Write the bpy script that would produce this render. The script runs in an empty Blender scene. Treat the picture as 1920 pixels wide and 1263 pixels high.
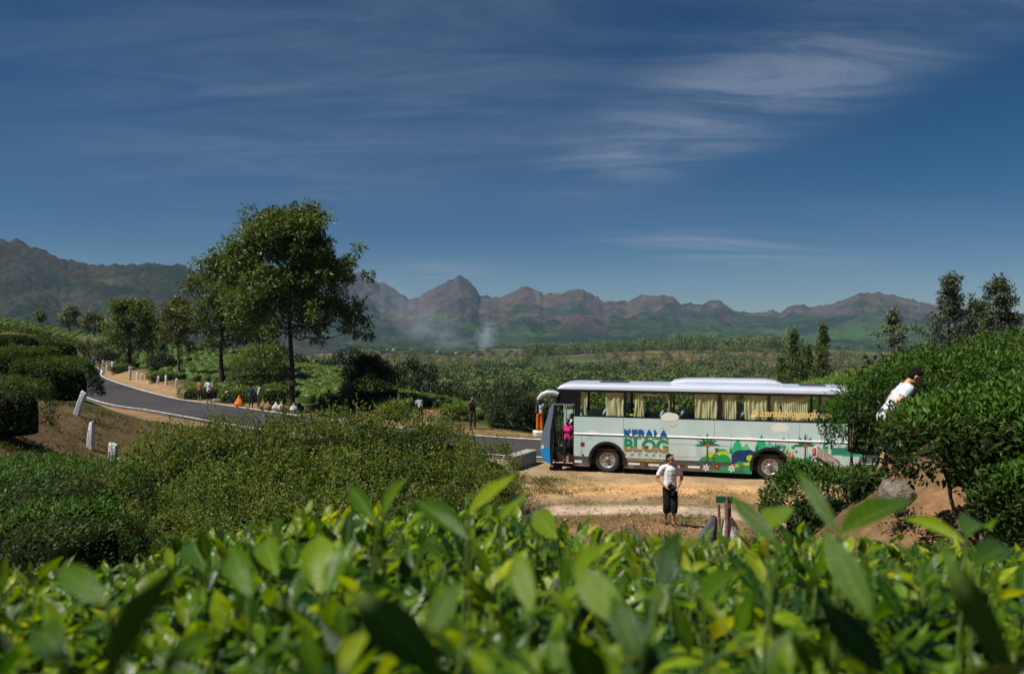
import bpy, bmesh, math, random
import numpy as np
from mathutils import Vector, Matrix, Quaternion

random.seed(11)
rng = np.random.default_rng(11)
R = math.radians
scene = bpy.context.scene
col = scene.collection

# ------------------------------------------------------------------ camera
cam = bpy.data.cameras.new('camera')
cam.lens = 28.0
cam.sensor_width = 36.0
cam.clip_start = 0.03
cam.clip_end = 30000.0
cam.dof.use_dof = True
cam.dof.focus_distance = 24.0
cam.dof.aperture_fstop = 5.2
cam_o = bpy.data.objects.new('camera', cam)
col.objects.link(cam_o)
cam_o.location = (0, 0, 0)
cam_o.rotation_euler = (R(90 - 0.748), 0, 0)
scene.camera = cam_o

# ------------------------------------------------------------------ sun and sky
SUN_EL = R(58)
sun_h = Vector((-0.93, -0.37, 0)).normalized()
SUN = Vector((sun_h.x * math.cos(SUN_EL), sun_h.y * math.cos(SUN_EL), math.sin(SUN_EL)))
sl = bpy.data.lights.new('sun', 'SUN')
sl.energy = 5.0
sl.angle = R(0.53)
sl.color = (1.0, 0.955, 0.89)
so = bpy.data.objects.new('sun', sl)
col.objects.link(so)
so.rotation_euler = SUN.to_track_quat('Z', 'Y').to_euler()
so.location = (0, 0, 60)

world = bpy.data.worlds.new('World')
scene.world = world
world.use_nodes = True
wn, wl = world.node_tree.nodes, world.node_tree.links
wn.clear()
sky = wn.new('ShaderNodeTexSky')
sky.sky_type = 'NISHITA'
sky.sun_disc = False
sky.sun_elevation = SUN_EL
sky.sun_rotation = math.atan2(SUN.x, SUN.y)
sky.altitude = 1600
sky.air_density = 0.8
sky.dust_density = 0.25
sky.ozone_density = 2.2
bg = wn.new('ShaderNodeBackground')
bg.inputs['Strength'].default_value = 0.05
wo = wn.new('ShaderNodeOutputWorld')
# thin cirrus: noise on the direction projected to a high flat layer
tc = wn.new('ShaderNodeTexCoord')
sep = wn.new('ShaderNodeSeparateXYZ')
wl.new(tc.outputs['Generated'], sep.inputs[0])
def wmath(op, a, b=None, clamp=False):
    n = wn.new('ShaderNodeMath'); n.operation = op; n.use_clamp = clamp
    for i, v in enumerate((a, b)):
        if v is None: continue
        if isinstance(v, (int, float)): n.inputs[i].default_value = v
        else: wl.new(v, n.inputs[i])
    return n.outputs[0]
zc = wmath('ADD', wmath('MAXIMUM', sep.outputs['Z'], 0.0), 0.11)
px_ = wmath('DIVIDE', sep.outputs['X'], zc)
py_ = wmath('DIVIDE', sep.outputs['Y'], zc)
comb = wn.new('ShaderNodeCombineXYZ')
wl.new(px_, comb.inputs[0]); wl.new(py_, comb.inputs[1])
def wnoise(scale, rot, stretch, detail, dist, loc=(0, 0, 0), rough=0.6):
    mp = wn.new('ShaderNodeMapping')
    mp.inputs['Rotation'].default_value = (0, 0, R(rot))
    mp.inputs['Scale'].default_value = (stretch[0], stretch[1], 1)
    mp.inputs['Location'].default_value = loc
    wl.new(comb.outputs[0], mp.inputs['Vector'])
    n = wn.new('ShaderNodeTexNoise')
    n.inputs['Scale'].default_value = scale
    n.inputs['Detail'].default_value = detail
    n.inputs['Roughness'].default_value = rough
    n.inputs['Distortion'].default_value = dist
    wl.new(mp.outputs[0], n.inputs['Vector'])
    return n.outputs['Fac']
def wramp(fac, a, b, va=0.0, vb=1.0):
    m = wn.new('ShaderNodeMapRange'); m.interpolation_type = 'SMOOTHSTEP'
    m.inputs[1].default_value = a; m.inputs[2].default_value = b
    m.inputs[3].default_value = va; m.inputs[4].default_value = vb
    wl.new(fac, m.inputs[0])
    return m.outputs[0]
def wpatch(cx, cy, ang, lx, ly):
    """a soft long patch on the cloud layer"""
    v = wn.new('ShaderNodeVectorMath'); v.operation = 'SUBTRACT'; wl.new(comb.outputs[0], v.inputs[0]); v.inputs[1].default_value = (cx, cy, 0)
    r = wn.new('ShaderNodeVectorRotate'); r.rotation_type = 'Z_AXIS'; wl.new(v.outputs[0], r.inputs['Vector']); r.inputs['Angle'].default_value = -ang
    k = wn.new('ShaderNodeVectorMath'); k.operation = 'MULTIPLY'; wl.new(r.outputs[0], k.inputs[0]); k.inputs[1].default_value = (1 / lx, 1 / ly, 1)
    l = wn.new('ShaderNodeVectorMath'); l.operation = 'LENGTH'; wl.new(k.outputs[0], l.inputs[0])
    return wramp(l.outputs['Value'], 1.0, 0.15)
fine = wramp(wnoise(1.9, 67, (0.55, 1.9), 10, 0.8, (4.1, 2.2, 0), 0.68), 0.30, 0.80)
fine2 = wramp(wnoise(1.3, -32, (0.5, 2.2), 10, 0.7, (1.1, 6.2, 0), 0.66), 0.38, 0.80)
veil = wramp(wnoise(0.55, 60, (0.8, 1.5), 7, 0.6, (7.0, 3.0, 0), 0.6), 0.36, 0.78)
m1 = wmath('MULTIPLY', wpatch(0.70, 2.55, math.atan2(-1.37, 0.58), 1.75, 0.50), wmath('ADD', wmath('MULTIPLY', fine, 1.25), 0.12))
m2 = wmath('MULTIPLY', wpatch(1.4, 4.8, math.atan2(0.76, 1.26), 1.5, 0.7), wmath('MULTIPLY', fine2, 1.5))
m3 = wmath('MULTIPLY', wpatch(-0.6, 5.7, math.atan2(0.8, 1.1), 1.5, 0.75), wmath('MULTIPLY', fine2, 1.5))
m4 = wmath('MULTIPLY', wpatch(-0.6, 2.6, math.atan2(-1.0, 0.7), 2.4, 1.3), wmath('ADD', wmath('MULTIPLY', fine, 0.45), 0.12))
cl = wmath('ADD', wmath('ADD', wmath('ADD', m1, m2), wmath('ADD', m3, m4)), wmath('MULTIPLY', veil, 0.20), True)
cl = wmath('MULTIPLY', cl, 0.62)
mixc = wn.new('ShaderNodeMix'); mixc.data_type = 'RGBA'
wl.new(cl, mixc.inputs[0])
hsv = wn.new('ShaderNodeHueSaturation')
hsv.inputs['Saturation'].default_value = 1.42
hsv.inputs['Value'].default_value = 0.67
wl.new(sky.outputs[0], hsv.inputs['Color'])
wl.new(hsv.outputs[0], mixc.inputs[6])
mixc.inputs[7].default_value = (3.5, 4.4, 6.0, 1)
wl.new(mixc.outputs[2], bg.inputs['Color'])
wl.new(bg.outputs[0], wo.inputs['Surface'])

scene.view_settings.view_transform = 'Standard'
scene.view_settings.look = 'None'
scene.view_settings.exposure = 0.38
scene.view_settings.gamma = 1.0
scene.view_settings.use_curve_mapping = False
scene.render.engine = 'CYCLES'
scene.cycles.use_denoising = True
scene.cycles.max_bounces = 8
scene.cycles.transparent_max_bounces = 16
scene.cycles.volume_bounces = 0
scene.cycles.caustics_reflective = False
scene.cycles.caustics_refractive = False

# ------------------------------------------------------------------ helpers
FPX, CX, HY = 1493.33, 960.0, 612.0     # focal length and horizon row of the photograph, in its own pixels

def at(x, y, Y):
    return Vector(((x - CX) / FPX * Y, Y, -(y - HY) / FPX * Y))

def tag(o, label=None, cat=None, group=None, kind=None):
    if label: o['label'] = label
    if cat: o['category'] = cat
    if group: o['group'] = group
    if kind: o['kind'] = kind
    return o

def empty(name, loc=(0, 0, 0), rz=0.0, label=None, cat=None, group=None):
    o = bpy.data.objects.new(name, None)
    o.empty_display_size = 0.2
    col.objects.link(o)
    o.location = loc
    o.rotation_euler = (0, 0, rz)
    return tag(o, label, cat, group)

def obj(name, me, mt=None, parent=None, loc=None, rz=0.0):
    o = bpy.data.objects.new(name, me)
    col.objects.link(o)
    if mt is not None and not me.materials:
        me.materials.append(mt)
    if parent is not None: o.parent = parent
    if loc is not None: o.location = loc
    if rz: o.rotation_euler = (0, 0, rz)
    return o

def copy_tree(o, parent=None):
    c = o.copy()
    col.objects.link(c)
    if parent is not None: c.parent = parent
    for ch in list(o.children):
        copy_tree(ch, c)
    return c

def npmesh(name, verts, faces, rnd=None, colr=None, smooth=False):
    verts = np.asarray(verts, dtype=np.float32).reshape(-1, 3)
    faces = np.asarray(faces, dtype=np.int32)
    k = faces.shape[1]
    me = bpy.data.meshes.new(name)
    me.vertices.add(len(verts)); me.vertices.foreach_set('co', verts.ravel())
    me.loops.add(faces.size); me.loops.foreach_set('vertex_index', faces.ravel())
    me.polygons.add(len(faces))
    me.polygons.foreach_set('loop_start', np.arange(0, faces.size, k, dtype=np.int32))
    if smooth:
        me.polygons.foreach_set('use_smooth', np.ones(len(faces), dtype=bool))
    if rnd is not None:
        a = me.attributes.new('rnd', 'FLOAT', 'POINT')
        a.data.foreach_set('value', np.asarray(rnd, dtype=np.float32))
    if colr is not None:
        a = me.attributes.new('tint', 'FLOAT_COLOR', 'POINT')
        c4 = np.ones((len(verts), 4), dtype=np.float32); c4[:, :3] = colr
        a.data.foreach_set('color', c4.ravel())
    me.update(calc_edges=True)
    return me

def merge(parts):
    """join (verts, faces[, rnd]) tuples with the same face size"""
    vs, fs, rs, n = [], [], [], 0
    for p in parts:
        vs.append(np.asarray(p[0], dtype=np.float64).reshape(-1, 3)); fs.append(np.asarray(p[1]) + n)
        rs.append(p[2] if len(p) > 2 else np.full(len(vs[-1]), 0.5))
        n += len(vs[-1])
    return np.concatenate(vs), np.concatenate(fs), np.concatenate(rs)

def bmobj(name, bm, mt, parent=None, smooth=False, loc=None):
    me = bpy.data.meshes.new(name)
    bmesh.ops.recalc_face_normals(bm, faces=bm.faces[:])
    bm.to_mesh(me); bm.free()
    if smooth:
        for p in me.polygons: p.use_smooth = True
    return obj(name, me, mt, parent, loc)

def nrm(v):
    return v / np.maximum(np.linalg.norm(v, axis=-1, keepdims=True), 1e-9)

def sstep(a, b, x):
    t = np.clip((x - a) / (b - a), 0, 1)
    return t * t * (3 - 2 * t)

# lattice noise ------------------------------------------------------
_perm = np.random.default_rng(5).permutation(4096)
_val = np.random.default_rng(6).uniform(-1, 1, 4096)
def vnoise(x, y):
    x = np.asarray(x, dtype=np.float64); y = np.asarray(y, dtype=np.float64)
    xi, yi = np.floor(x).astype(np.int64), np.floor(y).astype(np.int64)
    fx, fy = x - xi, y - yi
    fx = fx * fx * fx * (fx * (fx * 6 - 15) + 10); fy = fy * fy * fy * (fy * (fy * 6 - 15) + 10)
    def h(i, j): return _val[_perm[(_perm[i & 4095] + j) & 4095]]
    a, b, c, d = h(xi, yi), h(xi + 1, yi), h(xi, yi + 1), h(xi + 1, yi + 1)
    return (a * (1 - fx) + b * fx) * (1 - fy) + (c * (1 - fx) + d * fx) * fy
def fbm(x, y, octv=5, gain=0.5, ridge=False):
    s, amp, tot = 0.0, 1.0, 0.0
    for i in range(octv):
        n = vnoise(x * 2.03 ** i + 17.3 * i, y * 2.03 ** i - 9.1 * i)
        s = s + amp * ((1 - 2 * np.abs(n)) if ridge else n); tot += amp; amp *= gain
    return s / tot

# ------------------------------------------------------------------ materials
def newmat(name):
    m = bpy.data.materials.new(name); m.use_nodes = True
    nt = m.node_tree
    return m, nt, nt.nodes['Principled BSDF'], nt.nodes['Material Output']

def setc(inp, c):
    inp.default_value = (c[0], c[1], c[2], 1)

def plain(name, c, rough=0.6, metal=0.0, spec=0.5, var=0.12, scale=6.0, bump=0.0, bscale=40.0, coat=0.0):
    """a colour with a little procedural mottling"""
    m, nt, b, out = newmat(name)
    N, L = nt.nodes, nt.links
    tcn = N.new('ShaderNodeTexCoord')
    no = N.new('ShaderNodeTexNoise'); no.inputs['Scale'].default_value = scale; no.inputs['Detail'].default_value = 6
    L.new(tcn.outputs['Object'], no.inputs['Vector'])
    mr = N.new('ShaderNodeMapRange')
    mr.inputs[1].default_value = 0.3; mr.inputs[2].default_value = 0.7
    mr.inputs[3].default_value = 1 - var; mr.inputs[4].default_value = 1 + var
    L.new(no.outputs['Fac'], mr.inputs[0])
    mx = N.new('ShaderNodeVectorMath'); mx.operation = 'SCALE'
    mx.inputs[0].default_value = c[:3]
    L.new(mr.outputs[0], mx.inputs['Scale'])
    L.new(mx.outputs[0], b.inputs['Base Color'])
    b.inputs['Roughness'].default_value = rough
    b.inputs['Metallic'].default_value = metal
    b.inputs['Specular IOR Level'].default_value = spec
    b.inputs['Coat Weight'].default_value = coat
    if bump:
        n2 = N.new('ShaderNodeTexNoise'); n2.inputs['Scale'].default_value = bscale; n2.inputs['Detail'].default_value = 8
        L.new(tcn.outputs['Object'], n2.inputs['Vector'])
        bp = N.new('ShaderNodeBump'); bp.inputs['Strength'].default_value = bump; bp.inputs['Distance'].default_value = 0.05
        L.new(n2.outputs['Fac'], bp.inputs['Height'])
        L.new(bp.outputs[0], b.inputs['Normal'])
    return m

def leafmat(name, cols, trans=0.3, rough=0.45, spec=0.4, tcol=None, objrnd=False, fine=0.0):
    """leaf: colour from the per leaf attribute rnd, part of the light passes through"""
    m, nt, b, out = newmat(name)
    N, L = nt.nodes, nt.links
    at_ = N.new('ShaderNodeAttribute'); at_.attribute_name = 'rnd'
    fac = at_.outputs['Fac']
    if objrnd:
        oi = N.new('ShaderNodeObjectInfo')
        if objrnd == 'mix':
            ma = N.new('ShaderNodeMath'); ma.operation = 'MULTIPLY_ADD'; L.new(oi.outputs['Random'], ma.inputs[0]); ma.inputs[1].default_value = 0.75
            mb = N.new('ShaderNodeMath'); mb.operation = 'SUBTRACT'; L.new(fac, mb.inputs[0]); mb.inputs[1].default_value = 0.33
            L.new(mb.outputs[0], ma.inputs[2]); fac = ma.outputs[0]
        else: fac = oi.outputs['Random']
    rp = N.new('ShaderNodeValToRGB')
    els = rp.color_ramp.elements
    els[0].position = 0.0; els[0].color = (*cols[0], 1)
    els[1].position = 1.0; els[1].color = (*cols[-1], 1)
    for i, c in enumerate(cols[1:-1]):
        e = els.new((i + 1) / (len(cols) - 1)); e.color = (*c, 1)
    L.new(fac, rp.inputs[0])
    cout = rp.outputs[0]
    if fine:
        tcn = N.new('ShaderNodeTexCoord')
        no = N.new('ShaderNodeTexNoise'); no.inputs['Scale'].default_value = fine; no.inputs['Detail'].default_value = 5
        L.new(tcn.outputs['Object'], no.inputs['Vector'])
        mr = N.new('ShaderNodeMapRange'); mr.inputs[1].default_value = 0.3; mr.inputs[2].default_value = 0.7
        mr.inputs[3].default_value = 0.7; mr.inputs[4].default_value = 1.3
        L.new(no.outputs['Fac'], mr.inputs[0])
        sc = N.new('ShaderNodeVectorMath'); sc.operation = 'SCALE'
        L.new(cout, sc.inputs[0]); L.new(mr.outputs[0], sc.inputs['Scale'])
        cout = sc.outputs[0]
    L.new(cout, b.inputs['Base Color'])
    b.inputs['Roughness'].default_value = rough
    b.inputs['Specular IOR Level'].default_value = spec
    tr = N.new('ShaderNodeBsdfTranslucent')
    if tcol is None:
        gm = N.new('ShaderNodeMix'); gm.data_type = 'RGBA'; gm.blend_type = 'MULTIPLY'; gm.inputs[0].default_value = 1
        L.new(cout, gm.inputs[6]); gm.inputs[7].default_value = (1.9, 1.75, 0.5, 1)
        L.new(gm.outputs[2], tr.inputs['Color'])
    else:
        setc(tr.inputs['Color'], tcol)
    mx = N.new('ShaderNodeMixShader'); mx.inputs[0].default_value = trans
    L.new(b.outputs[0], mx.inputs[1]); L.new(tr.outputs[0], mx.inputs[2])
    L.new(mx.outputs[0], out.inputs['Surface'])
    return m

# ------------------------------------------------------------------ leaf, tube and blob builders (numpy)
def leaves(P, D, N, L, W, seg=2, curl=0.15, fold=0.2, rnd=None):
    """many leaves at once. seg 1: one diamond; seg >= 2: folded strips"""
    P = np.asarray(P, float); n = len(P)
    D = nrm(np.asarray(D, float)); N = np.asarray(N, float)
    N = nrm(N - D * np.sum(N * D, axis=1, keepdims=True))
    S = np.cross(D, N)
    L = np.broadcast_to(np.asarray(L, float), (n,))[:, None]; W = np.broadcast_to(np.asarray(W, float), (n,))[:, None]
    curl = np.broadcast_to(np.asarray(curl, float), (n,))[:, None]
    if rnd is None: rnd = rng.random(n)
    if seg == 1:
        m = P + D * L * 0.5
        V = np.stack([P, m + S * W * 0.5 + N * fold * W * .5, P + D * L - N * curl * L, m - S * W * 0.5 + N * fold * W * .5], axis=1)
        F = np.arange(n)[:, None] * 4 + np.array([0, 1, 2, 3])[None]
        return V.reshape(-1, 3), F, np.repeat(rnd, 4)
    ts = np.linspace(0, 1, seg + 1)
    rows = []
    for t in ts:
        w = (math.sin(math.pi * t ** 0.88) ** 0.85) * (1 - 0.55 * max(0, t - .58) / .42) if 0 < t < 1 else 0.0
        w = max(w, 0.02)
        c = P + D * L * t * (1 - 0.25 * np.abs(curl) * t) - N * curl * L * t * t
        rows += [c + S * W * 0.5 * w + N * fold * W * 0.5 * w, c, c - S * W * 0.5 * w + N * fold * W * 0.5 * w]
    V = np.stack(rows, axis=1)
    k = 3 * (seg + 1)
    f = []
    for i in range(seg):
        a = 3 * i
        f += [[a, a + 3, a + 4, a + 1], [a + 1, a + 4, a + 5, a + 2]]
    F = (np.arange(n)[:, None, None] * k + np.array(f)[None]).reshape(-1, 4)
    return V.reshape(-1, 3), F, np.repeat(rnd, k)

def tubes(lines, sides=5):
    """lines: list of (points (m,3), radii (m))"""
    out = []
    for P, r in lines:
        P = np.asarray(P, float); r = np.asarray(r, float)
        T = nrm(np.gradient(P, axis=0))
        ref = np.where(np.abs(T[:, 2:3]) > 0.9, np.array([[1.0, 0, 0]]), np.array([[0, 0, 1.0]]))
        A = nrm(np.cross(T, ref)); B = np.cross(T, A)
        ang = np.linspace(0, 2 * math.pi, sides, endpoint=False)
        V = P[:, None] + r[:, None, None] * (A[:, None] * np.cos(ang)[None, :, None] + B[:, None] * np.sin(ang)[None, :, None])
        m = len(P)
        i = np.arange(m - 1)[:, None] * sides; j = np.arange(sides)[None]
        F = np.stack([i + j, i + (j + 1) % sides, i + sides + (j + 1) % sides, i + sides + j], axis=-1).reshape(-1, 4)
        out.append((V.reshape(-1, 3), F))
    return merge(out)

def curve3(p0, p1, bend, n=6, jit=0.0):
    t = np.linspace(0, 1, n)[:, None]
    p0 = np.asarray(p0, float); p1 = np.asarray(p1, float)
    P = p0 * (1 - t) + p1 * t + np.asarray(bend, float) * (4 * t * (1 - t))
    if jit: P[1:-1] += rng.normal(0, jit, (n - 2, 3))
    return P

def rand_unit(n):
    return nrm(rng.normal(size=(n, 3)))
# ================================================================== TERRAIN
ROADZ = -5.5
far_edge = np.array([(-80, 122), (-66, 114.5), (-57, 107), (-50, 97), (-45, 87.4), (-35.3, 73.3), (-25.7, 60.8), (-20.3, 55.9), (-12.9, 48.9),
                     (-7.58, 44.4), (-2.07, 40.3), (1.39, 38.7), (5.2, 37.6), (10, 37.0), (18, 36.8), (30, 37), (60, 38)], float)
def smooth_line(P, n=14):
    """Catmull-Rom through the points"""
    P = np.vstack([2 * P[0] - P[1], P, 2 * P[-1] - P[-2]])
    out = []
    for i in range(1, len(P) - 2):
        p0, p1, p2, p3 = P[i - 1], P[i], P[i + 1], P[i + 2]
        for t in np.linspace(0, 1, n, endpoint=False):
            out.append(0.5 * (2 * p1 + (p2 - p0) * t + (2 * p0 - 5 * p1 + 4 * p2 - p3) * t * t + (3 * p1 - p0 - 3 * p2 + p3) * t ** 3))
    out.append(P[-2])
    return np.array(out)
def side_normals(P):
    T = nrm(np.gradient(P, axis=0))
    return np.stack([-T[:, 1], T[:, 0]], axis=1)      # left of travel: away from the camera
EDGE = smooth_line(far_edge)
EN = side_normals(EDGE)
CENTRE = EDGE - EN * 2.65
def line_dist(X, Y, P):
    X = np.asarray(X, float); Y = np.asarray(Y, float)
    sh = X.shape; q = np.stack([X.ravel(), Y.ravel()], 1)
    best = np.full(len(q), 1e9)
    a = P[:-1:2]; b = np.vstack([P[2::2], P[-1:]])[:len(a)]
    for p0, p1 in zip(a, b):
        d = p1 - p0; L2 = max(d @ d, 1e-9)
        t = np.clip(((q - p0) @ d) / L2, 0, 1)
        best = np.minimum(best, np.hypot(q[:, 0] - p0[0] - t * d[0], q[:, 1] - p0[1] - t * d[1]))
    return best.reshape(sh)

BUSP = np.array([1.08, 30.79]); BU = np.array([0.9693, -0.2460]); BV = np.array([0.2460, 0.9693]); BUSZ = -5.56
BUS_AXIS = np.array([BUSP + BV * 1.2 - BU * 1, BUSP + BV * 1.2 + BU * 4, BUSP + BV * 1.2 + BU * 8, BUSP + BV * 1.2 + BU * 13])

ctrl = np.array([
    # the slope under the camera
    (0, 0.3, -1.05), (0, 2, -1.35), (-3, 1, -1.2), (3, 1, -1.15), (0, 5, -2.6), (0, 9, -3.7), (0, 14, -4.6), (0, 18, -5.05),
    (3.9, 20, -5.06), (1, 23, -5.4), (6, 23, -5.3), (9.5, 22, -5.2), (-4, 20, -5.1), (-5, 28, -5.4), (3, 16.5, -4.8), (6, 17.5, -4.7),
    # bank on the right
    (5.0, 8, -2.5), (5.9, 8, -1.75), (4.8, 10.8, -2.35), (5.3, 11, -1.95), (7, 11, -1.55), (10, 12, -1.1), (4.4, 12, -3.2), (3.4, 12, -3.9),
    (3.4, 8, -3.1), (2.5, 12, -4.2), (7.5, 16, -2.6), (9, 14, -1.1), (14, 20, -0.9), (9.5, 19, -4.4), (14, 27, -4.6), (20, 30, -4.6), (8, 6, -1.0), (4.6, 5, -1.9), (5.6, 13.5, -3.4),
    # far right: tea hill behind the coach
    (28, 70, -5.2), (38, 66, -3.9), (46, 68, -2.2), (20, 45, -5.8), (32, 45, -5.0), (24, 60, -6.8), (40, 92, -6.5), (62, 92, -1.5), (30, 100, -11), (60, 140, -8),
    # slope on the left
    (-5, 12, -4.0), (-8, 12, -3.3), (-9.5, 16, -3.4), (-10.6, 21, -3.86), (-12.4, 23.4, -3.6), (-14.1, 25.7, -2.8), (-13, 19.5, -2.7), (-15.5, 21, -2.0),
    (-18, 28, -2.3), (-21, 27, -1.6), (-24, 36, -2.0), (-31, 44, -1.8), (-14, 30, -3.7), (-10, 33, -4.7), (-6, 36, -5.35), (-21, 41, -4.6), (-35, 55, -3.6), (-41, 66, -3.6), (-45, 60, -1.6),
    (-48, 75, -1.6), (-12, 10, -2.0), (-16, 14, -0.8),
    # beyond the bend: tea fields
    (-54, 104, -4.9), (-88, 138, 0.6), (-72, 132, -1.6), (-56, 140, -3.8), (-42, 140, -6.2), (-30, 118, -6.8), (-110, 170, 0.5), (-60, 180, -12), (-90, 200, -8),
    (-37, 100, -5.0), (-26, 90, -5.1), (-21, 72, -5.3), (-14, 62, -5.4), (-17.5, 84, -5.2), (-9.0, 64, -5.7), (-11, 75, -6.6), (-14, 110, -10), (-8, 95, -12), (-28, 150, -16), (-50, 210, -22),
    (-3, 58, -6.2), (0, 52, -6.3), (3, 46, -6.2), (4, 56, -8.0), (10, 60, -9.5), (14, 48, -6.6), (18, 80, -10), (0, 85, -14), (0, 110, -19), (0, 160, -29), (35, 160, -22), (-40, 260, -30), (-110, 260, -12),
    (0, 300, -42), (160, 300, -30), (-180, 320, -26), (0, 520, -44), (240, 520, -42), (-260, 520, -40), (90, 420, -43),
    (0, 900, -43), (300, 900, -38), (-450, 900, -44), (120, 1000, -39), (0, 1500, -50), (700, 1500, -52), (-800, 1500, -52), (0, 2600, -60), (1400, 2600, -60), (-1500, 2600, -60),
    # behind and beside the camera
    (0, -4, -0.4), (-8, 0, -1.2), (8, 1, -0.2), (0, -30, 3), (-40, 5, 1.5), (40, 5, 2.5), (90, 30, 6), (-100, 60, 6), (-300, 100, 20), (300, 100, 25), (-1500, 300, 40), (1500, 300, 40),
], float)
def _warp(X, Y):
    return np.arctan2(X, Y) * 1.5, np.log(np.hypot(X, Y) + 1.0)
_cu, _cv = _warp(ctrl[:, 0], ctrl[:, 1])
def _k(d2):
    return 0.5 * d2 * np.log(d2 + 1e-9)
_n = len(ctrl)
_A = np.zeros((_n + 3, _n + 3))
_A[:_n, :_n] = _k((_cu[:, None] - _cu) ** 2 + (_cv[:, None] - _cv) ** 2) + np.eye(_n) * 2e-4
_A[:_n, _n:] = np.stack([np.ones(_n), _cu, _cv], 1); _A[_n:, :_n] = _A[:_n, _n:].T
_w = np.linalg.solve(_A, np.concatenate([ctrl[:, 2], np.zeros(3)]))

def road_z(X):
    return ROADZ + 0.75 * sstep(-38, -75, np.asarray(X, float))

def height(X, Y, raw=False):
    X = np.asarray(X, float); Y = np.asarray(Y, float)
    sh = X.shape; x = X.ravel(); y = Y.ravel()
    u, v = _warp(x, y)
    z = _w[_n] + _w[_n + 1] * u + _w[_n + 2] * v
    for i in range(_n):
        z = z + _w[i] * _k((u - _cu[i]) ** 2 + (v - _cv[i]) ** 2)
    r = np.hypot(x, y)
    th = np.abs(np.degrees(np.arctan2(x, y)))
    back = sstep(95, 150, th)
    z = z * (1 - back) + np.clip(-0.9 + 0.13 * r, -1, 6) * back
    z = z + 0.10 * fbm(x * 0.5, y * 0.5, 4) * sstep(1.5, 6, r) + 0.6 * fbm(x * 0.05 + 3, y * 0.05, 3) * sstep(60, 140, r)
    z = z + 9.0 * fbm(x * 0.0045, y * 0.0045, 5) * sstep(170, 480, r)
    bump_ = np.exp(-(((x - 190) / 150) ** 2 + ((y - 950) / 170) ** 2)) * 12 + np.exp(-(((x + 70) / 130) ** 2 + ((y - 1050) / 90) ** 2)) * 5
    z = z + bump_
    near = (r < 190) & (y > 0)
    if near.any():
        d = line_dist(x[near], y[near], CENTRE)
        wr = 1 - sstep(3.6, 7.0, d)
        zn = z[near] * (1 - wr) + (road_z(x[near]) - 0.07) * wr
        db = line_dist(x[near], y[near], BUS_AXIS)
        wb = (1 - sstep(1.8, 4.0, db)) * (1 - (1 - sstep(2.7, 3.3, d)))
        zn = zn * (1 - wb) + (BUSZ - 0.01 + 0.025 * vnoise(x[near] * 1.7, y[near] * 1.7)) * wb
        z[near] = zn
    return z.reshape(sh)
def hz(x, y):
    return float(height(np.array([x]), np.array([y]))[0])

# one sheet on a polar grid, fine in front of the camera
ths = np.concatenate([np.arange(-180, -50, 4.0), np.arange(-50, 50, 0.33), np.arange(50, 180.1, 4.0)])
rs = [0.35]
while rs[-1] < 3000:
    rs.append(rs[-1] * (1.008 if 17 < rs[-1] < 32 else 1.022 if rs[-1] < 130 else 1.03) + 0.004)
rs = np.array(rs)
TH, RR = np.meshgrid(np.radians(ths), rs)
GX, GY = RR * np.sin(TH), RR * np.cos(TH)
GZ = height(GX, GY)
nr, nt_ = GX.shape
gi = np.arange(nr - 1)[:, None] * nt_ + np.arange(nt_ - 1)[None]
GF = np.stack([gi, gi + 1, gi + nt_ + 1, gi + nt_], -1).reshape(-1, 4)

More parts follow.
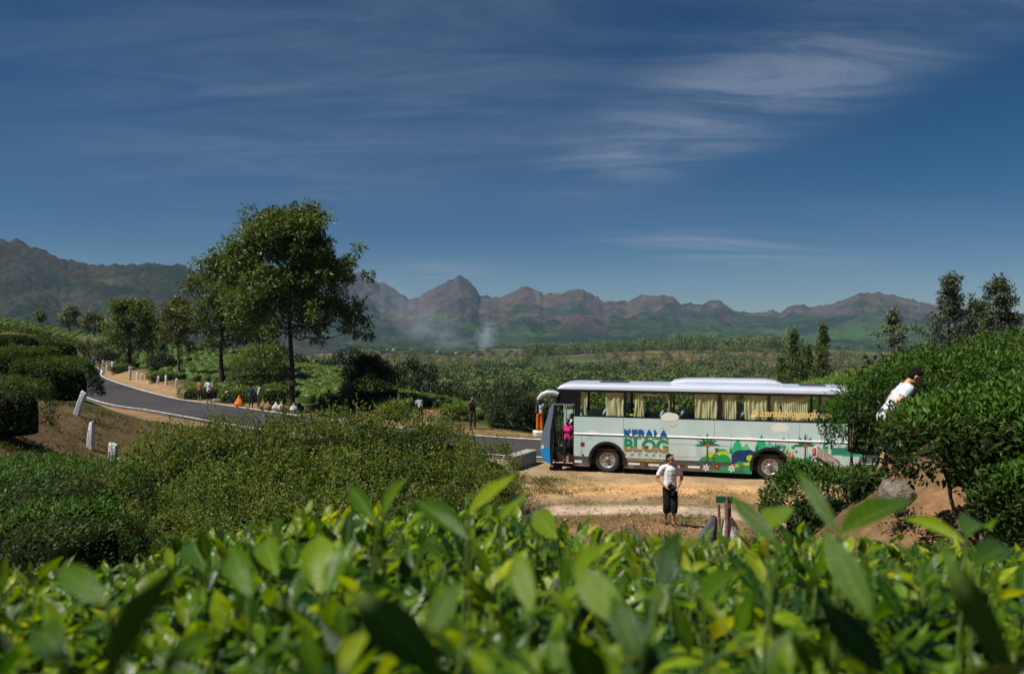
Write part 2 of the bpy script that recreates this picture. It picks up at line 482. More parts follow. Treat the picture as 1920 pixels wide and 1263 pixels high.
def mixcol(base, colr, w):
    return base * (1 - w[..., None]) + np.array(colr) * w[..., None]
def blob2(X, Y, cx, cy, rx, ry, soft=0.5):
    d = np.sqrt(((X - cx) / rx) ** 2 + ((Y - cy) / ry) ** 2) + 0.35 * fbm(X * 0.45, Y * 0.45, 4)
    return 1 - sstep(1 - soft, 1 + soft * 0.4, d)
def ground_tint(X, Y):
    """soil, sand and grass where they lie: the surface's own colours"""
    r = np.hypot(X, Y)
    n1 = fbm(X * 0.7, Y * 0.7, 5) * 0.5 + 0.5
    n2 = fbm(X * 0.16 + 9, Y * 0.16, 4) * 0.5 + 0.5
    c = np.zeros(X.shape + (3,)); c[:] = (0.155, 0.096, 0.048)
    c = mixcol(c, (0.20, 0.15, 0.06), sstep(0.4, 0.75, n1))
    c = mixcol(c, (0.07, 0.075, 0.025), sstep(0.5, 0.8, n2) * 0.6)
    lot = (1 - sstep(5.5, 9.0, line_dist(np.clip(X, -200, 200), np.clip(Y, -10, 200), BUS_AXIS))) * (Y < 34)
    c = mixcol(c, (0.43, 0.30, 0.17), lot * (0.55 + 0.45 * n1))
    orange = blob2(X, Y, 4.6, 26.6, 4.5, 2.0)
    c = mixcol(c, (0.58, 0.345, 0.15), orange)
    c = mixcol(c, (0.58, 0.345, 0.15), blob2(X, Y, 9.2, 25.4, 3.0, 1.3) * 0.8)
    dry = blob2(X, Y, 1.2, 28.2, 2.4, 2.2) + blob2(X, Y, 7.6, 25.6, 2.4, 0.7) * 0.6 + blob2(X, Y, 2.0, 21.6, 5, 0.9) * 0.7 + blob2(X, Y, 5.2, 21.2, 2.2, 0.8) * 0.7
    c = mixcol(c, (0.27, 0.19, 0.075), np.clip(dry, 0, 1) * (0.35 + 0.65 * sstep(0.35, 0.6, n1)))
    trk = np.array([(-9.5, 28.0), (-6, 26.6), (-3, 24.6), (-1, 23.8), (0, 23.5), (2, 23.1), (4, 22.7), (6, 22.3), (8, 22.0), (12, 21.5)], float)
    dt = line_dist(np.clip(X, -20, 20), np.clip(Y, 0, 60), trk) + .30 * fbm(X * .9, Y * .9, 4)
    tr_ = (1 - sstep(0.55, 0.95, dt)) * (r < 60) * (Y > 5)
    c = mixcol(c, (0.50, 0.375, 0.265), tr_ * (0.62 + 0.38 * sstep(-9, -2, X)) * (0.25 + 0.75 * sstep(-8, -3, X)))
    c = mixcol(c, (0.34, 0.195, 0.105), blob2(X, Y, 3.2, 19.8, 2.6, 1.3) * 0.8)
    bank = sstep(3.6, 4.8, X) * (Y < 18) * (Y > 3)
    c = mixcol(c, (0.20, 0.118, 0.06), bank * (0.4 + 0.6 * n1))
    c = mixcol(c, (0.29, 0.17, 0.082), blob2(X, Y, 5.1, 8.8, 0.8, 1.6) * 0.9)
    # beyond the far edge of the road: leaf litter and dark soil under tea
    lb = sstep(-6.5, -9, X) * (Y > 14) * (1 - sstep(36, 44, Y))
    c = mixcol(c, (0.105, 0.072, 0.037), lb * (.45 + .5 * n1))
    far = (r > 42) & (Y > 20)
    dc = line_dist(np.clip(X, -300, 300), np.clip(Y, -50, 300), CENTRE)
    beyond = far * sstep(4.5, 7.5, dc) * (1 - sstep(170, 230, r))
    c = mixcol(c, (0.045, 0.06, 0.018), beyond * 0.9)
    scar = blob2(X, Y, -4.0, 50.5, 2.6, 3.2) + blob2(X, Y, 6, 47, 2, 2) * 0.5
    c = mixcol(c, (0.24, 0.12, 0.065), np.clip(scar, 0, 1))
    shoulder = sstep(-21, -30, X) * (1 - sstep(4.4, 6.2, dc + 1.2 * (n1 - .5))) * (dc > 1.5) * (Y > 40)
    c = mixcol(c, (0.36, 0.225, 0.115), shoulder * (.55 + .45 * n1))
    sh2 = (dc < 5.2) * (dc > 1.5) * (Y > 34)
    c = mixcol(c, (0.29, 0.195, 0.10), sh2 * 0.55)
    # valley
    val = sstep(150, 240, r)
    vn = fbm(X * 0.011, Y * 0.011, 5) * 0.5 + 0.5
    vf = fbm(X * 0.05, Y * 0.05, 4) * 0.5 + 0.5
    v = np.zeros(X.shape + (3,)); v[:] = (0.035, 0.055, 0.02)
    v = mixcol(v, (0.075, 0.10, 0.03), sstep(0.45, 0.75, vf))
    th = np.degrees(np.arctan2(X, Y))
    brown = sstep(3.5, 7.5, th + 6 * (vn - 0.5)) * sstep(560, 680, r + 220 * (vn - 0.5)) * (1 - sstep(22, 27, th))
    brown = np.maximum(brown, sstep(860, 980, r + 300 * (vn - 0.5)) * (1 - sstep(1700, 1950, r)) * sstep(-18, -13, th) * (1 - sstep(23, 30, th)))
    vb = np.zeros(X.shape + (3,)); vb[:] = (0.105, 0.066, 0.037)
    vb = mixcol(vb, (0.165, 0.118, 0.055), sstep(0.50, 0.66, vf))
    vb = mixcol(vb, (0.04, 0.052, 0.022), sstep(0.50, 0.60, fbm(X * 0.02 + 5, Y * 0.02, 5) * 0.5 + 0.5))
    v = v * (1 - brown[..., None]) + vb * brown[..., None]
    tan = blob2(X, Y, -75, 900, 110, 90)
    v = mixcol(v, (0.19, 0.14, 0.06), tan * sstep(0.3, 0.6, vf) * 0.85)
    scar2 = blob2(X, Y, -32, 330, 32, 18)
    v = mixcol(v, (0.22, 0.14, 0.07), scar2)
    return c * (1 - val[..., None]) + v * val[..., None], brown, lot
GC, _, _ = ground_tint(GX, GY)
g_mesh = npmesh('ground', np.stack([GX, GY, GZ], -1), GF, colr=GC.reshape(-1, 3), smooth=True)

def tint_mat(name, scales, amps, rough=0.95, bump=0.4, bscale=3.0, bdist=0.05, spec=0.1):
    m, nt, b, out = newmat(name)
    N, L = nt.nodes, nt.links
    a = N.new('ShaderNodeAttribute'); a.attribute_name = 'tint'
    tcn = N.new('ShaderNodeTexCoord')
    cur = a.outputs['Color']
    for s, am in zip(scales, amps):
        no = N.new('ShaderNodeTexNoise'); no.inputs['Scale'].default_value = s; no.inputs['Detail'].default_value = 8; no.inputs['Roughness'].default_value = 0.65
        L.new(tcn.outputs['Object'], no.inputs['Vector'])
        mr = N.new('ShaderNodeMapRange'); mr.inputs[1].default_value = 0.3; mr.inputs[2].default_value = 0.7
        mr.inputs[3].default_value = 1 - am; mr.inputs[4].default_value = 1 + am
        L.new(no.outputs['Fac'], mr.inputs[0])
        sc = N.new('ShaderNodeVectorMath'); sc.operation = 'SCALE'
        L.new(cur, sc.inputs[0]); L.new(mr.outputs[0], sc.inputs['Scale'])
        cur = sc.outputs[0]
    L.new(cur, b.inputs['Base Color'])
    b.inputs['Roughness'].default_value = rough
    b.inputs['Specular IOR Level'].default_value = spec
    n2 = N.new('ShaderNodeTexNoise'); n2.inputs['Scale'].default_value = bscale; n2.inputs['Detail'].default_value = 10; n2.inputs['Roughness'].default_value = 0.7
    L.new(tcn.outputs['Object'], n2.inputs['Vector'])
    bp = N.new('ShaderNodeBump'); bp.inputs['Strength'].default_value = bump; bp.inputs['Distance'].default_value = bdist
    L.new(n2.outputs['Fac'], bp.inputs['Height']); L.new(bp.outputs[0], b.inputs['Normal'])
    return m
M = {}
M['ground'] = tint_mat('ground_soil', (0.9, 7.0, 45.0), (0.3, 0.35, 0.3), bump=0.9, bscale=6.0, bdist=0.14)
tag(obj('ground', g_mesh, M['ground']), kind='structure')

def ribbon(P, Nn, offs, lift, zf=None):
    """a strip along P with one row of vertices per offset"""
    rows = [P + Nn * o for o in offs]
    V = []
    for q, o in zip(rows, offs):
        z = (road_z(q[:, 0]) if zf is None else zf(q[:, 0], q[:, 1])) + lift - 0.012 * abs(o - np.mean(offs)) * (zf is None)
        V.append(np.column_stack([q, z]))
    V = np.stack(V, 1); n, k = V.shape[:2]
    i = np.arange(n - 1)[:, None] * k + np.arange(k - 1)[None]
    return V.reshape(-1, 3), np.stack([i, i + 1, i + k + 1, i + k], -1).reshape(-1, 4)
M['asphalt'] = tint_mat('asphalt', (0.25, 1.6, 30.0), (0.2, 0.14, 0.3), bump=0.3, bscale=60, bdist=0.02, rough=0.9, spec=0.12)
RO = np.concatenate([np.linspace(-5.5, -5.0, 5), np.linspace(-4.6, -.6, 11), np.linspace(-.2, .3, 5)]); NR = len(RO)
v, f = ribbon(EDGE, EN, RO, 0.0)
rc_ = np.tile(np.array((0.050, 0.047, 0.049)), (len(v), 1)).reshape(-1, NR, 3)
er = np.minimum(np.abs(RO - RO[0]), np.abs(RO - RO[-1]))[None, :] - .35 * (fbm(v[:, 0] * .9, v[:, 1] * .9, 4) * .5 + .5).reshape(-1, NR)
rc_ = mixcol(rc_, (0.20, 0.145, 0.085), (1 - sstep(-.12, .16, er)) * .8)                       # dirt swept onto the edges
pt = sstep(.28, .34, fbm(v[:, 0] * .11 + 4, v[:, 1] * .11, 3)).reshape(-1, NR)
rc_ = mixcol(rc_, (0.034, 0.032, 0.034), pt * .7)                                               # darker repair patches
tag(obj('road', npmesh('road', v, f, colr=rc_.reshape(-1, 3), smooth=True), M['asphalt']), kind='structure')
M['linepaint'] = plain('road_line_paint', (0.62, 0.62, 0.60), 0.8, var=0.5, scale=2.2)
for o in (-0.06, -5.12):
    v, f = ribbon(EDGE, EN, np.array([o - 0.075, o + 0.075]), 0.03)
    tag(obj('road_line', npmesh('road_line', v, f), M['linepaint']), kind='structure')

# ================================================================== MOUNTAINS
def mountain(name, sil, r0, rc, r1, zb, seed, dth, thr, spur, rocky, tea):
    """a ridge on a polar grid; every column is scaled so that its crest meets the skyline, with spurs in front"""
    xs, ys = np.array(sil, float).T
    th = np.radians(np.arange(thr[0], thr[1], dth))
    xpix = np.tan(th) * FPX + CX
    tgt = (HY - np.interp(xpix, xs, ys)) / FPX * np.cos(th)       # crest height over distance
    tgt = tgt + 0.0021 * fbm(th * 260 + seed, th * 0, 4)
    r = np.concatenate([np.linspace(r0, rc, 190), np.linspace(rc, r1, 16)[1:]])
    T, Rr = np.meshgrid(th, r)
    X, Y = Rr * np.sin(T), Rr * np.cos(T)
    k = 1.0 / 900
    wx = X + 160 * fbm(X * k * 2 + seed, Y * k * 2, 3); wy = Y + 160 * fbm(X * k * 2, Y * k * 2 + seed, 3)
    rid = fbm(wx * k * 1.3 + seed, wy * k * 1.3, 6, 0.5, True)
    rid2 = fbm(X * k * 5 + seed, Y * k * 5, 5, 0.55, True)
    t = np.clip((Rr - r0) / (rc - r0), 0, 1)
    crest = tgt * rc
    prof = 0.30 * t + 0.70 * t ** 2.3
    env = t * (1.06 - t)
    rid3 = fbm(wx * k * 9 + seed, wy * k * 9, 5, 0.6, True)
    h = prof + spur * rid * env * 1.7 + 0.20 * rid2 * (env + .04 * t) * 1.6 + 0.085 * rid3 * t ** .5
    tb = np.clip((Rr - rc) / (r1 - rc), 0, 1)
    h = h * (1 - 0.8 * tb ** 0.8)
    Z = zb + (crest - zb)[None] * h
    Z = np.where(Z > 0, Z, Z)
    gk = np.exp(-np.linspace(-2.5, 2.5, 31) ** 2 / 2); gk /= gk.sum()
    for it in range(4):                                              # meet the skyline
        e = (Z / Rr).max(0)
        d = np.clip(tgt - e, -0.06, 0.06)
        ds = np.convolve(np.pad(d, 15, mode='edge'), gk, 'valid')
        w1 = sstep(0.15, 0.95, t) if it < 2 else sstep(0.84, 1.0, t)
        g2 = np.exp(-np.linspace(-2, 2, 19) ** 2 / 2); g2 /= g2.sum()
        Z = Z + (ds if it < 2 else np.convolve(np.pad(d, 9, mode='edge'), g2, 'valid'))[None] * Rr * w1
    gx, gy = np.gradient(Z)
    dzdr = gx / np.maximum(np.gradient(Rr, axis=0), 1); dzdt = gy / (Rr * np.radians(dth))
    slope = np.hypot(dzdr, dzdt)
    hn = np.clip((Z - zb) / np.maximum(crest - zb, 30)[None], 0, 1.1)
    n1 = fbm(X / 420 + seed, Y / 420, 6) * 0.5 + 0.5
    n2 = fbm(X / 130, Y / 130 + seed, 5) * 0.5 + 0.5
    n3 = fbm(X / 230 + 40, Y / 520 + seed, 5) * 0.5 + 0.5
    n4 = fbm(X / 60, Y / 60 + seed, 5) * 0.5 + 0.5
    jag = 0.16 * (n2 - 0.5) + 0.14 * (n4 - 0.5)
    c = np.zeros(Z.shape + (3,)); c[:] = (0.015, 0.030, 0.017)
    c = mixcol(c, (0.034, 0.054, 0.022), sstep(0.47, 0.50, n2 + 0.4 * (n4 - .5)))
    dryg = sstep(0.525, 0.537, n1 + 0.55 * (hn - 0.66) * rocky + jag) * rocky_amt(rocky)
    c = mixcol(c, (0.066, 0.053, 0.038), dryg)
    c = mixcol(c, (0.095, 0.078, 0.050), dryg * sstep(0.51, 0.535, n2 + 0.4 * (n4 - .5)) * 0.9)
    rock = sstep(0.54, 0.59, slope * 0.8 + 0.5 * (n3 - 0.5) + jag) * sstep(0.2, 0.45, hn)
    c = mixcol(c, (0.048, 0.044, 0.047), rock * (0.25 + 0.65 * rocky))
    c = mixcol(c, (0.082, 0.070, 0.066), rock * rocky * sstep(0.5, 0.6, n4) * 0.8)
    c = mixcol(c, (0.078, 0.055, 0.048), sstep(0.565, 0.575, n3 + jag) * sstep(0.1, 0.4, hn) * 0.85 * rocky_amt(rocky))
    c = mixcol(c, (0.020, 0.032, 0.018), sstep(0.61, 0.635, n4) * (1 - 0.5 * rock) * 0.8)
    if tea:
        te = sstep(0.51, 0.52, fbm(X / 300 + 3 * seed, Y / 300, 4) * 0.5 + 0.5 + 0.4 * jag) * (1 - sstep(0.34, 0.42, hn + 0.5 * jag)) * sstep(0.03, 0.08, hn)
        c = mixcol(c, (0.046, 0.090, 0.025), te * 0.9)
        c = mixcol(c, (0.022, 0.036, 0.018), te * sstep(0.56, 0.575, n2 + .3 * (n4 - .5)) * 0.85)
    n, m_ = Z.shape
    i = np.arange(n - 1)[:, None] * m_ + np.arange(m_ - 1)[None]
    F = np.stack([i, i + 1, i + m_ + 1, i + m_], -1).reshape(-1, 4)
    me = npmesh(name, np.stack([X, Y, Z], -1), F, colr=c.reshape(-1, 3), smooth=True)
    return tag(obj(name, me, M['mountain']), kind='structure')
def rocky_amt(r): return min(1.0, r)
M['mountain'] = tint_mat('mountain_cover', (0.02, 0.11), (0.28, 0.5), bump=1.0, bscale=0.06, bdist=14.0)
sil_far = [(-400, 560), (200, 560), (330, 548), (420, 520), (520, 505), (600, 498), (640, 500), (680, 511), (700, 520), (714, 531), (722, 530), (735, 538), (753, 551), (769, 561), (785, 556), (800, 547), (822, 537),
           (840, 527), (852, 520), (862, 517), (872, 520), (881, 527), (892, 541), (900, 553), (920, 556), (945, 556), (965, 545), (976, 539), (987, 535), (1000, 540), (1012, 547), (1022, 551), (1045, 549), (1062, 546),
           (1075, 543), (1086, 541), (1100, 545), (1115, 554), (1130, 562), (1150, 565), (1180, 564), (1192, 557), (1205, 553), (1230, 554), (1245, 554), (1258, 556), (1268, 562), (1276, 569), (1300, 570),
           (1320, 568), (1332, 563), (1342, 560), (1350, 564), (1362, 574), (1376, 583), (1400, 586), (1430, 585), (1450, 581), (1464, 584), (1478, 576), (1496, 572), (1530, 574), (1552, 570), (1582, 562), (1600, 554), (1616, 549),
           (1640, 549), (1680, 553), (1710, 561), (1760, 572), (1850, 585), (2000, 590), (2400, 600)]
sil_left = [(-700, 440), (-200, 446), (0, 448), (20, 450), (45, 455), (80, 466), (112, 484), (150, 492), (190, 496), (200, 499), (215, 495), (240, 496), (270, 495), (290, 494), (318, 494), (345, 499), (372, 510), (396, 521),
            (430, 543), (470, 572), (520, 602), (570, 622), (640, 645), (720, 662), (800, 680), (2600, 700)]
mountain('mountain', sil_far, 1900, 4100, 5200, -62, 3.7, 0.15, (-36, 42), 0.40, 1.0, True)
mountain('mountain', sil_left, 800, 2000, 2700, -75, 8.2, 0.17, (-50, -7), 0.34, 0.35, False)
# ================================================================== COACH
M['teal'] = plain('coach_pale_teal_paint', (0.50, 0.665, 0.67), 0.32, spec=0.5, var=0.07, scale=1.1, coat=0.3)
def dusty(m, amt, z0, z1):
    """road dust on the low parts of the bodywork"""
    nt = m.node_tree; N, L = nt.nodes, nt.links
    b = N['Principled BSDF']; src = b.inputs['Base Color'].links[0].from_socket
    tcn = N.new('ShaderNodeTexCoord'); sp = N.new('ShaderNodeSeparateXYZ'); L.new(tcn.outputs['Object'], sp.inputs[0])
    mp = N.new('ShaderNodeMapping'); mp.inputs['Scale'].default_value = (2.2, 1, .8); L.new(tcn.outputs['Object'], mp.inputs[0])
    no = N.new('ShaderNodeTexNoise'); no.inputs['Scale'].default_value = 2.4; no.inputs['Detail'].default_value = 8; L.new(mp.outputs[0], no.inputs['Vector'])
    mr = N.new('ShaderNodeMapRange'); mr.interpolation_type = 'SMOOTHSTEP'; mr.inputs[1].default_value = z1; mr.inputs[2].default_value = z0; mr.inputs[3].default_value = 0; mr.inputs[4].default_value = amt; L.new(sp.outputs['Z'], mr.inputs[0])
    m2 = N.new('ShaderNodeMapRange'); m2.inputs[1].default_value = .32; m2.inputs[2].default_value = .66; L.new(no.outputs['Fac'], m2.inputs[0])
    mu = N.new('ShaderNodeMath'); mu.operation = 'MULTIPLY'; L.new(mr.outputs[0], mu.inputs[0]); L.new(m2.outputs[0], mu.inputs[1])
    mx = N.new('ShaderNodeMix'); mx.data_type = 'RGBA'; L.new(mu.outputs[0], mx.inputs[0]); L.new(src, mx.inputs[6]); mx.inputs[7].default_value = (0.36, 0.28, 0.19, 1)
    L.new(mx.outputs[2], b.inputs['Base Color'])
dusty(M['teal'], .55, .45, 1.35)
M['white_paint'] = plain('coach_white_paint', (0.50, 0.535, 0.62), 0.3, var=0.05, scale=1.2, coat=0.3)
M['skirt'] = plain('coach_dark_grey_skirt', (0.045, 0.05, 0.055), 0.5, var=0.25, scale=2.0)
dusty(M['skirt'], .55, .1, .75)
M['black'] = plain('black_rubber', (0.012, 0.012, 0.013), 0.55, var=0.2)
M['gloss_black'] = plain('gloss_black_trim', (0.012, 0.013, 0.016), 0.15, var=0.1)
M['blue'] = plain('coach_bright_blue', (0.006, 0.27, 0.62), 0.3, coat=0.4, var=0.05)
M['slate'] = plain('coach_slate_blue', (0.15, 0.20, 0.27), 0.3, coat=0.3, var=0.06)
M['tyre'] = plain('tyre_dusty', (0.035, 0.030, 0.027), 0.85, var=0.35, scale=5)
M['rim'] = plain('rim_grey', (0.48, 0.48, 0.48), 0.4, metal=0.5, var=0.2, scale=10)
M['dark_in'] = plain('interior_dark', (0.028, 0.027, 0.028), 0.8)
M['seat'] = plain('seat_cloth', (0.04, 0.035, 0.05), 0.9, var=0.3, scale=20)
M['cover'] = plain('headrest_cloth', (0.36, 0.58, 0.68), 0.9)
M['step'] = plain('step_beige', (0.34, 0.25, 0.19), 0.7)
M['chrome'] = plain('bright_metal', (0.6, 0.6, 0.62), 0.25, metal=0.9, var=0.05)
M['paper'] = plain('white_reflector', (0.78, 0.78, 0.76), 0.5, var=0.1)
M['red'] = plain('red_reflector', (0.16, 0.025, 0.02), 0.4, var=0.3, scale=40)
M['amber'] = plain('amber_lens', (0.75, 0.16, 0.02), 0.3)
M['yellow_cloth'] = plain('yellow_cloth', (0.75, 0.62, 0.05), 0.8)
M['valance'] = plain('valance_tan', (0.42, 0.30, 0.20), 0.9, var=0.4, scale=60)
M['rail'] = plain('rail_cream', (0.72, 0.58, 0.42), 0.6)
def glassmat(name, tint, gloss=0.10):
    m, nt, b, out = newmat(name)
    N, L = nt.nodes, nt.links
    tr = N.new('ShaderNodeBsdfTransparent'); setc(tr.inputs['Color'], tint)
    gl = N.new('ShaderNodeBsdfGlossy'); gl.inputs['Roughness'].default_value = 0.02
    lw = N.new('ShaderNodeLayerWeight'); lw.inputs['Blend'].default_value = 0.5
    pw = N.new('ShaderNodeMath'); pw.operation = 'POWER'; L.new(lw.outputs['Facing'], pw.inputs[0]); pw.inputs[1].default_value = 5
    fr = N.new('ShaderNodeMath'); fr.operation = 'MULTIPLY_ADD'; L.new(pw.outputs[0], fr.inputs[0]); fr.inputs[1].default_value = 0.9; fr.inputs[2].default_value = 0.035
    mx = N.new('ShaderNodeMixShader')
    L.new(fr.outputs[0], mx.inputs[0]); L.new(tr.outputs[0], mx.inputs[1]); L.new(gl.outputs[0], mx.inputs[2])
    L.new(mx.outputs[0], out.inputs['Surface'])
    return m
M['glass'] = glassmat('tinted_glass', (0.95, 0.97, 0.93))
M['glass_far'] = glassmat('tinted_glass_dark', (0.60, 0.70, 0.60))
def curtain_mat():
    m, nt, b, out = newmat('curtain_cream')
    N, L = nt.nodes, nt.links
    setc(b.inputs['Base Color'], (0.74, 0.76, 0.46)); b.inputs['Roughness'].default_value = 0.85
    tr = N.new('ShaderNodeBsdfTranslucent'); setc(tr.inputs['Color'], (0.74, 0.78, 0.44))
    mx = N.new('ShaderNodeMixShader'); mx.inputs[0].default_value = 0.35
    L.new(b.outputs[0], mx.inputs[1]); L.new(tr.outputs[0], mx.inputs[2]); L.new(mx.outputs[0], out.inputs['Surface'])
    return m
M['curtain'] = curtain_mat()

def U(x):
    return ((x - CX) * BUSP[1] - FPX * BUSP[0]) / (FPX * BU[0] - (x - CX) * BU[1])
def UW(x, y):
    u = U(x)
    return u, -BUSZ - (y - HY) * (BUSP[1] + BU[1] * u) / FPX
def C2(x, y): return UW(1150 + x / 10.53, 780 + y / 10.53)
def C3(x, y): return UW(1280 + x / 9.6, 790 + y / 9.6)
def C4(x, y): return UW(1380 + x / 7.385, 710 + y / 7.385)

coach = empty('bus', (BUSP[0], BUSP[1], BUSZ), math.atan2(BU[1], BU[0]),
              'long pale teal tour coach with painted palms and curtained windows, door open', 'bus')
BL, BW = 11.5, 2.5
ARC, AR = (2.6, 8.5), 0.64

def slab(name, outline, y0, y1, mt, parent=coach, smooth=False):
    """an outline in the (along, up) plane, given thickness from y0 to y1"""
    bm = bmesh.new()
    vs = [bm.verts.new((u, y0, w)) for u, w in outline]
    f = bm.faces.new(vs)
    ret = bmesh.ops.extrude_face_region(bm, geom=[f])
    for g in ret['geom']:
        if isinstance(g, bmesh.types.BMVert): g.co.y = y1
    bmesh.ops.triangulate(bm, faces=[f for f in bm.faces if len(f.verts) > 4])
    return bmobj(name, bm, mt, parent, smooth)

def sheet(name, outline, mt, layer=1, y=None, parent=coach):
    bm = bmesh.new()
    yy = -0.0005 * layer - 0.0005 if y is None else y
    f = bm.faces.new([bm.verts.new((u, yy, w)) for u, w in outline])
    bm.normal_update()
    if f.normal.y > 0: f.normal_flip()
    bmesh.ops.triangulate(bm, faces=[f])
    if y is None and min(u for u, w in outline) < ARC[1] + .64 and max(u for u, w in outline) > ARC[1] - .64:
        for _ in range(5):                                           # cut away what lies over the wheel opening
            es = [e for e in bm.edges if e.calc_length() > .05]
            if es: bmesh.ops.subdivide_edges(bm, edges=es, cuts=1); bmesh.ops.triangulate(bm, faces=[f for f in bm.faces if len(f.verts) > 3])
        bad = [f for f in bm.faces if (f.calc_center_median().x - ARC[1]) ** 2 + (f.calc_center_median().z - .5) ** 2 < .655 ** 2]
        bmesh.ops.delete(bm, geom=bad, context='FACES')
    me = bpy.data.meshes.new(name); bm.to_mesh(me); bm.free()
    return obj(name, me, mt, parent)

def box(name, lo, hi, mt, parent=None, bev=0.0, loc=None):
    bm = bmesh.new()
    bmesh.ops.create_cube(bm, size=1)
    for v in bm.verts:
        v.co = Vector([lo[i] + (v.co[i] + 0.5) * (hi[i] - lo[i]) for i in range(3)])
    if bev: bmesh.ops.bevel(bm, geom=bm.edges[:], offset=bev, segments=2, affect='EDGES', clamp_overlap=True)
    return bmobj(name, bm, mt, parent, loc=loc)

def arch(cx, w0, r, a0=None, n=14):
    """points over a wheel from left to right at height w0"""
    dz = w0 - 0.50
    a = math.asin(max(-1, min(1, dz / r)))
    return [(cx - r * math.cos(t), 0.50 + r * math.sin(t)) for t in np.linspace(a, math.pi - a, n)]

DOOR0, DOOR1 = 0.50, 1.33
WB, WT, RB = 2.12, 3.10, 3.17
# side shell
top = [(DOOR1, 0.61)]
for c in ARC: top += arch(c, 0.61, AR)
low = top + [(BL - 0.12, 0.61), (BL, 0.9), (BL - 0.02, WB), (DOOR1, WB)]
slab('side_panel', low, 0.0, 0.05, M['teal'])
for a, b in ((DOOR1, ARC[0] - 0.655), (ARC[0] + 0.655, ARC[1] - 0.655), (ARC[1] + 0.655, BL - 0.15)):
    s1 = [(a, 0.22), (b, 0.22), (b, 0.607), (a, 0.607)]
    slab('skirt_panel', s1, 0.004, 0.05, M['skirt'])
bm = bmesh.new()
_mr = [[bm.verts.new((u, y, w)) for y, w in ((0.0, 1.453), (-0.022, 1.453), (-0.024, 1.461), (-0.004, 1.505), (0.0, 1.505))] for u in (DOOR1, BL - 0.05)]
for k in range(4): bm.faces.new((_mr[0][k], _mr[0][k + 1], _mr[1][k + 1], _mr[1][k]))
bm.faces.new(_mr[0]); bm.faces.new(_mr[1][::-1])
bmobj('moulding', bm, plain('moulding_white', (0.80, 0.80, 0.80), 0.35, var=.04), coach)
slab('moulding_groove', [(DOOR1, 1.428), (BL - 0.05, 1.428), (BL - 0.05, 1.452), (DOOR1, 1.452)], -0.013, 0.0, M['black'])
# wheel arch lips
for c in ARC:
    o = [(c - (AR + .07) * math.cos(t), 0.50 + (AR + .07) * math.sin(t)) for t in np.linspace(-0.25, math.pi + 0.25, 22)]
    i = [(c - (AR - .03) * math.cos(t), 0.50 + (AR - .03) * math.sin(t)) for t in np.linspace(-0.25, math.pi + 0.25, 22)]
    bm = bmesh.new()
    rows = [[bm.verts.new((u, y, w)) for u, w in pts] for pts, y in ((i, 0.30), (i, -0.02), (o, -0.02), (o, 0.0))]
    for ra, rb in zip(rows, rows[1:]):
        for k in range(len(ra) - 1): bm.faces.new((ra[k], ra[k + 1], rb[k + 1], rb[k]))
    bmobj('wheel_arch', bm, M['gloss_black'], coach)
# far side and ends
slab('far_side_panel', [(0.3, 0.25), (BL, 0.25), (BL, WB), (0.5, WB)], BW - 0.05, BW, M['teal'])
slab('rear_panel', [(BL - 0.06, 0.3), (BL, 0.3), (BL - 0.02, 3.17), (BL - 0.08, 3.17)], 0.05, BW - 0.05, M['teal'])
box('underbody', (1.4, 0.5, 0.42), (BL - 0.3, BW - 0.1, 0.82), M['black'], coach)
box('floor', (1.35, 0.06, 0.86), (BL - 0.08, BW - 0.06, 0.93), M['dark_in'], coach)
box('cab_floor', (0.25, 0.95, 0.30), (1.35, BW - 0.06, 0.90), M['dark_in'], coach)
box('step_wall', (1.345, 0.06, 0.24), (1.385, 0.95, 2.1), M['dark_in'], coach)
# roof: cross section swept along, rounded down at both ends
sec = [(0.0, 3.16), (0.0, 3.24), (0.03, 3.30), (0.09, 3.345), (0.28, 3.362), (0.7, 3.375), (1.25, 3.38), (1.8, 3.375), (2.22, 3.362), (2.41, 3.345), (2.47, 3.30), (2.5, 3.24), (2.5, 3.16)]
bm = bmesh.new()
rows = []
for u, k in ((0.66, 0.0), (0.70, 0.30), (0.76, 0.60), (0.86, 0.85), (1.05, 0.97), (1.4, 1.0), (6, 1.0), (10.6, 1.0), (11.1, 0.95), (11.35, 0.8), (11.47, 0.45), (11.49, 0.0)):
    rows.append([bm.verts.new((u, y, 3.16 + (w - 3.16) * k)) for y, w in sec])
for ra, rb in zip(rows, rows[1:]):
    for k in range(len(sec) - 1): bm.faces.new((ra[k], ra[k + 1], rb[k + 1], rb[k]))
bm.faces.new(rows[0][::-1]); bm.faces.new(rows[-1])
bmobj('roof', bm, M['white_paint'], coach, True)
box('ceiling', (0.75, 0.05, 3.10), (BL - 0.08, BW - 0.05, 3.155), M['dark_in'], coach)
# roof unit
bm = bmesh.new()
rows = []
for u, k, yy in ((4.95, 0.0, 0.62), (5.05, 0.45, 0.56), (5.5, 0.9, 0.5), (6.2, 1.0, 0.48), (8.4, 1.0, 0.48), (8.75, 0.7, 0.5), (8.98, 0.0, 0.55)):
    s2 = [(yy, 3.36), (yy + 0.02, 3.40 + 0.09 * k), (yy + 0.14, 3.44 + 0.13 * k), (1.25, 3.45 + 0.14 * k), (2.5 - yy - 0.14, 3.44 + 0.13 * k), (2.5 - yy - 0.02, 3.42 + 0.09 * k), (2.5 - yy, 3.36)]
    rows.append([bm.verts.new((u, y, w)) for y, w in s2])
for ra, rb in zip(rows, rows[1:]):
    for k in range(6): bm.faces.new((ra[k], ra[k + 1], rb[k + 1], rb[k]))
bm.faces.new(rows[0][::-1]); bm.faces.new(rows[-1])
ac = bmobj('roof_unit', bm, M['white_paint'], coach)
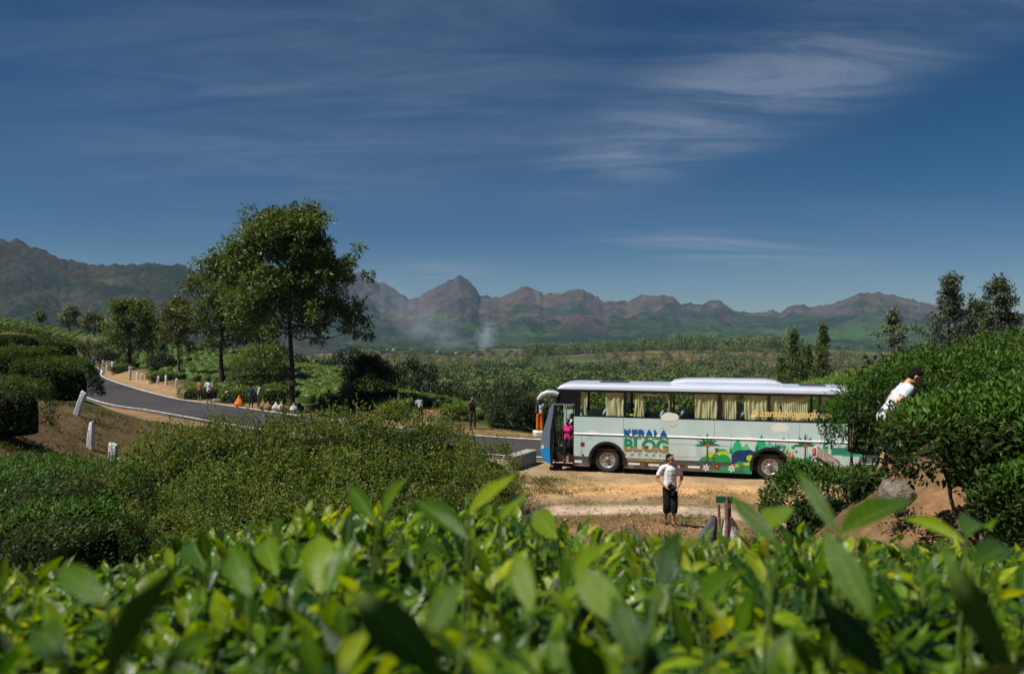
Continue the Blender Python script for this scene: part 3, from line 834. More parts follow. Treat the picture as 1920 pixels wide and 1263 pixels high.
slab('roof_hatch', [(2.2, 3.36), (3.3, 3.36), (3.3, 3.41), (2.2, 3.41)], 0.9, 1.6, M['skirt'])
slab('rear_roof_hatch', [(9.6, 3.36), (10.5, 3.36), (10.5, 3.41), (9.6, 3.41)], 0.9, 1.6, M['skirt'])
# window band: frame strips, pillars, panes
for nm, y0, y1 in (('window_header', 0.006, 0.05), ('far_window_header', BW - 0.05, BW - 0.006)):
    slab(nm, [(0.74, WT - 0.03), (BL - 0.03, WT - 0.03), (BL - 0.03, RB), (0.72, RB)], y0, y1, M['gloss_black'])
slab('window_sill_strip', [(DOOR1, WB), (BL - 0.03, WB), (BL - 0.03, WB + 0.035), (DOOR1, WB + 0.035)], 0.006, 0.05, M['gloss_black'])
pill = [(U(1077), U(1088)), (U(1169.5), U(1175)), (U(1256.5), U(1260)), (U(1346.5), U(1353)), (U(1440.5), U(1445)), (U(1535), U(1540)), (U(1600), BL - 0.03)]
for i, (a, b) in enumerate(pill):
    slab('window_pillar', [(a, WB + 0.035), (b, WB + 0.035), (b, WT - 0.03), (a, WT - 0.03)], 0.006, 0.05, M['gloss_black'])
    slab('far_window_pillar', [(a, WB), (b, WB), (b, WT - 0.03), (a, WT - 0.03)], BW - 0.05, BW - 0.006, M['gloss_black'])
    if i < len(pill) - 1:
        c = pill[i + 1][0]
        sheet('window_pane', [(b, WB + 0.035), (c, WB + 0.035), (c, WT - 0.03), (b, WT - 0.03)], M['glass'], y=0.018)
        sheet('far_window_pane', [(b, WB), (c, WB), (c, WT - 0.03), (b, WT - 0.03)], M['glass_far'], y=BW - 0.022)
# front: swept profile with a bowed plan
prof = [(0.42, 0.25), (0.16, 0.36), (0.085, 0.5), (0.04, 0.72), (0.03, 0.93), (0.05, 1.15), (0.09, 1.40), (0.29, 2.05), (0.49, 2.68), (0.70, 3.06), (0.74, 3.165)]
def front_strip(name, i0, i1, mt):
    bm = bmesh.new()
    rows = []
    for y in (0.0, 0.03, 0.12, 0.35, 0.8, 1.25, 1.7, 2.15, 2.38, 2.47, 2.5):
        s = abs(y - 1.25) / 1.25
        b = -0.16 * (1 - s ** 2.4)
        rows.append([bm.verts.new((u + b * min(1, (3.3 - w) / 0.8), y, w)) for u, w in prof[i0:i1 + 1]])
    for ra, rb in zip(rows, rows[1:]):
        for k in range(i1 - i0): bm.faces.new((ra[k], ra[k + 1], rb[k + 1], rb[k]))
    return bmobj(name, bm, mt, coach, True)
front_strip('bumper', 0, 4, M['blue'])
front_strip('front_panel', 4, 6, M['slate'])
front_strip('windscreen', 6, 9, M['glass'])
front_strip('front_header', 9, 10, M['gloss_black'])
# near front corner: what stands between nose and door
slab('front_corner_lower', [p for p in prof[:5]] + [(0.385, 0.93), (0.40, 0.5)], -0.004, 0.06, M['blue'])
slab('front_corner', [p for p in prof[4:10]] + [(0.74, 2.98), (0.55, 2.55), (0.405, 1.5), (0.388, 0.93)], -0.004, 0.05, M['slate'])
slab('door_frame', [(0.402, 0.24), (DOOR0, 0.24), (DOOR0 + 0.03, 1.4), (0.70, 2.52), (0.58, 2.55), (0.41, 1.5), (0.392, 0.93)], 0.004, 0.045, M['gloss_black'])
slab('door_header', [(0.60, 2.60), (DOOR1, 2.60), (1.44, 2.6), (1.44, 3.07), (0.74, 3.07), (0.72, 2.98)], 0.004, 0.06, M['gloss_black'])
slab('door_header_edge', [(0.58, 2.55), (DOOR1 + 0.02, 2.55), (DOOR1 + 0.02, 2.596), (0.60, 2.596)], -0.006, 0.03, M['slate'])
slab('door_post', [(DOOR1 - 0.045, 0.24), (DOOR1 - 0.002, 0.24), (DOOR1 - 0.002, 2.55), (DOOR1 - 0.045, 2.55)], 0.004, 0.05, M['gloss_black'])
slab('headlight', [(0.055, 0.83), (0.16, 0.87), (0.15, 0.98), (0.06, 0.96)], -0.012, -0.004, M['paper'])
slab('fog_light', [(0.10, 0.47), (0.19, 0.40), (0.21, 0.44), (0.11, 0.53)], -0.010, -0.004, M['chrome'])
box('side_lamp', (0.42, 0.0, 0.14), (0.52, 0.06, 0.20), M['amber'], coach, 0.01)
# the door leaf, folded inwards
door = empty('door', (0.56, 0.09, 0.0)); door.parent = coach; door.rotation_euler = (0, 0, R(72))
slab('door_frame_rail', [(0, 0.34), (0.72, 0.34), (0.72, 0.46), (0, 0.46)], -0.02, 0.02, M['gloss_black'], door)
slab('door_frame_rail', [(0, 2.40), (0.72, 2.40), (0.72, 2.5), (0, 2.5)], -0.02, 0.02, M['gloss_black'], door)
for a in (0.0, 0.66):
    slab('door_stile', [(a, 0.46), (a + 0.06, 0.46), (a + 0.06, 2.40), (a, 2.40)], -0.02, 0.02, M['gloss_black'], door)
slab('door_pane', [(0.06, 0.46), (0.66, 0.46), (0.66, 2.4), (0.06, 2.4)], -0.004, 0.004, M['glass_far'], door)
v, f, _ = tubes([(np.array([(0.18, -0.05, 0.95), (0.22, -0.08, 1.2), (0.25, -0.08, 1.9), (0.22, -0.04, 2.1)]), np.full(4, 0.017))], 6)
obj('grab_handle', npmesh('grab_handle', v, f, smooth=True), M['chrome'], door)
v, f, _ = tubes([(np.array([(0.98, 0.32, 0.93), (0.98, 0.32, 3.1)]), np.full(2, 0.018)), (np.array([(0.78, 0.5, 1.0), (0.86, 0.55, 2.6)]), np.full(2, 0.018))], 6)
obj('grab_pole', npmesh('grab_pole', v, f, smooth=True), M['rail'], coach)
for i, (w, y0) in enumerate(((0.33, 0.03), (0.60, 0.32), (0.88, 0.62))):
    st = box('step', (0.62, y0, w - 0.03), (1.335, y0 + 0.34, w), M['step'], coach, 0.008)
    box('step_riser', (0.62, y0 + 0.30, w), (1.335, y0 + 0.335, w + 0.27), M['step'] if i != 1 else M['dark_in'], st)
box('dashboard', (0.22, 0.9, 0.90), (0.72, BW - 0.08, 1.42), M['dark_in'], coach, 0.05)
# steering wheel
bm = bmesh.new()
ring = [(0.23 * math.cos(t), 0.23 * math.sin(t)) for t in np.linspace(0, 2 * math.pi, 20, endpoint=False)]
v, f, _ = tubes([(np.array([(0.82 - 0.3 * b, 1.95 + a, 1.5 + 0.9 * b) for a, b in ring + ring[:1]]), np.full(21, 0.016))], 6)
obj('steering_wheel', npmesh('steering_wheel', v, f, smooth=True), M['black'], coach); bm.free()

# mirror on its arm
v, f, _ = tubes([(np.array([(0.72, 0.02, 2.96), (0.52, -0.03, 3.02), (0.30, -0.06, 3.02), (0.10, -0.08, 2.93), (-0.04, -0.09, 2.77), (-0.09, -0.09, 2.62)]),
                  np.array([0.085, 0.095, 0.095, 0.09, 0.075, 0.05]))], 10)
mir = obj('mirror', npmesh('mirror', v, f, smooth=True), M['white_paint'], coach)
box('mirror_bracket', (0.66, 0.0, 2.84), (0.86, 0.05, 3.07), M['gloss_black'], mir, 0.015)
hous = box('mirror_housing', (-0.17, -0.17, 2.20), (-0.02, -0.02, 2.60), M['gloss_black'], mir, 0.03)
slab('mirror_glass', [(-0.15, 2.24), (-0.09, 2.24), (-0.07, 2.56), (-0.12, 2.56)], -0.178, -0.172, M['chrome'], mir)

# wheels
def lathe(profile, seg=36):
    bm = bmesh.new()
    rows = []
    for k in range(seg):
        a = 2 * math.pi * k / seg
        rows.append([bm.verts.new((r * math.cos(a), y, r * math.sin(a))) for r, y in profile])
    for k in range(seg):
        ra, rb = rows[k], rows[(k + 1) % seg]
        for j in range(len(profile) - 1):
            bm.faces.new((ra[j], ra[j + 1], rb[j + 1], rb[j]))
    bmesh.ops.remove_doubles(bm, verts=bm.verts[:], dist=1e-5)
    return bm
def wheel(u, y, r=0.485):
    w = empty('wheel', (u, y, r)); w.parent = coach
    t = bmobj('tyre', lathe([(0.30, 0.02), (0.31, -0.005), (0.36, -0.02), (0.44, -0.015), (0.47, 0.01), (0.485, 0.05), (0.487, 0.24), (0.47, 0.28), (0.30, 0.28)]), M['tyre'], w, True)
    rm = bmobj('rim', lathe([(0.0, 0.01), (0.09, 0.01), (0.095, 0.055), (0.15, 0.06), (0.165, 0.035), (0.225, 0.045), (0.255, 0.07), (0.268, 0.02), (0.29, -0.004), (0.305, 0.02)]), M['rim'], w, True)
    hub = bmobj('hub_cap', lathe([(0.0, -0.03), (0.06, -0.028), (0.085, -0.01), (0.09, 0.02)], 20), M['skirt'], w, True)
    for k in range(8):
        a = 2 * math.pi * (k + .5) / 8
        b2 = bmesh.new(); bmesh.ops.create_circle(b2, cap_ends=True, segments=10, radius=0.026, matrix=Matrix.Translation((0.195 * math.cos(a), 0.0335, 0.195 * math.sin(a))) @ Matrix.Rotation(R(90), 4, 'X'))
        bmobj('hand_hole', b2, M['black'], w)
    for k in range(10):
        a = 2 * math.pi * k / 10
        b2 = bmesh.new(); bmesh.ops.create_cone(b2, cap_ends=True, segments=6, radius1=0.014, radius2=0.012, depth=0.03, matrix=Matrix.Translation((0.125 * math.cos(a), 0.04, 0.125 * math.sin(a))) @ Matrix.Rotation(R(90), 4, 'X'))
        bmobj('wheel_nut', b2, M['chrome'], w)
    return w
wheel(ARC[0], 0.10)
wheel(ARC[1], 0.10)
for c in ARC:
    fw = bmobj('far_wheel', lathe([(0.0, 0.1), (0.28, 0.1), (0.3, 0.02), (0.36, 0.0), (0.47, 0.01), (0.487, 0.05), (0.487, 0.24), (0.3, 0.28), (0.0, 0.28)], 24), M['tyre'], coach, True)
    fw.location = (c, 2.08, 0.485)
    box('arch_liner', (c - 0.7, 0.40, 0.30), (c + 0.7, 0.44, 1.3), M['black'], coach)
    slab('arch_roof', arch(c, 0.5, 0.72, n=10) + [(c + 0.74, 0.5), (c + 0.74, 1.3), (c - 0.74, 1.3), (c - 0.74, 0.5)], 0.05, 0.40, M['black'])
    bmobj('mud_flap', (lambda b: (bmesh.ops.create_cube(b, size=1, matrix=Matrix.Translation((c + 0.62, 0.2, 0.3)) @ Matrix.Diagonal((0.02, 0.3, 0.42, 1))), b)[1])(bmesh.new()), M['black'], coach)
slab('rear_skirt', [(BL - 0.15, 0.3), (BL - 0.02, 0.36), (BL, 0.9), (BL - 0.12, 0.61)], 0.004, 0.05, M['skirt'])

# seats
def seat_mesh():
    bm = bmesh.new()
    for (x0, x1, y0, y1, z0, z1, lean) in ((0, 0.46, 0, 0.45, 0.28, 0.44, 0), (0.40, 0.54, 0, 0.45, 0.40, 1.10, 0.20), (0.0, 0.46, -0.02, 0.02, 0.5, 0.6, 0)):
        g = bmesh.ops.create_cube(bm, size=1)['verts']
        for v in g:
            v.co = Vector((x0 + (v.co.x + .5) * (x1 - x0), y0 + (v.co.y + .5) * (y1 - y0), z0 + (v.co.z + .5) * (z1 - z0)))
        es = list({e for v in g for e in v.link_edges})
        bmesh.ops.bevel(bm, geom=es, offset=0.03, segments=2, affect='EDGES')
    for v in bm.verts:
        if v.co.z > 0.45: v.co.x += 0.36 * (v.co.z - 0.45)
    me = bpy.data.meshes.new('seat'); bm.to_mesh(me); bm.free(); return me
def head_mesh():
    bm = bmesh.new()
    bmesh.ops.create_uvsphere(bm, u_segments=14, v_segments=8, radius=1)
    for v in bm.verts: v.co = Vector((v.co.x * 0.085 + 0.36 * v.co.z * 0.2, v.co.y * 0.16, v.co.z * 0.2))
    me = bpy.data.meshes.new('headrest_cover'); bm.to_mesh(me); bm.free()
    for p in me.polygons: p.use_smooth = True
    return me
sm_, hm_ = seat_mesh(), head_mesh()
for k in range(-3, 9):
    for y in (0.16, 0.62, 1.5, 1.95):
        u = 4.62 + 0.72 * k - 0.68
        s = obj('seat', sm_, M['seat'], coach, (u, y, 0.93))
        h = obj('headrest_cover', hm_, M['cover'], s, (0.47 + 0.36 * 0.95 - 0.10, 0.22, 1.42 - 0.03))
# curtains just inside the near panes
def curtain(tx0, tx1, bx0, bx1, waist=None, bottom=0.0, top=0.03, n=46, rows=12, seed=0.0):
    a, b, c, d = U(tx0), U(tx1), U(bx0), U(bx1)
    V = []
    for j in range(rows + 1):
        t = j / rows
        w = WT - 0.02 - top + (WB + 0.05 + bottom - WT + 0.02 + top) * t
        s = t ** 1.3
        if waist:
            s = min(1.0, (t / waist)) ** 1.5
        x0, x1 = a + (c - a) * s, b + (d - b) * s
        for i in range(n + 1):
            q = i / n
            amp = 0.022 * (1 - 0.4 * t)
            yy = 0.10 + amp * math.sin(q * (tx1 - tx0) * (1.05 + .45 * math.sin(seed * 2.3)) + 1.3 * math.sin(q * 5 + seed) + seed + 0.8 * math.sin(t * 2 + seed)) + 0.012 * math.sin(q * 9 + 5 * t + seed * 2)
            V.append((x0 + (x1 - x0) * q + 0.012 * math.sin(7 * t + q * 11 + seed), yy, w))
    k = n + 1
    i = np.arange(rows)[:, None] * k + np.arange(n)[None]
    F = np.stack([i, i + 1, i + k + 1, i + k], -1).reshape(-1, 4)
    obj('curtain', npmesh('curtain', V, F, smooth=True), M['curtain'], coach)
curtain(1088.5, 1101.5, 1092.5, 1100, waist=0.75, seed=1)
curtain(1135, 1169, 1135.5, 1168.5, seed=2)
curtain(1191.5, 1206, 1188, 1206.5, seed=3)
curtain(1247, 1257, 1253, 1256.5, waist=0.35, seed=4)
curtain(1303, 1320, 1304, 1323, seed=5)
curtain(1320, 1345, 1321, 1346, seed=5.5)
curtain(1354, 1380, 1355, 1382, seed=6)
curtain(1396, 1438, 1397, 1440, seed=7)
curtain(1444.5, 1460, 1446, 1468, seed=8)
curtain(1467, 1515, 1468, 1516, seed=9)
curtain(1539.5, 1549, 1540, 1543, waist=0.5, seed=10)
curtain(1526, 1532, 1525, 1537, top=0.5, seed=12)
slab('window_valance', [C4(660, 255), C4(960, 262), C4(960, 300), C4(660, 288)], 0.055, 0.06, M['valance'])
slab('luggage_rail', [UW(1197, 739.0), UW(1233, 740.0), UW(1233, 743.3), UW(1197, 742.3)], 0.058, 0.075, M['rail'])
bm = bmesh.new(); bmesh.ops.create_icosphere(bm, subdivisions=3, radius=1)
for v in bm.verts:
    k = 1 + 0.25 * math.sin(v.co.x * 7) * math.cos(v.co.y * 5)
    u_, w_ = UW(1181, 778.5); v.co = Vector((u_ + v.co.x * 0.14 * k, 0.16 + v.co.y * 0.08, w_ + v.co.z * 0.045 * k))
tag(bmobj('cloth_bundle', bm, M['yellow_cloth'], None, True), 'yellow cloth bundle lying inside the second coach window', 'cloth').location = coach.location
bpy.data.objects['cloth_bundle'].rotation_euler = coach.rotation_euler

# ------------------------------------------------------------------ printing on the side
def flat(name, c, rough=0.4): 
    return plain(name, c, rough, var=0.03, coat=0.2)
P = {'dgreen': flat('print_dark_green', (0.004, 0.16, 0.085)), 'green': flat('print_green', (0.006, 0.31, 0.075)), 'mint': flat('print_mint', (0.015, 0.43, 0.19)), 'mint2': flat('print_pale_mint', (0.10, 0.50, 0.30)),
     'lime': flat('print_lime', (0.40, 0.60, 0.03)), 'navy': flat('print_navy', (0.003, 0.035, 0.12)), 'cloud': flat('print_cloud', (0.74, 0.76, 0.73)), 'brown': flat('print_trunk', (0.10, 0.045, 0.03)),
     'orange': flat('print_orange', (0.50, 0.13, 0.045)), 'white': flat('print_white', (0.80, 0.80, 0.82)), 'maroon': flat('print_maroon', (0.22, 0.012, 0.035)), 'teal': flat('print_teal', (0.02, 0.26, 0.20)),
     'grey': flat('print_grey', (0.08, 0.105, 0.13)), 'gold': flat('print_gold', (0.70, 0.50, 0.06)), 'apricot': flat('print_apricot', (0.78, 0.56, 0.22)), 'blue': flat('print_blue', (0.005, 0.09, 0.33)), 'ink': flat('print_ink', (0.01, 0.015, 0.02))}
def poly(cf, pts, mt, layer=1, name='print_shape'):
    return sheet(name, [cf(x, y) for x, y in pts], mt, layer)
def ell(cx, cy, rx, ry, n=22, a0=0, a1=360):
    return [(cx + rx * math.cos(t), cy - ry * math.sin(t)) for t in np.linspace(R(a0), R(a1), n, endpoint=(a1 - a0 < 360))]
def cloud_pts(cx, cy, w, h):
    top_ = []
    for t in np.linspace(math.pi, 0, 26):
        k = 1 + 0.16 * abs(math.sin(2.5 * t))
        top_.append((cx + w / 2 * math.cos(t), cy - h * 0.55 * math.sin(t) * k))
    bot = []
    for t in np.linspace(0, -math.pi, 20):
        k = 1 + 0.12 * abs(math.sin(2 * t))
        bot.append((cx + w / 2 * math.cos(t), cy - h * 0.38 * math.sin(t) * k))
    return top_ + bot[1:-1]
# clouds
sheet('cloud_print', [C2(x, y) for x, y in cloud_pts(1118, 30, 360, 170)], P['cloud'], 1, y=-0.004)
poly(C4, cloud_pts(614, 687, 250, 118), P['cloud'], 1, 'cloud_print')
poly(C4, cloud_pts(165, 838, 170, 70), P['cloud'], 1, 'cloud_print')
sheet('cloud_print', [UW(x, y) for x, y in cloud_pts(1110, 812, 25, 9)], P['cloud'], 1)
# peaks and hills
def peak(cf, bx0, bx1, by, tx, ty, mt, layer=1):
    w = bx1 - bx0
    poly(cf, [(bx0, by), (bx0 + w * .08, by - (by - ty) * .40), (bx0 + w * .22, by - (by - ty) * .66), (tx - w * .05, ty + (by - ty) * .10), (tx - w * .03, ty), (tx + w * .03, ty + (by - ty) * .04), (tx + w * .10, ty + (by - ty) * .18), (bx1 - w * .18, by - (by - ty) * .55), (bx1 - w * .04, by - (by - ty) * .25), (bx1, by)], mt, layer, 'peak_print')
peak(C3, 1060, 1240, 560, 1160, 390, P['mint2'], 1)
peak(C3, 880, 1110, 600, 1008, 300, P['mint'], 2)
peak(C3, 1290, 1560, 640, 1428, 222, P['mint'], 2)
peak(C3, 1500, 1660, 560, 1570, 325, P['mint2'], 1)
peak(C3, 850, 900, 580, 870, 455, P['dgreen'], 2)
peak(C4, 1195, 1290, 1060, 1212, 860, P['mint'], 1)
peak(C4, 1480, 1760, 1080, 1590, 830, P['mint'], 1)
poly(C4, [(1330, 955), (1690, 955), (1700, 1060), (1330, 1060)], P['teal'], 2, 'vent_print')
for k in range(5):
    poly(C4, [(1340, 966 + k * 17), (1680, 966 + k * 17), (1680, 974 + k * 17), (1340, 974 + k * 17)], P['dgreen'], 3, 'vent_print')
def hump(cx, by, rx, ry, mt, layer): poly(C3, ell(cx, by, rx, ry, 18, 0, 180), mt, layer, 'hill_print')
hump(520, 640, 110, 90, P['lime'], 1)
hump(710, 560, 110, 66, P['green'], 1)
poly(C3, [(585, 575), (605, 490), (660, 490), (640, 540), (628, 575)], P['dgreen'], 2, 'hut_print')
poly(C3, [(587, 520), (590, 478), (660, 490), (655, 522)], P['maroon'], 3, 'hut_print')
hump(430, 716, 125, 86, P['green'], 2)
hump(600, 722, 90, 140, P['dgreen'], 1)
hump(735, 735, 150, 140, P['green'], 3)
poly(C3, ell(745, 570, 105, 38), P['lime'], 3, 'leaf_print')
poly(C3, ell(1220, 660, 66, 56), P['lime'], 5, 'leaf_print')
# elephant in dark blue behind the wheel
poly(C3, [(888, 770), (890, 610), (925, 560), (985, 528), (1050, 515), (1110, 520), (1165, 515), (1225, 505), (1300, 545), (1335, 540), (1330, 480), (1350, 450), (1392, 432), (1362, 478), (1358, 540), (1345, 600), (1290, 700), (1250, 770), (1170, 765), (1150, 740), (1060, 735), (1040, 775), (900, 790)], P['navy'], 4, 'elephant_print')
# undergrowth on the skirt
poly(C3, [(500, 912), (545, 885), (600, 873), (650, 882), (690, 905), (740, 850), (800, 805), (850, 800), (900, 800), (960, 760), (1010, 722), (1085, 722), (1130, 760), (1255, 745), (1255, 950)], P['green'], 5, 'undergrowth_print')
poly(C3, ell(1020, 930, 120, 70, 16, 0, 180), P['dgreen'], 6, 'undergrowth_print')
poly(C3, ell(1180, 765, 90, 28), P['lime'], 6, 'leaf_print')
poly(C3, ell(945, 795, 75, 30), P['lime'], 6, 'leaf_print')
def palm(cx, cy, base, s):
    def f(a, L, w):
        ca, sa = math.cos(R(a)), math.sin(R(a)); pts = []
        for t in np.linspace(0, 1, 9): pts.append((t * L, w * math.sin(math.pi * t ** .8)))
        for t in np.linspace(1, 0, 9)[1:-1]: pts.append((t * L, -w * 0.8 * math.sin(math.pi * t ** .8)))
        dro = 0.10 * L if abs(a - 90) > 50 else 0
        return [(cx + s * (x * ca - y * sa), cy - s * (x * sa + y * ca) + s * dro * (x / L) ** 2) for x, y in pts]
    poly(C3, [(cx - 19 * s, base), (cx - 12 * s, cy), (cx + 12 * s, cy), (cx + 19 * s, base)], P['brown'], 7, 'trunk_print')
    for a, L in ((90, 222), (128, 210), (52, 195), (152, 195), (30, 200), (176, 235), (4, 240)):
        poly(C3, f(a, L, 27), P['dgreen'], 8, 'frond_print')
    for dx, dy in ((-20, 14), (22, 14), (0, -4)):
        poly(C3, ell(cx + dx * s, cy + dy * s, 24 * s, 24 * s, 12), P['orange'], 9, 'coconut_print')
palm(452, 425, 735, 1.0)
palm(960, 0, 0, 0.0001) if False else None
_c3x = lambda x4: (1380 + x4 / 7.385 - 1280) * 9.6
_c3y = lambda y4: (710 + y4 / 7.385 - 790) * 9.6
palm(_c3x(968), _c3y(925), _c3y(1150), 1.0)
def flower(cx, cy, r, mt, mc, layer):
    for k in range(6):
        a = R(60 * k + 20)
        px, py = cx + r * .58 * math.cos(a), cy - r * .58 * math.sin(a)
        e = [(px + r * .46 * math.cos(t) * math.cos(a) - r * .2 * math.sin(t) * -math.sin(a) * -1, py - (r * .46 * math.cos(t) * math.sin(a) + r * .2 * math.sin(t) * math.cos(a))) for t in np.linspace(0, 2 * math.pi, 10, endpoint=False)]
        poly(C3, e, mt, layer, 'petal_print')
    poly(C3, ell(cx, cy, r * .24, r * .24, 10), mc, layer + 1, 'flower_centre_print')
flower(430, 835, 66, P['white'], P['grey'], 7)
flower(622, 810, 62, P['maroon'], P['gold'], 8)
flower(720, 845, 56, P['teal'], P['orange'], 7)
flower(890, 850, 66, P['white'], P['grey'], 9)
flower(920, 798, 52, P['maroon'], P['gold'], 7)
flower(1075, 830, 54, P['maroon'], P['orange'], 7)
flower(1170, 865, 52, P['teal'], P['mint'], 7)
# reeds, grass and broad leaves around the rear wheel and the second palm
def blade(cf, x, y, a, L, w, mt, layer):
    ca, sa = math.cos(R(a)), math.sin(R(a)); pts = []
    for t in np.linspace(0, 1, 8): pts.append((t * L, w * math.sin(math.pi * (0.15 + 0.85 * t)) ))
    for t in np.linspace(1, 0, 8)[1:]: pts.append((t * L, -w * math.sin(math.pi * (0.15 + 0.85 * t))))
    poly(cf, [(x + px * ca - py * sa, y - (px * sa + py * ca)) for px, py in pts], mt, layer, 'reed_print')
for a, L in ((92, 100), (60, 95), (40, 120), (130, 90), (20, 130)): blade(C4, 560, 980, a, L, 13, P['dgreen'], 5)
for a, L in ((108, 240), (72, 150), (95, 110), (125, 100), (60, 110)): blade(C4, 760, 1130, a, L, 8, P['orange'], 6)
for x, y, r in ((665, 835, 22), (670, 940, 26), (800, 950, 30), (845, 1010, 22), (835, 920, 20)): poly(C4, ell(x, y, r, r * .8, 12), P['green'], 6, 'leaf_print')
for x in range(790, 1010, 36): poly(C4, ell(x, 1140 - 14 * math.sin(x), 30, 46, 12), P['green'] if (x // 36) % 2 else P['mint'], 7, 'leaf_print')
for x, a in ((1020, 60), (1040, 100), (1050, 40), (1075, 75)): blade(C4, x, 1140, a, 110, 9, P['navy'], 7)
for x in range(640, 760, 24): blade(C4, x, 1010 + (x - 640) * .7, 50 + (x % 40), 80, 12, P['green'], 4)
# birds
for x, y, s in ((1180, 210, 1.0), (1245, 178, .62), (965, 247, .8)):
    poly(C2, [(x - 75 * s, y - 8 * s), (x - 25 * s, y - 10 * s), (x, y + 2 * s), (x + 30 * s, y - 10 * s), (x + 68 * s, y - 4 * s), (x + 20 * s, y + 2 * s), (x, y + 10 * s), (x - 30 * s, y)], P['grey'], 1, 'bird_print')
poly(C4, [(575, 830), (610, 838), (650, 834), (612, 844)], P['grey'], 1, 'bird_print')

# lettering
def text(body, x0, x1, z0, z1, mt, layer=8, offset=0.0, shear=0.0, slope=None, space=1.0, y=None, name='lettering'):
    cu = bpy.data.curves.new(name, 'FONT'); cu.body = body; cu.size = 1; cu.offset = offset; cu.shear = shear; cu.space_character = space; cu.resolution_u = 6
    tmp = bpy.data.objects.new('tmp', cu); col.objects.link(tmp)
    dg = bpy.context.evaluated_depsgraph_get()
    me = bpy.data.meshes.new_from_object(tmp.evaluated_get(dg))
    bpy.data.objects.remove(tmp); bpy.data.curves.remove(cu)
    n = len(me.vertices); co = np.empty(n * 3, np.float32); me.vertices.foreach_get('co', co); co = co.reshape(-1, 3)
    lo, hi = co.min(0), co.max(0)
    out = np.zeros_like(co)
    out[:, 0] = x0 + (co[:, 0] - lo[0]) / (hi[0] - lo[0]) * (x1 - x0)
    out[:, 2] = z0 + (co[:, 1] - lo[1]) / (hi[1] - lo[1]) * (z1 - z0)
    out[:, 1] = (-0.0005 * layer - 0.0005) if y is None else y
    me.vertices.foreach_set('co', out.ravel()); me.update(); me.name = name
    me.materials.clear()
    return obj(name, me, mt, coach)
def two_tone(name, c1, c2, z0, amp):
    m, nt, b, out = newmat(name)
    N, L = nt.nodes, nt.links
    tcn = N.new('ShaderNodeTexCoord'); sp = N.new('ShaderNodeSeparateXYZ'); L.new(tcn.outputs['Object'], sp.inputs[0])
    s = N.new('ShaderNodeMath'); s.operation = 'SINE'; k = N.new('ShaderNodeMath'); k.operation = 'MULTIPLY'; k.inputs[1].default_value = 5.0
    L.new(sp.outputs['X'], k.inputs[0]); L.new(k.outputs[0], s.inputs[0])
    ma = N.new('ShaderNodeMath'); ma.operation = 'MULTIPLY_ADD'; ma.inputs[1].default_value = amp; ma.inputs[2].default_value = z0
    L.new(s.outputs[0], ma.inputs[0])
    g = N.new('ShaderNodeMath'); g.operation = 'GREATER_THAN'; L.new(sp.outputs['Z'], g.inputs[0]); L.new(ma.outputs[0], g.inputs[1])
    mx = N.new('ShaderNodeMix'); mx.data_type = 'RGBA'; L.new(g.outputs[0], mx.inputs[0])
    mx.inputs[6].default_value = (*c2, 1); mx.inputs[7].default_value = (*c1, 1)
    L.new(mx.outputs[2], b.inputs['Base Color']); b.inputs['Roughness'].default_value = 0.4
    return m
k0, k1, k2 = C2(218, 265), C2(1092, 445), C2(218, 375)
zk0, zk1 = (C2(650, 440)[1], C2(650, 268)[1])
text('KERALA', k0[0], k1[0], zk0 + 0.02, zk1, two_tone('letters_blue_green', (0.004, 0.075, 0.36), (0.005, 0.24, 0.13), zk0 + 0.11, 0.02), 10, 0.042, space=1.06, y=-0.0255)
b0, b1 = C2(218, 450), C2(1095, 722)
zb0, zb1 = C2(650, 718)[1], C2(650, 455)[1]
text('BLOG', b0[0], b1[0], zb0, zb1, two_tone('letters_green_ochre', (0.005, 0.25, 0.105), (0.30, 0.20, 0.045), zb0 + 0.21, 0.02), 10, 0.045)
for x, y in ((430, 675), (840, 692)):
    poly(C2, ell(x, y, 44, 44), P['white'], 11, 'wheel_print'); poly(C2, ell(x, y, 38, 38), P['ink'], 12, 'wheel_print'); poly(C2, ell(x, y, 14, 14, 12), P['white'], 13, 'wheel_print')
e0, e1 = C2(215, 728), C2(1088, 812)
ze0, ze1 = C2(650, 796)[1], C2(650, 745)[1]
text('EXPRESS', e0[0], e1[0], ze0, ze1, P['grey'], 3, 0.024, space=2.2)
w0, w1 = C2(290, 860), C2(1000, 890)
zw0, zw1 = C2(650, 900)[1], C2(650, 850)[1]
text('www.keralablogexpress.com', w0[0], w1[0], zw0, zw1, P['gold'], 3, 0.018, 0.15)
h0, h1 = C4(210, 480), C4(1350, 500)
zh0, zh1 = C4(780, 570)[1], C4(780, 430)[1]
text('# keralablogexpress', h0[0], h1[0], zh0, zh1, P['apricot'], 1, 0.028, 0.28, y=0.004)
l0, l1 = C4(1245, 690), C4(1470, 700)
zl0, zl1 = C4(1350, 705)[1], C4(1350, 630)[1]
kl = text('kerala', l0[0], l1[0], zl0, zl1, P['teal'], 1, 0.01)
zl2, zl3 = C4(1350, 765)[1], C4(1350, 738)[1]
text("God's Own Country", C4(1215, 750)[0], C4(1490, 760)[0], zl2, zl3, P['grey'], 1, 0.004, 0.2)
for a, L in ((70, 60), (20, 70), (150, 45)): blade(C4, 1375, 600, a, L, 12, P['mint'], 1)
sheet('upper_seam', [UW(1340, 787.5), UW(1340.6, 787.5), UW(1340.6, 826), UW(1340, 826)], P['grey'], 1)
sheet('upper_seam', [UW(1500, 795), UW(1500.6, 795), UW(1500.6, 833), UW(1500, 833)], P['grey'], 1)
sheet('panel_seam', [UW(1169.2, 784), UW(1169.8, 784), UW(1169.8, 858), UW(1169.2, 858)], P['grey'], 1)
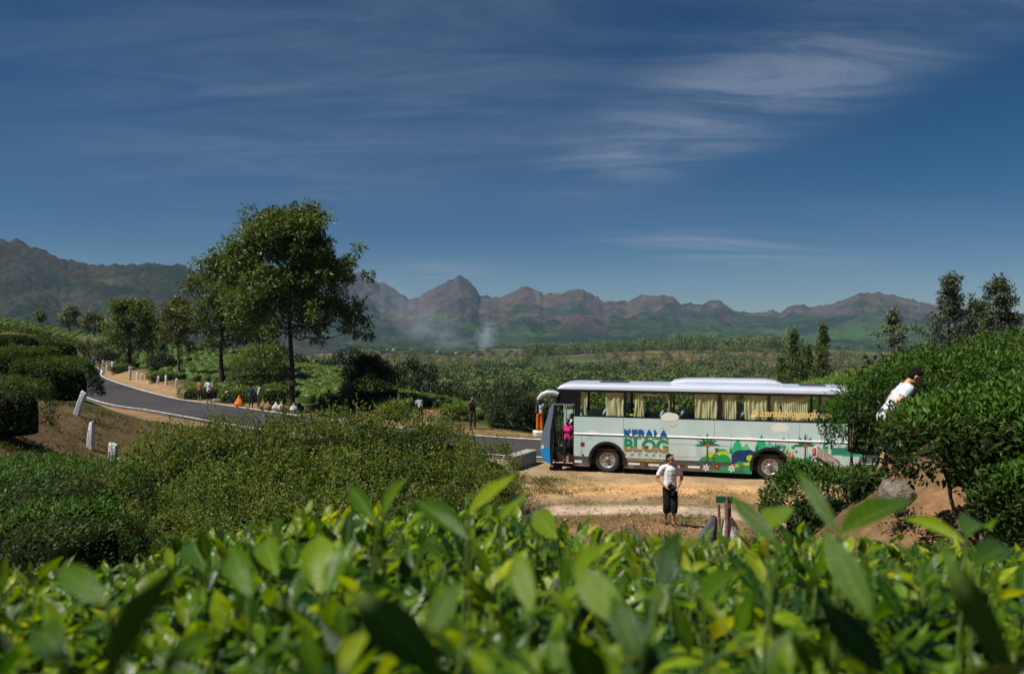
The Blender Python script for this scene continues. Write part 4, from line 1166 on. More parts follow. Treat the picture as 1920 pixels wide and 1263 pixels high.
for (xa, xb, yt, yb) in ((1249, 1308, 832, 856), (1315, 1372, 835, 859), (1100, 1112, 817, 822)):
    for q in (((xa, yt), (xb, yt + (xb - xa) * .035), .3), ((xa, yb), (xb, yb + (xb - xa) * .035), .3)):
        (x0, y0), (x1, y1), t_ = q
        sheet('hatch_seam', [UW(x0, y0 + t_), UW(x1, y1 + t_), UW(x1, y1 - t_), UW(x0, y0 - t_)], P['grey'], 1)
for x in (1091, 1245, 1249, 1308, 1311.5, 1315, 1372, 1480, 1515, 1560):
    sheet('panel_seam', [UW(x - .32, 815), UW(x + .32, 815), UW(x + .32, 858), UW(x - .32, 858)], P['grey'], 1)
for (x0, y0, x1, y1) in ((1077.8, 862.5, 1091, 867.5), (1178.5, 867.3, 1200, 872.0), (1216.3, 869.6, 1237, 874.2), (1291, 873.2, 1313, 878.2)):
    a, b = UW(x0, y0), UW(x1, y1)
    sheet('reflective_strip', [(a[0], b[1]), (b[0], b[1]), (b[0], a[1]), (a[0], a[1])], M['paper'], 2)
for (x0, y0, x1, y1) in ((1089, 829, 1096, 836), (1092, 851, 1095, 854.5), (1209, 867, 1215.5, 872.5), (1273, 869, 1280.5, 874), (1209.5, 835.5, 1216, 840)):
    a, b = UW(x0, y0), UW(x1, y1)
    slab('marker_lamp', [(a[0], b[1]), (b[0], b[1]), (b[0], a[1]), (a[0], a[1])], -0.014, 0.0, M['red'])
# ================================================================== PEOPLE
def skin_mat(n, c): return plain(n, c, 0.55, spec=0.35, var=0.08, scale=9)
SK = {'fair': skin_mat('skin_fair', (0.50, 0.27, 0.17)), 'tan': skin_mat('skin_tan', (0.34, 0.17, 0.10)), 'dark': skin_mat('skin_dark', (0.12, 0.058, 0.038))}
M['eye'] = plain('eye_dark', (0.02, 0.015, 0.012), 0.2)
M['lips'] = plain('lips', (0.26, 0.10, 0.08), 0.5)
HAIR = plain('hair_black', (0.012, 0.010, 0.009), 0.85, spec=0.15, var=0.4, scale=60, bump=1.0, bscale=70)
def cloth(n, c, **k): return plain(n, c, 0.9, spec=0.15, var=0.16, scale=14, bump=0.25, bscale=16, **k)
CL = {'white': cloth('cotton_white', (0.74, 0.73, 0.76)), 'black': cloth('cotton_black', (0.012, 0.012, 0.014)), 'magenta': cloth('cotton_magenta', (0.50, 0.03, 0.16)),
      'rust': cloth('cotton_rust_orange', (0.52, 0.115, 0.02)), 'grey': cloth('cotton_grey', (0.30, 0.30, 0.33)), 'navy': cloth('cotton_navy', (0.025, 0.045, 0.085)), 'pale': cloth('cotton_pale_grey', (0.50, 0.53, 0.55)),
      'charcoal': cloth('cotton_charcoal', (0.05, 0.05, 0.055)), 'ochre': cloth('cotton_ochre', (0.35, 0.18, 0.08)), 'yellow': cloth('cotton_yellow', (0.75, 0.45, 0.05)), 'paleblue': cloth('cotton_pale_blue', (0.45, 0.55, 0.70)),
      'wine': cloth('cotton_wine', (0.13, 0.03, 0.03)), 'blue': cloth('cotton_blue', (0.05, 0.12, 0.33))}
M['camera_body'] = plain('camera_black', (0.012, 0.012, 0.013), 0.4, var=0.2)
M['sandal'] = plain('sandal_leather', (0.06, 0.035, 0.02), 0.7)

def add_ell(bm, c, r, rot=None, sub=2):
    vs = bmesh.ops.create_icosphere(bm, subdivisions=sub, radius=1)['verts']
    for v in vs:
        p = Vector((v.co.x * r[0], v.co.y * r[1], v.co.z * r[2]))
        if rot is not None: p = rot @ p
        v.co = p + Vector(c)
def add_cap(bm, p0, p1, r0, r1, seg=12, end=True):
    p0, p1 = Vector(p0), Vector(p1)
    d = p1 - p0
    L = d.length
    if L < 1e-5: return add_ell(bm, p0, (r0,) * 3)
    q = d.to_track_quat('Z', 'Y').to_matrix().to_4x4()
    bmesh.ops.create_cone(bm, cap_ends=True, segments=seg, radius1=r0, radius2=r1, depth=L, matrix=Matrix.Translation((p0 + p1) / 2) @ q)
    add_ell(bm, p0, (r0,) * 3, sub=1)
    if end: add_ell(bm, p1, (r1,) * 3, sub=1)
def remeshed(name, bm, voxel, mt, parent, smooth=3):
    me = bpy.data.meshes.new(name); bm.to_mesh(me); bm.free()
    tmp = bpy.data.objects.new('tmp', me); col.objects.link(tmp)
    a = tmp.modifiers.new('r', 'REMESH'); a.mode = 'VOXEL'; a.voxel_size = voxel; a.use_smooth_shade = True
    b = tmp.modifiers.new('s', 'SMOOTH'); b.factor = 0.5; b.iterations = smooth
    dg = bpy.context.evaluated_depsgraph_get()
    m2 = bpy.data.meshes.new_from_object(tmp.evaluated_get(dg))
    bpy.data.objects.remove(tmp); bpy.data.meshes.remove(me)
    m2.name = name
    for p in m2.polygons: p.use_smooth = True
    m2.materials.clear()
    return obj(name, m2, mt, parent)

def person(loc, rz, h, label, shirt, bottom, skin='tan', sleeve=0.7, hem=0.92, bhem=0.30, flare=0.0, lean=0.0, head=(0, 0), arms=None, legs=None,
           hair='short', cap=None, female=False, voxel=0.017, shoes=None, face=False, group=None, neckhole=0.0):
    root = empty('person', loc, rz, label, 'person', group)
    s = h / 1.75
    la = R(lean)
    def T(p):                                            # bend the upper body forward from the hips
        x, y, z = p; dz = z - 0.95
        return Vector((x, y * math.cos(la) - dz * math.sin(la), 0.95 + dz * math.cos(la) + y * math.sin(la)))
    sw = 0.165 if female else 0.185
    SH = [T((-sw, 0, 1.42)), T((sw, 0, 1.42))]
    A = arms or {}
    EL = [T(A.get('eL', (-sw - .07, .03, 1.13))), T(A.get('eR', (sw + .07, .03, 1.13)))]
    WR = [T(A.get('wL', (-sw - .08, -.05, .88))), T(A.get('wR', (sw + .08, -.05, .88)))]
    G = legs or {}
    HP = [Vector((-.092, 0, .92)), Vector((.092, 0, .92))]
    KN = [Vector(G.get('kL', (-.105, -.02, .50))), Vector(G.get('kR', (.105, -.02, .50)))]
    AN = [Vector(G.get('aL', (-.11, .02, .085))), Vector(G.get('aR', (.11, .02, .085)))]
    rl = Matrix.Rotation(la, 3, 'X')
    hc = T((0, -.02, 1.625)); nk = T((0, .015, 1.47))
    hr = Matrix.Rotation(la * 0.9 + R(head[1]), 3, 'X') @ Matrix.Rotation(R(head[0]), 3, 'Z') if False else Matrix.Rotation(R(head[0]), 3, 'Z') @ Matrix.Rotation(la * 0.8 + R(head[1]), 3, 'X')
    def H(p): return hc + hr @ Vector(p)
    bm = bmesh.new()
    add_ell(bm, T((0, 0, 1.29)), (.148 if female else .162, .098, .17), rl); add_ell(bm, T((0, 0, 1.09)), (.125 if female else .138, .09, .15), rl); add_ell(bm, (0, 0, .94), (.158, .11, .12))
    if female:
        for sx in (-1, 1): add_ell(bm, T((sx * .072, -.085, 1.28)), (.066, .06, .066), rl)
    add_cap(bm, SH[0], SH[1], .058, .058)
    for k in (0, 1):
        add_cap(bm, SH[k], nk, .058, .05)
        add_cap(bm, SH[k], EL[k], .05, .038); add_cap(bm, EL[k], WR[k], .038, .026)
        d = (WR[k] - EL[k]).normalized()
        inner = (T((0, -0.25, 1.0)) - WR[k]).normalized()
        side = d.cross(inner)
        side = side.normalized() if side.length > .05 else Vector((1, 0, 0))
        pal = WR[k] + d * .05
        add_cap(bm, WR[k], pal + d * .02, .025, .03)
        for q, (off, L) in enumerate(((-.030, .060), (-.011, .072), (.010, .068), (.030, .052))):
            b0 = pal + side * off + d * .03
            m0 = b0 + d * L * .55 + inner * .012
            add_cap(bm, b0, m0, .010, .009, 8); add_cap(bm, m0, m0 + (d * .6 + inner * .8).normalized() * L * .5, .009, .008, 8)
        tb = WR[k] + d * .025 - side * .022
        add_cap(bm, tb, tb + (d * .6 + inner * .7 - side * .4).normalized() * .055, .012, .009, 8)
        add_cap(bm, HP[k], KN[k], .082, .055); add_cap(bm, KN[k], AN[k] + (KN[k] - AN[k]) * .62, .052, .055); add_cap(bm, KN[k] + (AN[k] - KN[k]) * .38, AN[k], .055, .036)
        toe = AN[k] + Vector((.02 * (1 if k else -1), -.15, -.055)); heel = AN[k] + Vector((0, .04, -.045))
        add_cap(bm, AN[k], heel, .036, .038); add_cap(bm, heel, toe, .038, .028); add_cap(bm, AN[k], toe, .036, .026)
    add_cap(bm, nk + (nk - hc) * .35, H((0, .01, -.07)), .056, .052)
    add_ell(bm, H((0, .008, .03)), (.076, .096, .092), hr); add_ell(bm, H((0, -.022, -.045)), (.058, .068, .072), hr)
    add_cap(bm, H((0, -.088, .02)), H((0, -.112, -.022)), .011, .016, 8)
    add_ell(bm, H((0, -.075, -.092)), (.026, .02, .018), hr)
    add_ell(bm, H((0, -.083, .035)), (.05, .014, .012), hr)
    for sx in (-1, 1): add_ell(bm, H((sx * .079, .012, -.005)), (.011, .02, .031), hr)
    remeshed('body', bm, voxel, SK[skin], root, 2)
    # face
    if face:
        for sx in (-1, 1):
            b2 = bmesh.new(); add_ell(b2, H((sx * .031, -.085, .014)), (.013, .007, .007), hr, 1); bmobj('eye', b2, M['eye'], root, True)
            b2 = bmesh.new(); add_ell(b2, H((sx * .031, -.09, .036)), (.02, .008, .0045), hr, 1); bmobj('eyebrow', b2, HAIR, root, True)
        b2 = bmesh.new(); add_ell(b2, H((0, -.087, -.054)), (.022, .008, .006), hr, 1); bmobj('mouth', b2, M['lips'], root, True)
    # hair
    b2 = bmesh.new()
    add_ell(b2, H((0, .036, .056)), (.083, .092, .082), hr, 3)
    if hair == 'long': add_ell(b2, H((0, .085, -.08)), (.075, .045, .15), hr, 2)
    elif hair == 'bun': add_ell(b2, H((0, .12, .03)), (.045, .045, .045), hr, 2)
    elif hair == 'short': add_ell(b2, H((0, .045, .0)), (.08, .075, .075), hr, 2)
    remeshed('hair', b2, max(.012, voxel * .8), HAIR, root, 2)
    if cap:
        b2 = bmesh.new(); add_ell(b2, H((0, .012, .075)), (.092, .108, .068), hr, 2); add_ell(b2, H((0, -.11, .06)), (.07, .075, .012), hr, 2)
        remeshed('cap', b2, .014, cap, root, 2)
    # shirt
    if shirt is not None:
        b2 = bmesh.new()
        add_ell(b2, T((0, 0, 1.29)), (.163 if female else .176, .116, .18), rl); add_ell(b2, T((0, 0, 1.10)), (.145 if female else .163, .113, .19), rl)
        if not female:
            for zz in (1.36, 1.24, 1.17, 1.03): add_ell(b2, T((0, 0, zz)), (.170, .114, .12), rl)
        if female:
            for sx in (-1, 1): add_ell(b2, T((sx * .072, -.088, 1.28)), (.073, .068, .073), rl)
        add_cap(b2, SH[0], SH[1], .070, .070)
        for k in (0, 1):
            add_cap(b2, SH[k], nk - (nk - T((0, 0, 1.40))) * .15, .07, .056)
            if sleeve > 0:
                e = SH[k] + (EL[k] - SH[k]) * min(sleeve, 1)
                add_cap(b2, SH[k], e, .069, .066 if sleeve < .9 else .05, 14, sleeve >= 1)
                if sleeve > 1: add_cap(b2, EL[k], EL[k] + (WR[k] - EL[k]) * (sleeve - 1), .05, .038)
        if hem < 1.0:
            add_cap(b2, T((-.055, 0, 1.08)), T((-.06, 0, hem)), .10, .108, 16); add_cap(b2, T((.055, 0, 1.08)), T((.06, 0, hem)), .10, .108, 16)
        remeshed('shirt', b2, voxel, shirt, root, 9)
    # trousers, shorts or skirt
    if bottom is not None:
        b2 = bmesh.new()
        add_ell(b2, (0, 0, .95), (.172, .122, .125))
        for k in (0, 1):
            add_cap(b2, HP[k], KN[k], .098, .076 + flare * .9, 14, bhem < .48)
            if bhem < .48:
                f = min(1, max(0, (KN[k].z - bhem) / max(.05, KN[k].z - AN[k].z)))
                add_cap(b2, KN[k], KN[k] + (AN[k] - KN[k]) * f, .076 + flare * .9, .068 + flare, 14, False)
        remeshed('trousers' if bhem < .2 else 'shorts', b2, voxel, bottom, root, 3)
    if shoes is not None:
        for k in (0, 1):
            b2 = bmesh.new()
            toe = AN[k] + Vector((.02 * (1 if k else -1), -.15, -.052)); heel = AN[k] + Vector((0, .04, -.045))
            add_cap(b2, heel, toe, .043, .036); add_cap(b2, AN[k] + Vector((0, 0, -.01)), toe, .042, .034)
            remeshed('shoe', b2, .013, shoes, root, 2)
    root.scale = (s, s, s)
    return root

def ground_at(x, y, Y):
    p = at(x, y, Y)
    return (p.x, p.y, hz(p.x, p.y))
def shooting(raise_=1.0):
    return {'eL': (-.25, -.16, 1.28), 'eR': (.25, -.16, 1.28), 'wL': (-.07, -.27, 1.50), 'wR': (.07, -.27, 1.50)}
def hand_camera(loc, rz, label, sc=1.0):
    r = empty('camera_device', loc, rz, label, 'camera')
    box('camera_body', (-.07, -.035, -.05), (.07, .035, .05), M['camera_body'], r, 0.012)
    box('viewfinder', (-.03, -.02, .045), (.03, .03, .075), M['camera_body'], r, 0.01)
    bm = lathe([(0.0, -.115), (.03, -.115), (.036, -.105), (.038, -.06), (.034, -.03), (0, -.03)], 20)
    bmobj('lens', bm, M['gloss_black'], r, True)
    r.scale = (sc,) * 3
    return r

# the man in the lay-by
mp = at(1257, 990, 20.0)
MZ = hz(mp.x, mp.y)
man = person((mp.x, mp.y, MZ), R(4), 1.80, 'man in white t-shirt and long black shorts walking with a camera at his waist', CL['white'], CL['black'], 'tan',
             sleeve=.72, hem=.90, bhem=.33, flare=.022, head=(38, 4), arms={'eL': (-.315, .07, 1.14), 'wL': (-.15, -.14, .985), 'eR': (.315, .06, 1.15), 'wR': (.155, -.15, .955)},
             legs={'kL': (-.085, -.06, .50), 'aL': (-.075, .16, .10), 'kR': (.075, -.10, .50), 'aR': (.06, -.08, .085)}, face=True, voxel=.0115, shoes=M['sandal'])
for sx in (-1, 1):
    b2 = bmesh.new(); add_ell(b2, (sx * .034, -.06, 1.735), (.026, .012, .014), None, 2)
    g = bmobj('sunglasses_lens', b2, M['gloss_black'], man, True)
    g.rotation_euler = (0, 0, R(38))
hand_camera((mp.x - .02, mp.y - .20, MZ + 1.01), R(25), 'black camera held at the waist by the man in the lay-by', 1.15)

# woman stepping out of the coach
def busp(u, y, w=0.0):
    q = BUSP + BU * u + BV * y
    return (q[0], q[1], BUSZ + w)
BRZ = coach.rotation_euler.z
wl_ = busp(1.06, 0.20, 0.335)
woman = person(wl_, BRZ + R(-8), 1.66, 'woman in magenta top and black trousers standing on the coach steps', CL['magenta'], CL['black'], 'dark', sleeve=.42, hem=.90, bhem=.26, flare=.03,
               head=(-12, 6), arms={'eL': (-.30, -.02, 1.15), 'wL': (-.42, -.10, .94), 'eR': (.22, .05, 1.14), 'wR': (.20, -.12, 1.02)},
               legs={'kL': (-.09, -.08, .50), 'aL': (-.09, -.06, .085), 'kR': (.10, -.06, .66), 'aR': (.10, .22, .36)}, hair='bun', female=True, voxel=.0125, face=True, shoes=M['sandal'])
dl = busp(0.98, 1.55, 0.75)
person(dl, BRZ + R(-90), 1.68, 'driver in pale shirt seated behind the steering wheel inside the coach', CL['paleblue'], CL['charcoal'], 'dark', sleeve=.7, bhem=.1, hem=.95,
       arms={'eL': (-.25, -.18, 1.17), 'wL': (-.14, -.42, 1.22), 'eR': (.25, -.18, 1.17), 'wR': (.14, -.42, 1.22)},
       legs={'kL': (-.11, -.42, .84), 'aL': (-.11, -.44, .42), 'kR': (.11, -.42, .84), 'aR': (.11, -.44, .42)}, voxel=.02).location.z -= 0.36

# woman with orange trousers on the whitewashed block
bp_ = at(1013, 817.5, 40.3)
BZ = hz(bp_.x, bp_.y)
M['whitewash'] = plain('whitewashed_concrete', (0.62, 0.56, 0.50), 0.9, var=0.35, scale=5, bump=0.6, bscale=20)
M['concrete'] = plain('weathered_concrete', (0.30, 0.28, 0.24), 0.95, var=0.3, scale=4, bump=0.6, bscale=18)
bm = bmesh.new(); bmesh.ops.create_cube(bm, size=1)
bmesh.ops.bevel(bm, geom=bm.edges[:], offset=.06, segments=2, affect='EDGES')
bmesh.ops.subdivide_edges(bm, edges=bm.edges[:], cuts=3, use_grid_fill=True)
for v in bm.verts:
    v.co += Vector((fbm(np.array([v.co.x * 3]), np.array([v.co.y * 3 + v.co.z * 4]), 3)[0],) * 3) * .03
    v.co = Vector((v.co.x * .78, v.co.y * .5, v.co.z * .36))
tag(bmobj('kerb_block', bm, M['whitewash'], None, True, (bp_.x + .02, bp_.y, BZ + .14)), 'low whitewashed concrete block at the far edge of the road', 'block')
person((bp_.x - .02, bp_.y + .02, BZ + .30), R(176), 1.62, 'woman in white top and rust orange trousers standing on the whitewashed block', CL['white'], CL['rust'], 'tan', sleeve=.4, hem=.98, bhem=.10, flare=.026,
       arms={'eL': (-.22, -.06, 1.16), 'wL': (-.10, -.24, 1.20), 'eR': (.22, -.06, 1.16), 'wR': (.10, -.24, 1.20)}, hair='long', female=True, voxel=.015)
person(ground_at(886, 812, 43.0), R(-12), 1.74, 'photographer in black top and grey trousers raising a camera beyond the road', CL['black'], CL['charcoal'], 'tan', sleeve=.8, bhem=.10, arms=shooting(), voxel=.015)
q = ground_at(886, 812, 43.0); hand_camera((q[0], q[1] - .27, q[2] + 1.55), 0, 'camera held to the eye by the photographer in black')
person(ground_at(788, 800, 45.5), R(200), 1.60, 'person in dark patterned top bending among shrubs beyond the road', CL['grey'], CL['charcoal'], 'dark', lean=42, bhem=.1, voxel=.018, arms={'eL': (-.2, -.2, 1.2), 'wL': (-.1, -.42, 1.15), 'eR': (.2, -.2, 1.2), 'wR': (.1, -.42, 1.15)})
person(ground_at(617, 784, 49.5), R(150), 1.64, 'bare-shouldered person in grey vest and black skirt beside the pale leaved shrub', CL['charcoal'], CL['black'], 'tan', sleeve=0, bhem=.32, flare=.05, arms=shooting(), voxel=.018, female=True)
person(ground_at(470, 766, 53.6), R(172), 1.66, 'man in navy shirt and dark trousers standing beside the orange bundle', CL['navy'], CL['charcoal'], 'dark', sleeve=.7, bhem=.35, voxel=.018)
person(ground_at(484, 763, 55.0), R(120), 1.64, 'man in grey shirt and blue cap among the leaf sacks', CL['grey'], CL['charcoal'], 'dark', sleeve=1.3, bhem=.1, voxel=.018, lean=10, cap=CL['navy'])
person(ground_at(391.5, 756, 56.6), R(186), 1.86, 'man in loose white t-shirt and black shorts seen from behind at the road edge', CL['white'], CL['black'], 'tan', sleeve=.85, hem=.86, bhem=.46, flare=.02, voxel=.016,
       arms={'eL': (-.27, .02, 1.14), 'wL': (-.20, -.16, 1.0), 'eR': (.27, .02, 1.14), 'wR': (.20, -.16, 1.0)})
person(ground_at(374, 752.5, 58.2), R(160), 1.72, 'slim person in sleeveless ochre top and dark shorts at the road edge', CL['ochre'], CL['charcoal'], 'tan', sleeve=0, hem=.9, bhem=.44, voxel=.017, female=True, hair='bun')
person(ground_at(243.5, 712, 81), R(-95 + 180), 1.62, 'person in white top and pale trousers pointing from the sandy verge', CL['white'], CL['pale'], 'tan', sleeve=.5, bhem=.1, voxel=.02, arms={'eL': (-.2, -.26, 1.36), 'wL': (-.18, -.5, 1.42), 'eR': (.2, -.24, 1.36), 'wR': (.16, -.48, 1.42)})
person(ground_at(210.5, 697, 90), R(140), 1.76, 'man in pale blue shirt and wine red shorts photographing from the verge', CL['paleblue'], CL['wine'], 'tan', sleeve=.8, bhem=.40, voxel=.02, arms=shooting())
person(ground_at(175, 683, 101), R(150), 1.74, 'person in blue shirt and dark trousers at the far end of the verge', CL['blue'], CL['charcoal'], 'tan', sleeve=1.0, bhem=.1, voxel=.022)
person(ground_at(182, 685, 100), R(200), 1.74, 'person in charcoal shirt and pale shorts beside the one in blue', CL['charcoal'], CL['pale'], 'tan', sleeve=.7, bhem=.42, voxel=.022, arms=shooting())
person(ground_at(186.5, 687.5, 98), R(100), 1.70, 'person in dark wine clothes leaning forward at the far verge', CL['wine'], CL['ochre'], 'dark', sleeve=1.0, bhem=.3, voxel=.022, lean=18)
person(ground_at(149.5, 668, 118), R(160), 1.66, 'person in yellow and orange clothes at the farthest posts', CL['yellow'], CL['rust'], 'dark', sleeve=.9, bhem=.1, voxel=.022)
# the man searching among the tea bushes
tp = at(1664, 873, 11.0)
TZ = hz(tp.x, tp.y)
bend = person((tp.x, tp.y, -2.11), R(82), 1.64, 'man in pale grey t-shirt bending forward among the tea bushes', CL['pale'], CL['charcoal'], 'fair', sleeve=.62, hem=.88, bhem=.42, flare=.02, lean=33, head=(0, 20), voxel=.0115,
              arms={'eL': (-.24, .05, 1.16), 'wL': (-.22, -.18, 1.06), 'eR': (.24, .05, 1.16), 'wR': (.22, -.18, 1.06)}, legs={'kL': (-.1, -.05, .5), 'aL': (-.1, -.02, .085), 'kR': (.1, -.05, .5), 'aR': (.1, .08, .085)}, face=True, shoes=M['black'])
la = R(33)
def Tb(p):
    x, y, z = p; dz = z - .95
    return (x, y * math.cos(la) - dz * math.sin(la), .95 + dz * math.cos(la) + y * math.sin(la))
v, f, _ = tubes([(np.array([Tb((.10, -.135, 1.25)), Tb((.125, -.09, 1.40)), Tb((.135, -.02, 1.478)), Tb((.125, .07, 1.435)), Tb((.10, .122, 1.30)), Tb((.08, .122, 1.1))]), np.full(6, .014))], 6)
obj('shoulder_strap', npmesh('shoulder_strap', v, f, smooth=True), CL['black'], bend)

# ================================================================== ROADSIDE THINGS
M['postwhite'] = plain('whitewashed_stone', (0.66, 0.68, 0.68), 0.9, var=0.22, scale=9, bump=0.8, bscale=24)
def guard_stone(loc, w, d, h, tilt, rz, label, group, seed, pointed=False):
    bm = bmesh.new(); bmesh.ops.create_cube(bm, size=1)
    bmesh.ops.subdivide_edges(bm, edges=bm.edges[:], cuts=4, use_grid_fill=True)
    for v in bm.verts:
        z = v.co.z + .5
        k = 1 - .16 * z
        if pointed and z > .7: k *= 1 - 1.1 * (z - .7)
        n = fbm(np.array([v.co.x * 2 + seed, v.co.z * 6]), np.array([v.co.y * 2 + seed, z * 5 + seed]), 3)
        top = -.10 * h * max(0, v.co.x + .5) if z > .99 else 0
        v.co = Vector((v.co.x * w * k + n[0] * .03 * w * 2.5, v.co.y * d * k + n[1] * .02, z * (h + .35) - .35 + top * (1 if seed % 2 else -1) * .6))
    bmesh.ops.bevel(bm, geom=[e for e in bm.edges if e.calc_face_angle(0) > .8], offset=.012, segments=1, affect='EDGES')
    o = bmobj('guard_stone', bm, M['postwhite'], None, True, loc)
    o.rotation_euler = (R(4), R(tilt), R(rz))
    return tag(o, label, 'guard stone', group)
def post_at(x, yb, Y, hpx, tilt, label, group, seed, w=.22, pointed=False):
    p = at(x, yb, Y)
    z = hz(p.x, p.y)
    guard_stone((p.x, p.y, p.z if Y < 30 else z), w, w * .8, hpx * Y / FPX, tilt, 12 * math.sin(seed * 3), label, group, seed, pointed)
post_at(207.5, 886, 21.0, 57, 6, 'white guard stone nearest the camera beside a grey boulder', 'white guard stones on the near slope', 1, .22)
post_at(168, 842, 23.4, 51, 6, 'white guard stone with a slanted tip between the other two near stones', 'white guard stones on the near slope', 2, .19, True)
post_at(143, 776, 25.7, 45, 20, 'white guard stone leaning strongly toward the road above the near slope', 'white guard stones on the near slope', 3, .19)
row = [(257, 708, 80, 14, 3), (265.5, 711, 78.5, 13.5, 5), (277.5, 715, 76, 16, 14), (294.5, 718, 73.5, 17, 9), (311, 720, 72.5, 18, 2), (329.5, 726, 69, 21, 4)]
for i, (x, y, Y, hp, t) in enumerate(row):
    post_at(x, y, Y, hp, t, ('first', 'second', 'third', 'fourth', 'fifth', 'sixth')[i] + ' of the six white guard stones between the pointing person and the trees', 'white guard stones along the bend', 10 + i, .2)
for i, (x, y, Y, hp, t) in enumerate([(144, 668.5, 119, 9, 2), (155.5, 670, 112, 11, 14), (193, 677, 103, 13, 2), (199.5, 681, 98, 11, 6), (218.5, 688, 92, 11, 16)]):
    post_at(x, y, Y, hp, t, ['white guard stone at the very end of the sandy verge', 'leaning white guard stone beside the person in yellow', 'upright white guard stone right of the three people', 'white guard stone between the three people and the man in pale blue', 'leaning white guard stone behind the man in pale blue'][i], 'white guard stones along the bend', 20 + i, .22)
post_at(422.5, 751, 59.5, 20, 17, 'white guard stone leaning beside the clipped hedge and the orange bundle', 'white guard stones along the bend', 31, .3)

def lump(name, loc, r, mt, seed, amp=.22, freq=1.6, flat=-.7, sub=4):
    bm = bmesh.new(); bmesh.ops.create_icosphere(bm, subdivisions=sub, radius=1)
    co = np.array([v.co[:] for v in bm.verts])
    n = fbm(co[:, 0] * freq + seed + co[:, 2] * .7, co[:, 1] * freq - seed + co[:, 2] * freq, 4) + .5 * fbm(co[:, 2] * freq * 2 + seed, co[:, 0] * freq * 2, 3)
    for v, k in zip(bm.verts, n):
        p = v.co * (1 + amp * k); p.z = min(max(p.z, flat), .72 + .12 * k)
        v.co = Vector((p.x * r[0], p.y * r[1], p.z * r[2]))
    return bmobj(name, bm, mt, None, True, loc)
M['rock'] = plain('rock_grey_brown', (0.17, 0.14, 0.105), 0.95, var=0.5, scale=7, bump=0.9, bscale=22)
M['rock_pale'] = plain('rock_pale', (0.26, 0.22, 0.18), 0.95, var=0.4, scale=6, bump=0.8, bscale=18)
def rock_at(x, y, Y, r, label, mt='rock', seed=0, amp=.3):
    p = at(x, y, Y)
    tag(lump('boulder', (p.x, p.y, min(p.z, hz(p.x, p.y) + r[2] * .25)), r, M[mt], seed, amp, 1.3, -.8), label, 'boulder')
rock_at(1684, 922, 10.0, (.22, .26, .25), 'squarish brown boulder at the foot of the bank behind the low tea bush', 'rock', 3, .16)
rock_at(229, 872, 21.5, (.45, .4, .28), 'grey boulder touching the nearest white guard stone', 'rock_pale', 6)
rock_at(236, 843, 23.0, (.55, .4, .22), 'flat pale boulder just behind the nearest guard stone', 'rock_pale', 9)
rock_at(1660, 1050, 8.0, (.10, .1, .08), 'small brown stone lying in the dirt below the boulder', 'rock', 12)
rock_at(1200, 1020, 17.0, (.16, .14, .12), 'pale rough stone in the grass in front of the walking man', 'rock_pale', 15)
rock_at(640, 790, 46.0, (.55, .4, .25), 'flat reddish stone lying below the pale leaved shrub beyond the road', 'rock_pale', 18)
rock_at(407, 750, 59.0, (.35, .3, .22), 'reddish stone on the verge right of the man in white', 'rock_pale', 21)
rock_at(347, 738, 64.0, (.4, .3, .22), 'brown stone heap below the sixth white guard stone', 'rock', 24)
# tilted slab showing above the low tea bush, in front of the coach
M['slab'] = plain('slab_stone', (0.52, 0.42, 0.33), 0.9, var=0.35, scale=16, bump=0.7, bscale=40)
M['slab_red'] = plain('slab_red_end', (0.28, 0.07, 0.05), 0.8, var=0.3)
sp_ = at(1552, 862, 14.0)
slb = empty('stone_slab', sp_, R(15), 'worn pale slab with a red end leaning above the low tea bush', 'slab')
b = box('slab_face', (-.30, -.04, -.14), (.30, .04, .14), M['slab'], slb, .015)
box('slab_end', (-.335, -.035, -.10), (-.302, .035, .05), M['slab_red'], b, .01)
b.rotation_euler = (R(-38), R(33), 0)
lp = slb
v, f, _ = tubes([(np.array([(0.05, .05, -.1), (.06, .12, -.9), (.06, .12, -1.9)]), np.array([.05, .055, .06]))], 7)
obj('slab_post', npmesh('slab_post', v, f), M['slab'], slb)

# loose pebbles on the lay-by
n_p = 1300
x_p = rng.uniform(-3, 12, n_p); y_p = rng.uniform(18.5, 27.5, n_p); r_p = rng.uniform(.012, .04, n_p) * np.where(rng.random(n_p) < .06, 1.8, 1)
o_p = np.array([(1, 0, 0), (0, 1, 0), (-1, 0, 0), (0, -1, 0), (0, 0, .8), (0, 0, -.8)], float)
v_p = o_p[None] * r_p[:, None, None] * rng.uniform(.7, 1.3, (n_p, 6, 1)) + np.stack([x_p, y_p, height(x_p, y_p) + r_p * .35], 1)[:, None]
f_p = np.arange(n_p)[:, None, None] * 6 + np.array([(0, 1, 4), (1, 2, 4), (2, 3, 4), (3, 0, 4), (1, 0, 5), (2, 1, 5), (3, 2, 5), (0, 3, 5)])[None]
tag(obj('pebbles', npmesh('pebbles', v_p.reshape(-1, 3), f_p.reshape(-1, 3)), plain('pebble', (0.36, 0.27, 0.19), .95, var=.5, scale=3)), 'small pebbles strewn over the lay-by', None, None, 'stuff')

# culvert parapet and the bag on it
pp = at(975, 850, 31.6)
PZ = hz(pp.x, pp.y)
par = empty('parapet', (pp.x, pp.y, PZ), R(62), 'low weathered concrete parapet between the thicket and the coach nose', 'parapet')
box('parapet_wall', (-1.0, -.22, -.3), (1.05, .22, .46), M['concrete'], par, .02)
box('parapet_coping', (-1.03, -.25, .462), (1.08, .25, .55), M['concrete'], par, .02)
M['bagblack'] = plain('bag_black_nylon', (0.014, 0.015, 0.018), 0.6, var=0.4, scale=20)
tag(lump('rucksack', (at(944, 845, 32.4).x, 32.4, PZ + .62), (.24, .2, .36), M['bagblack'], 4, .18, 2.0), 'black bag lying at the edge of the thicket beside the parapet', 'bag')

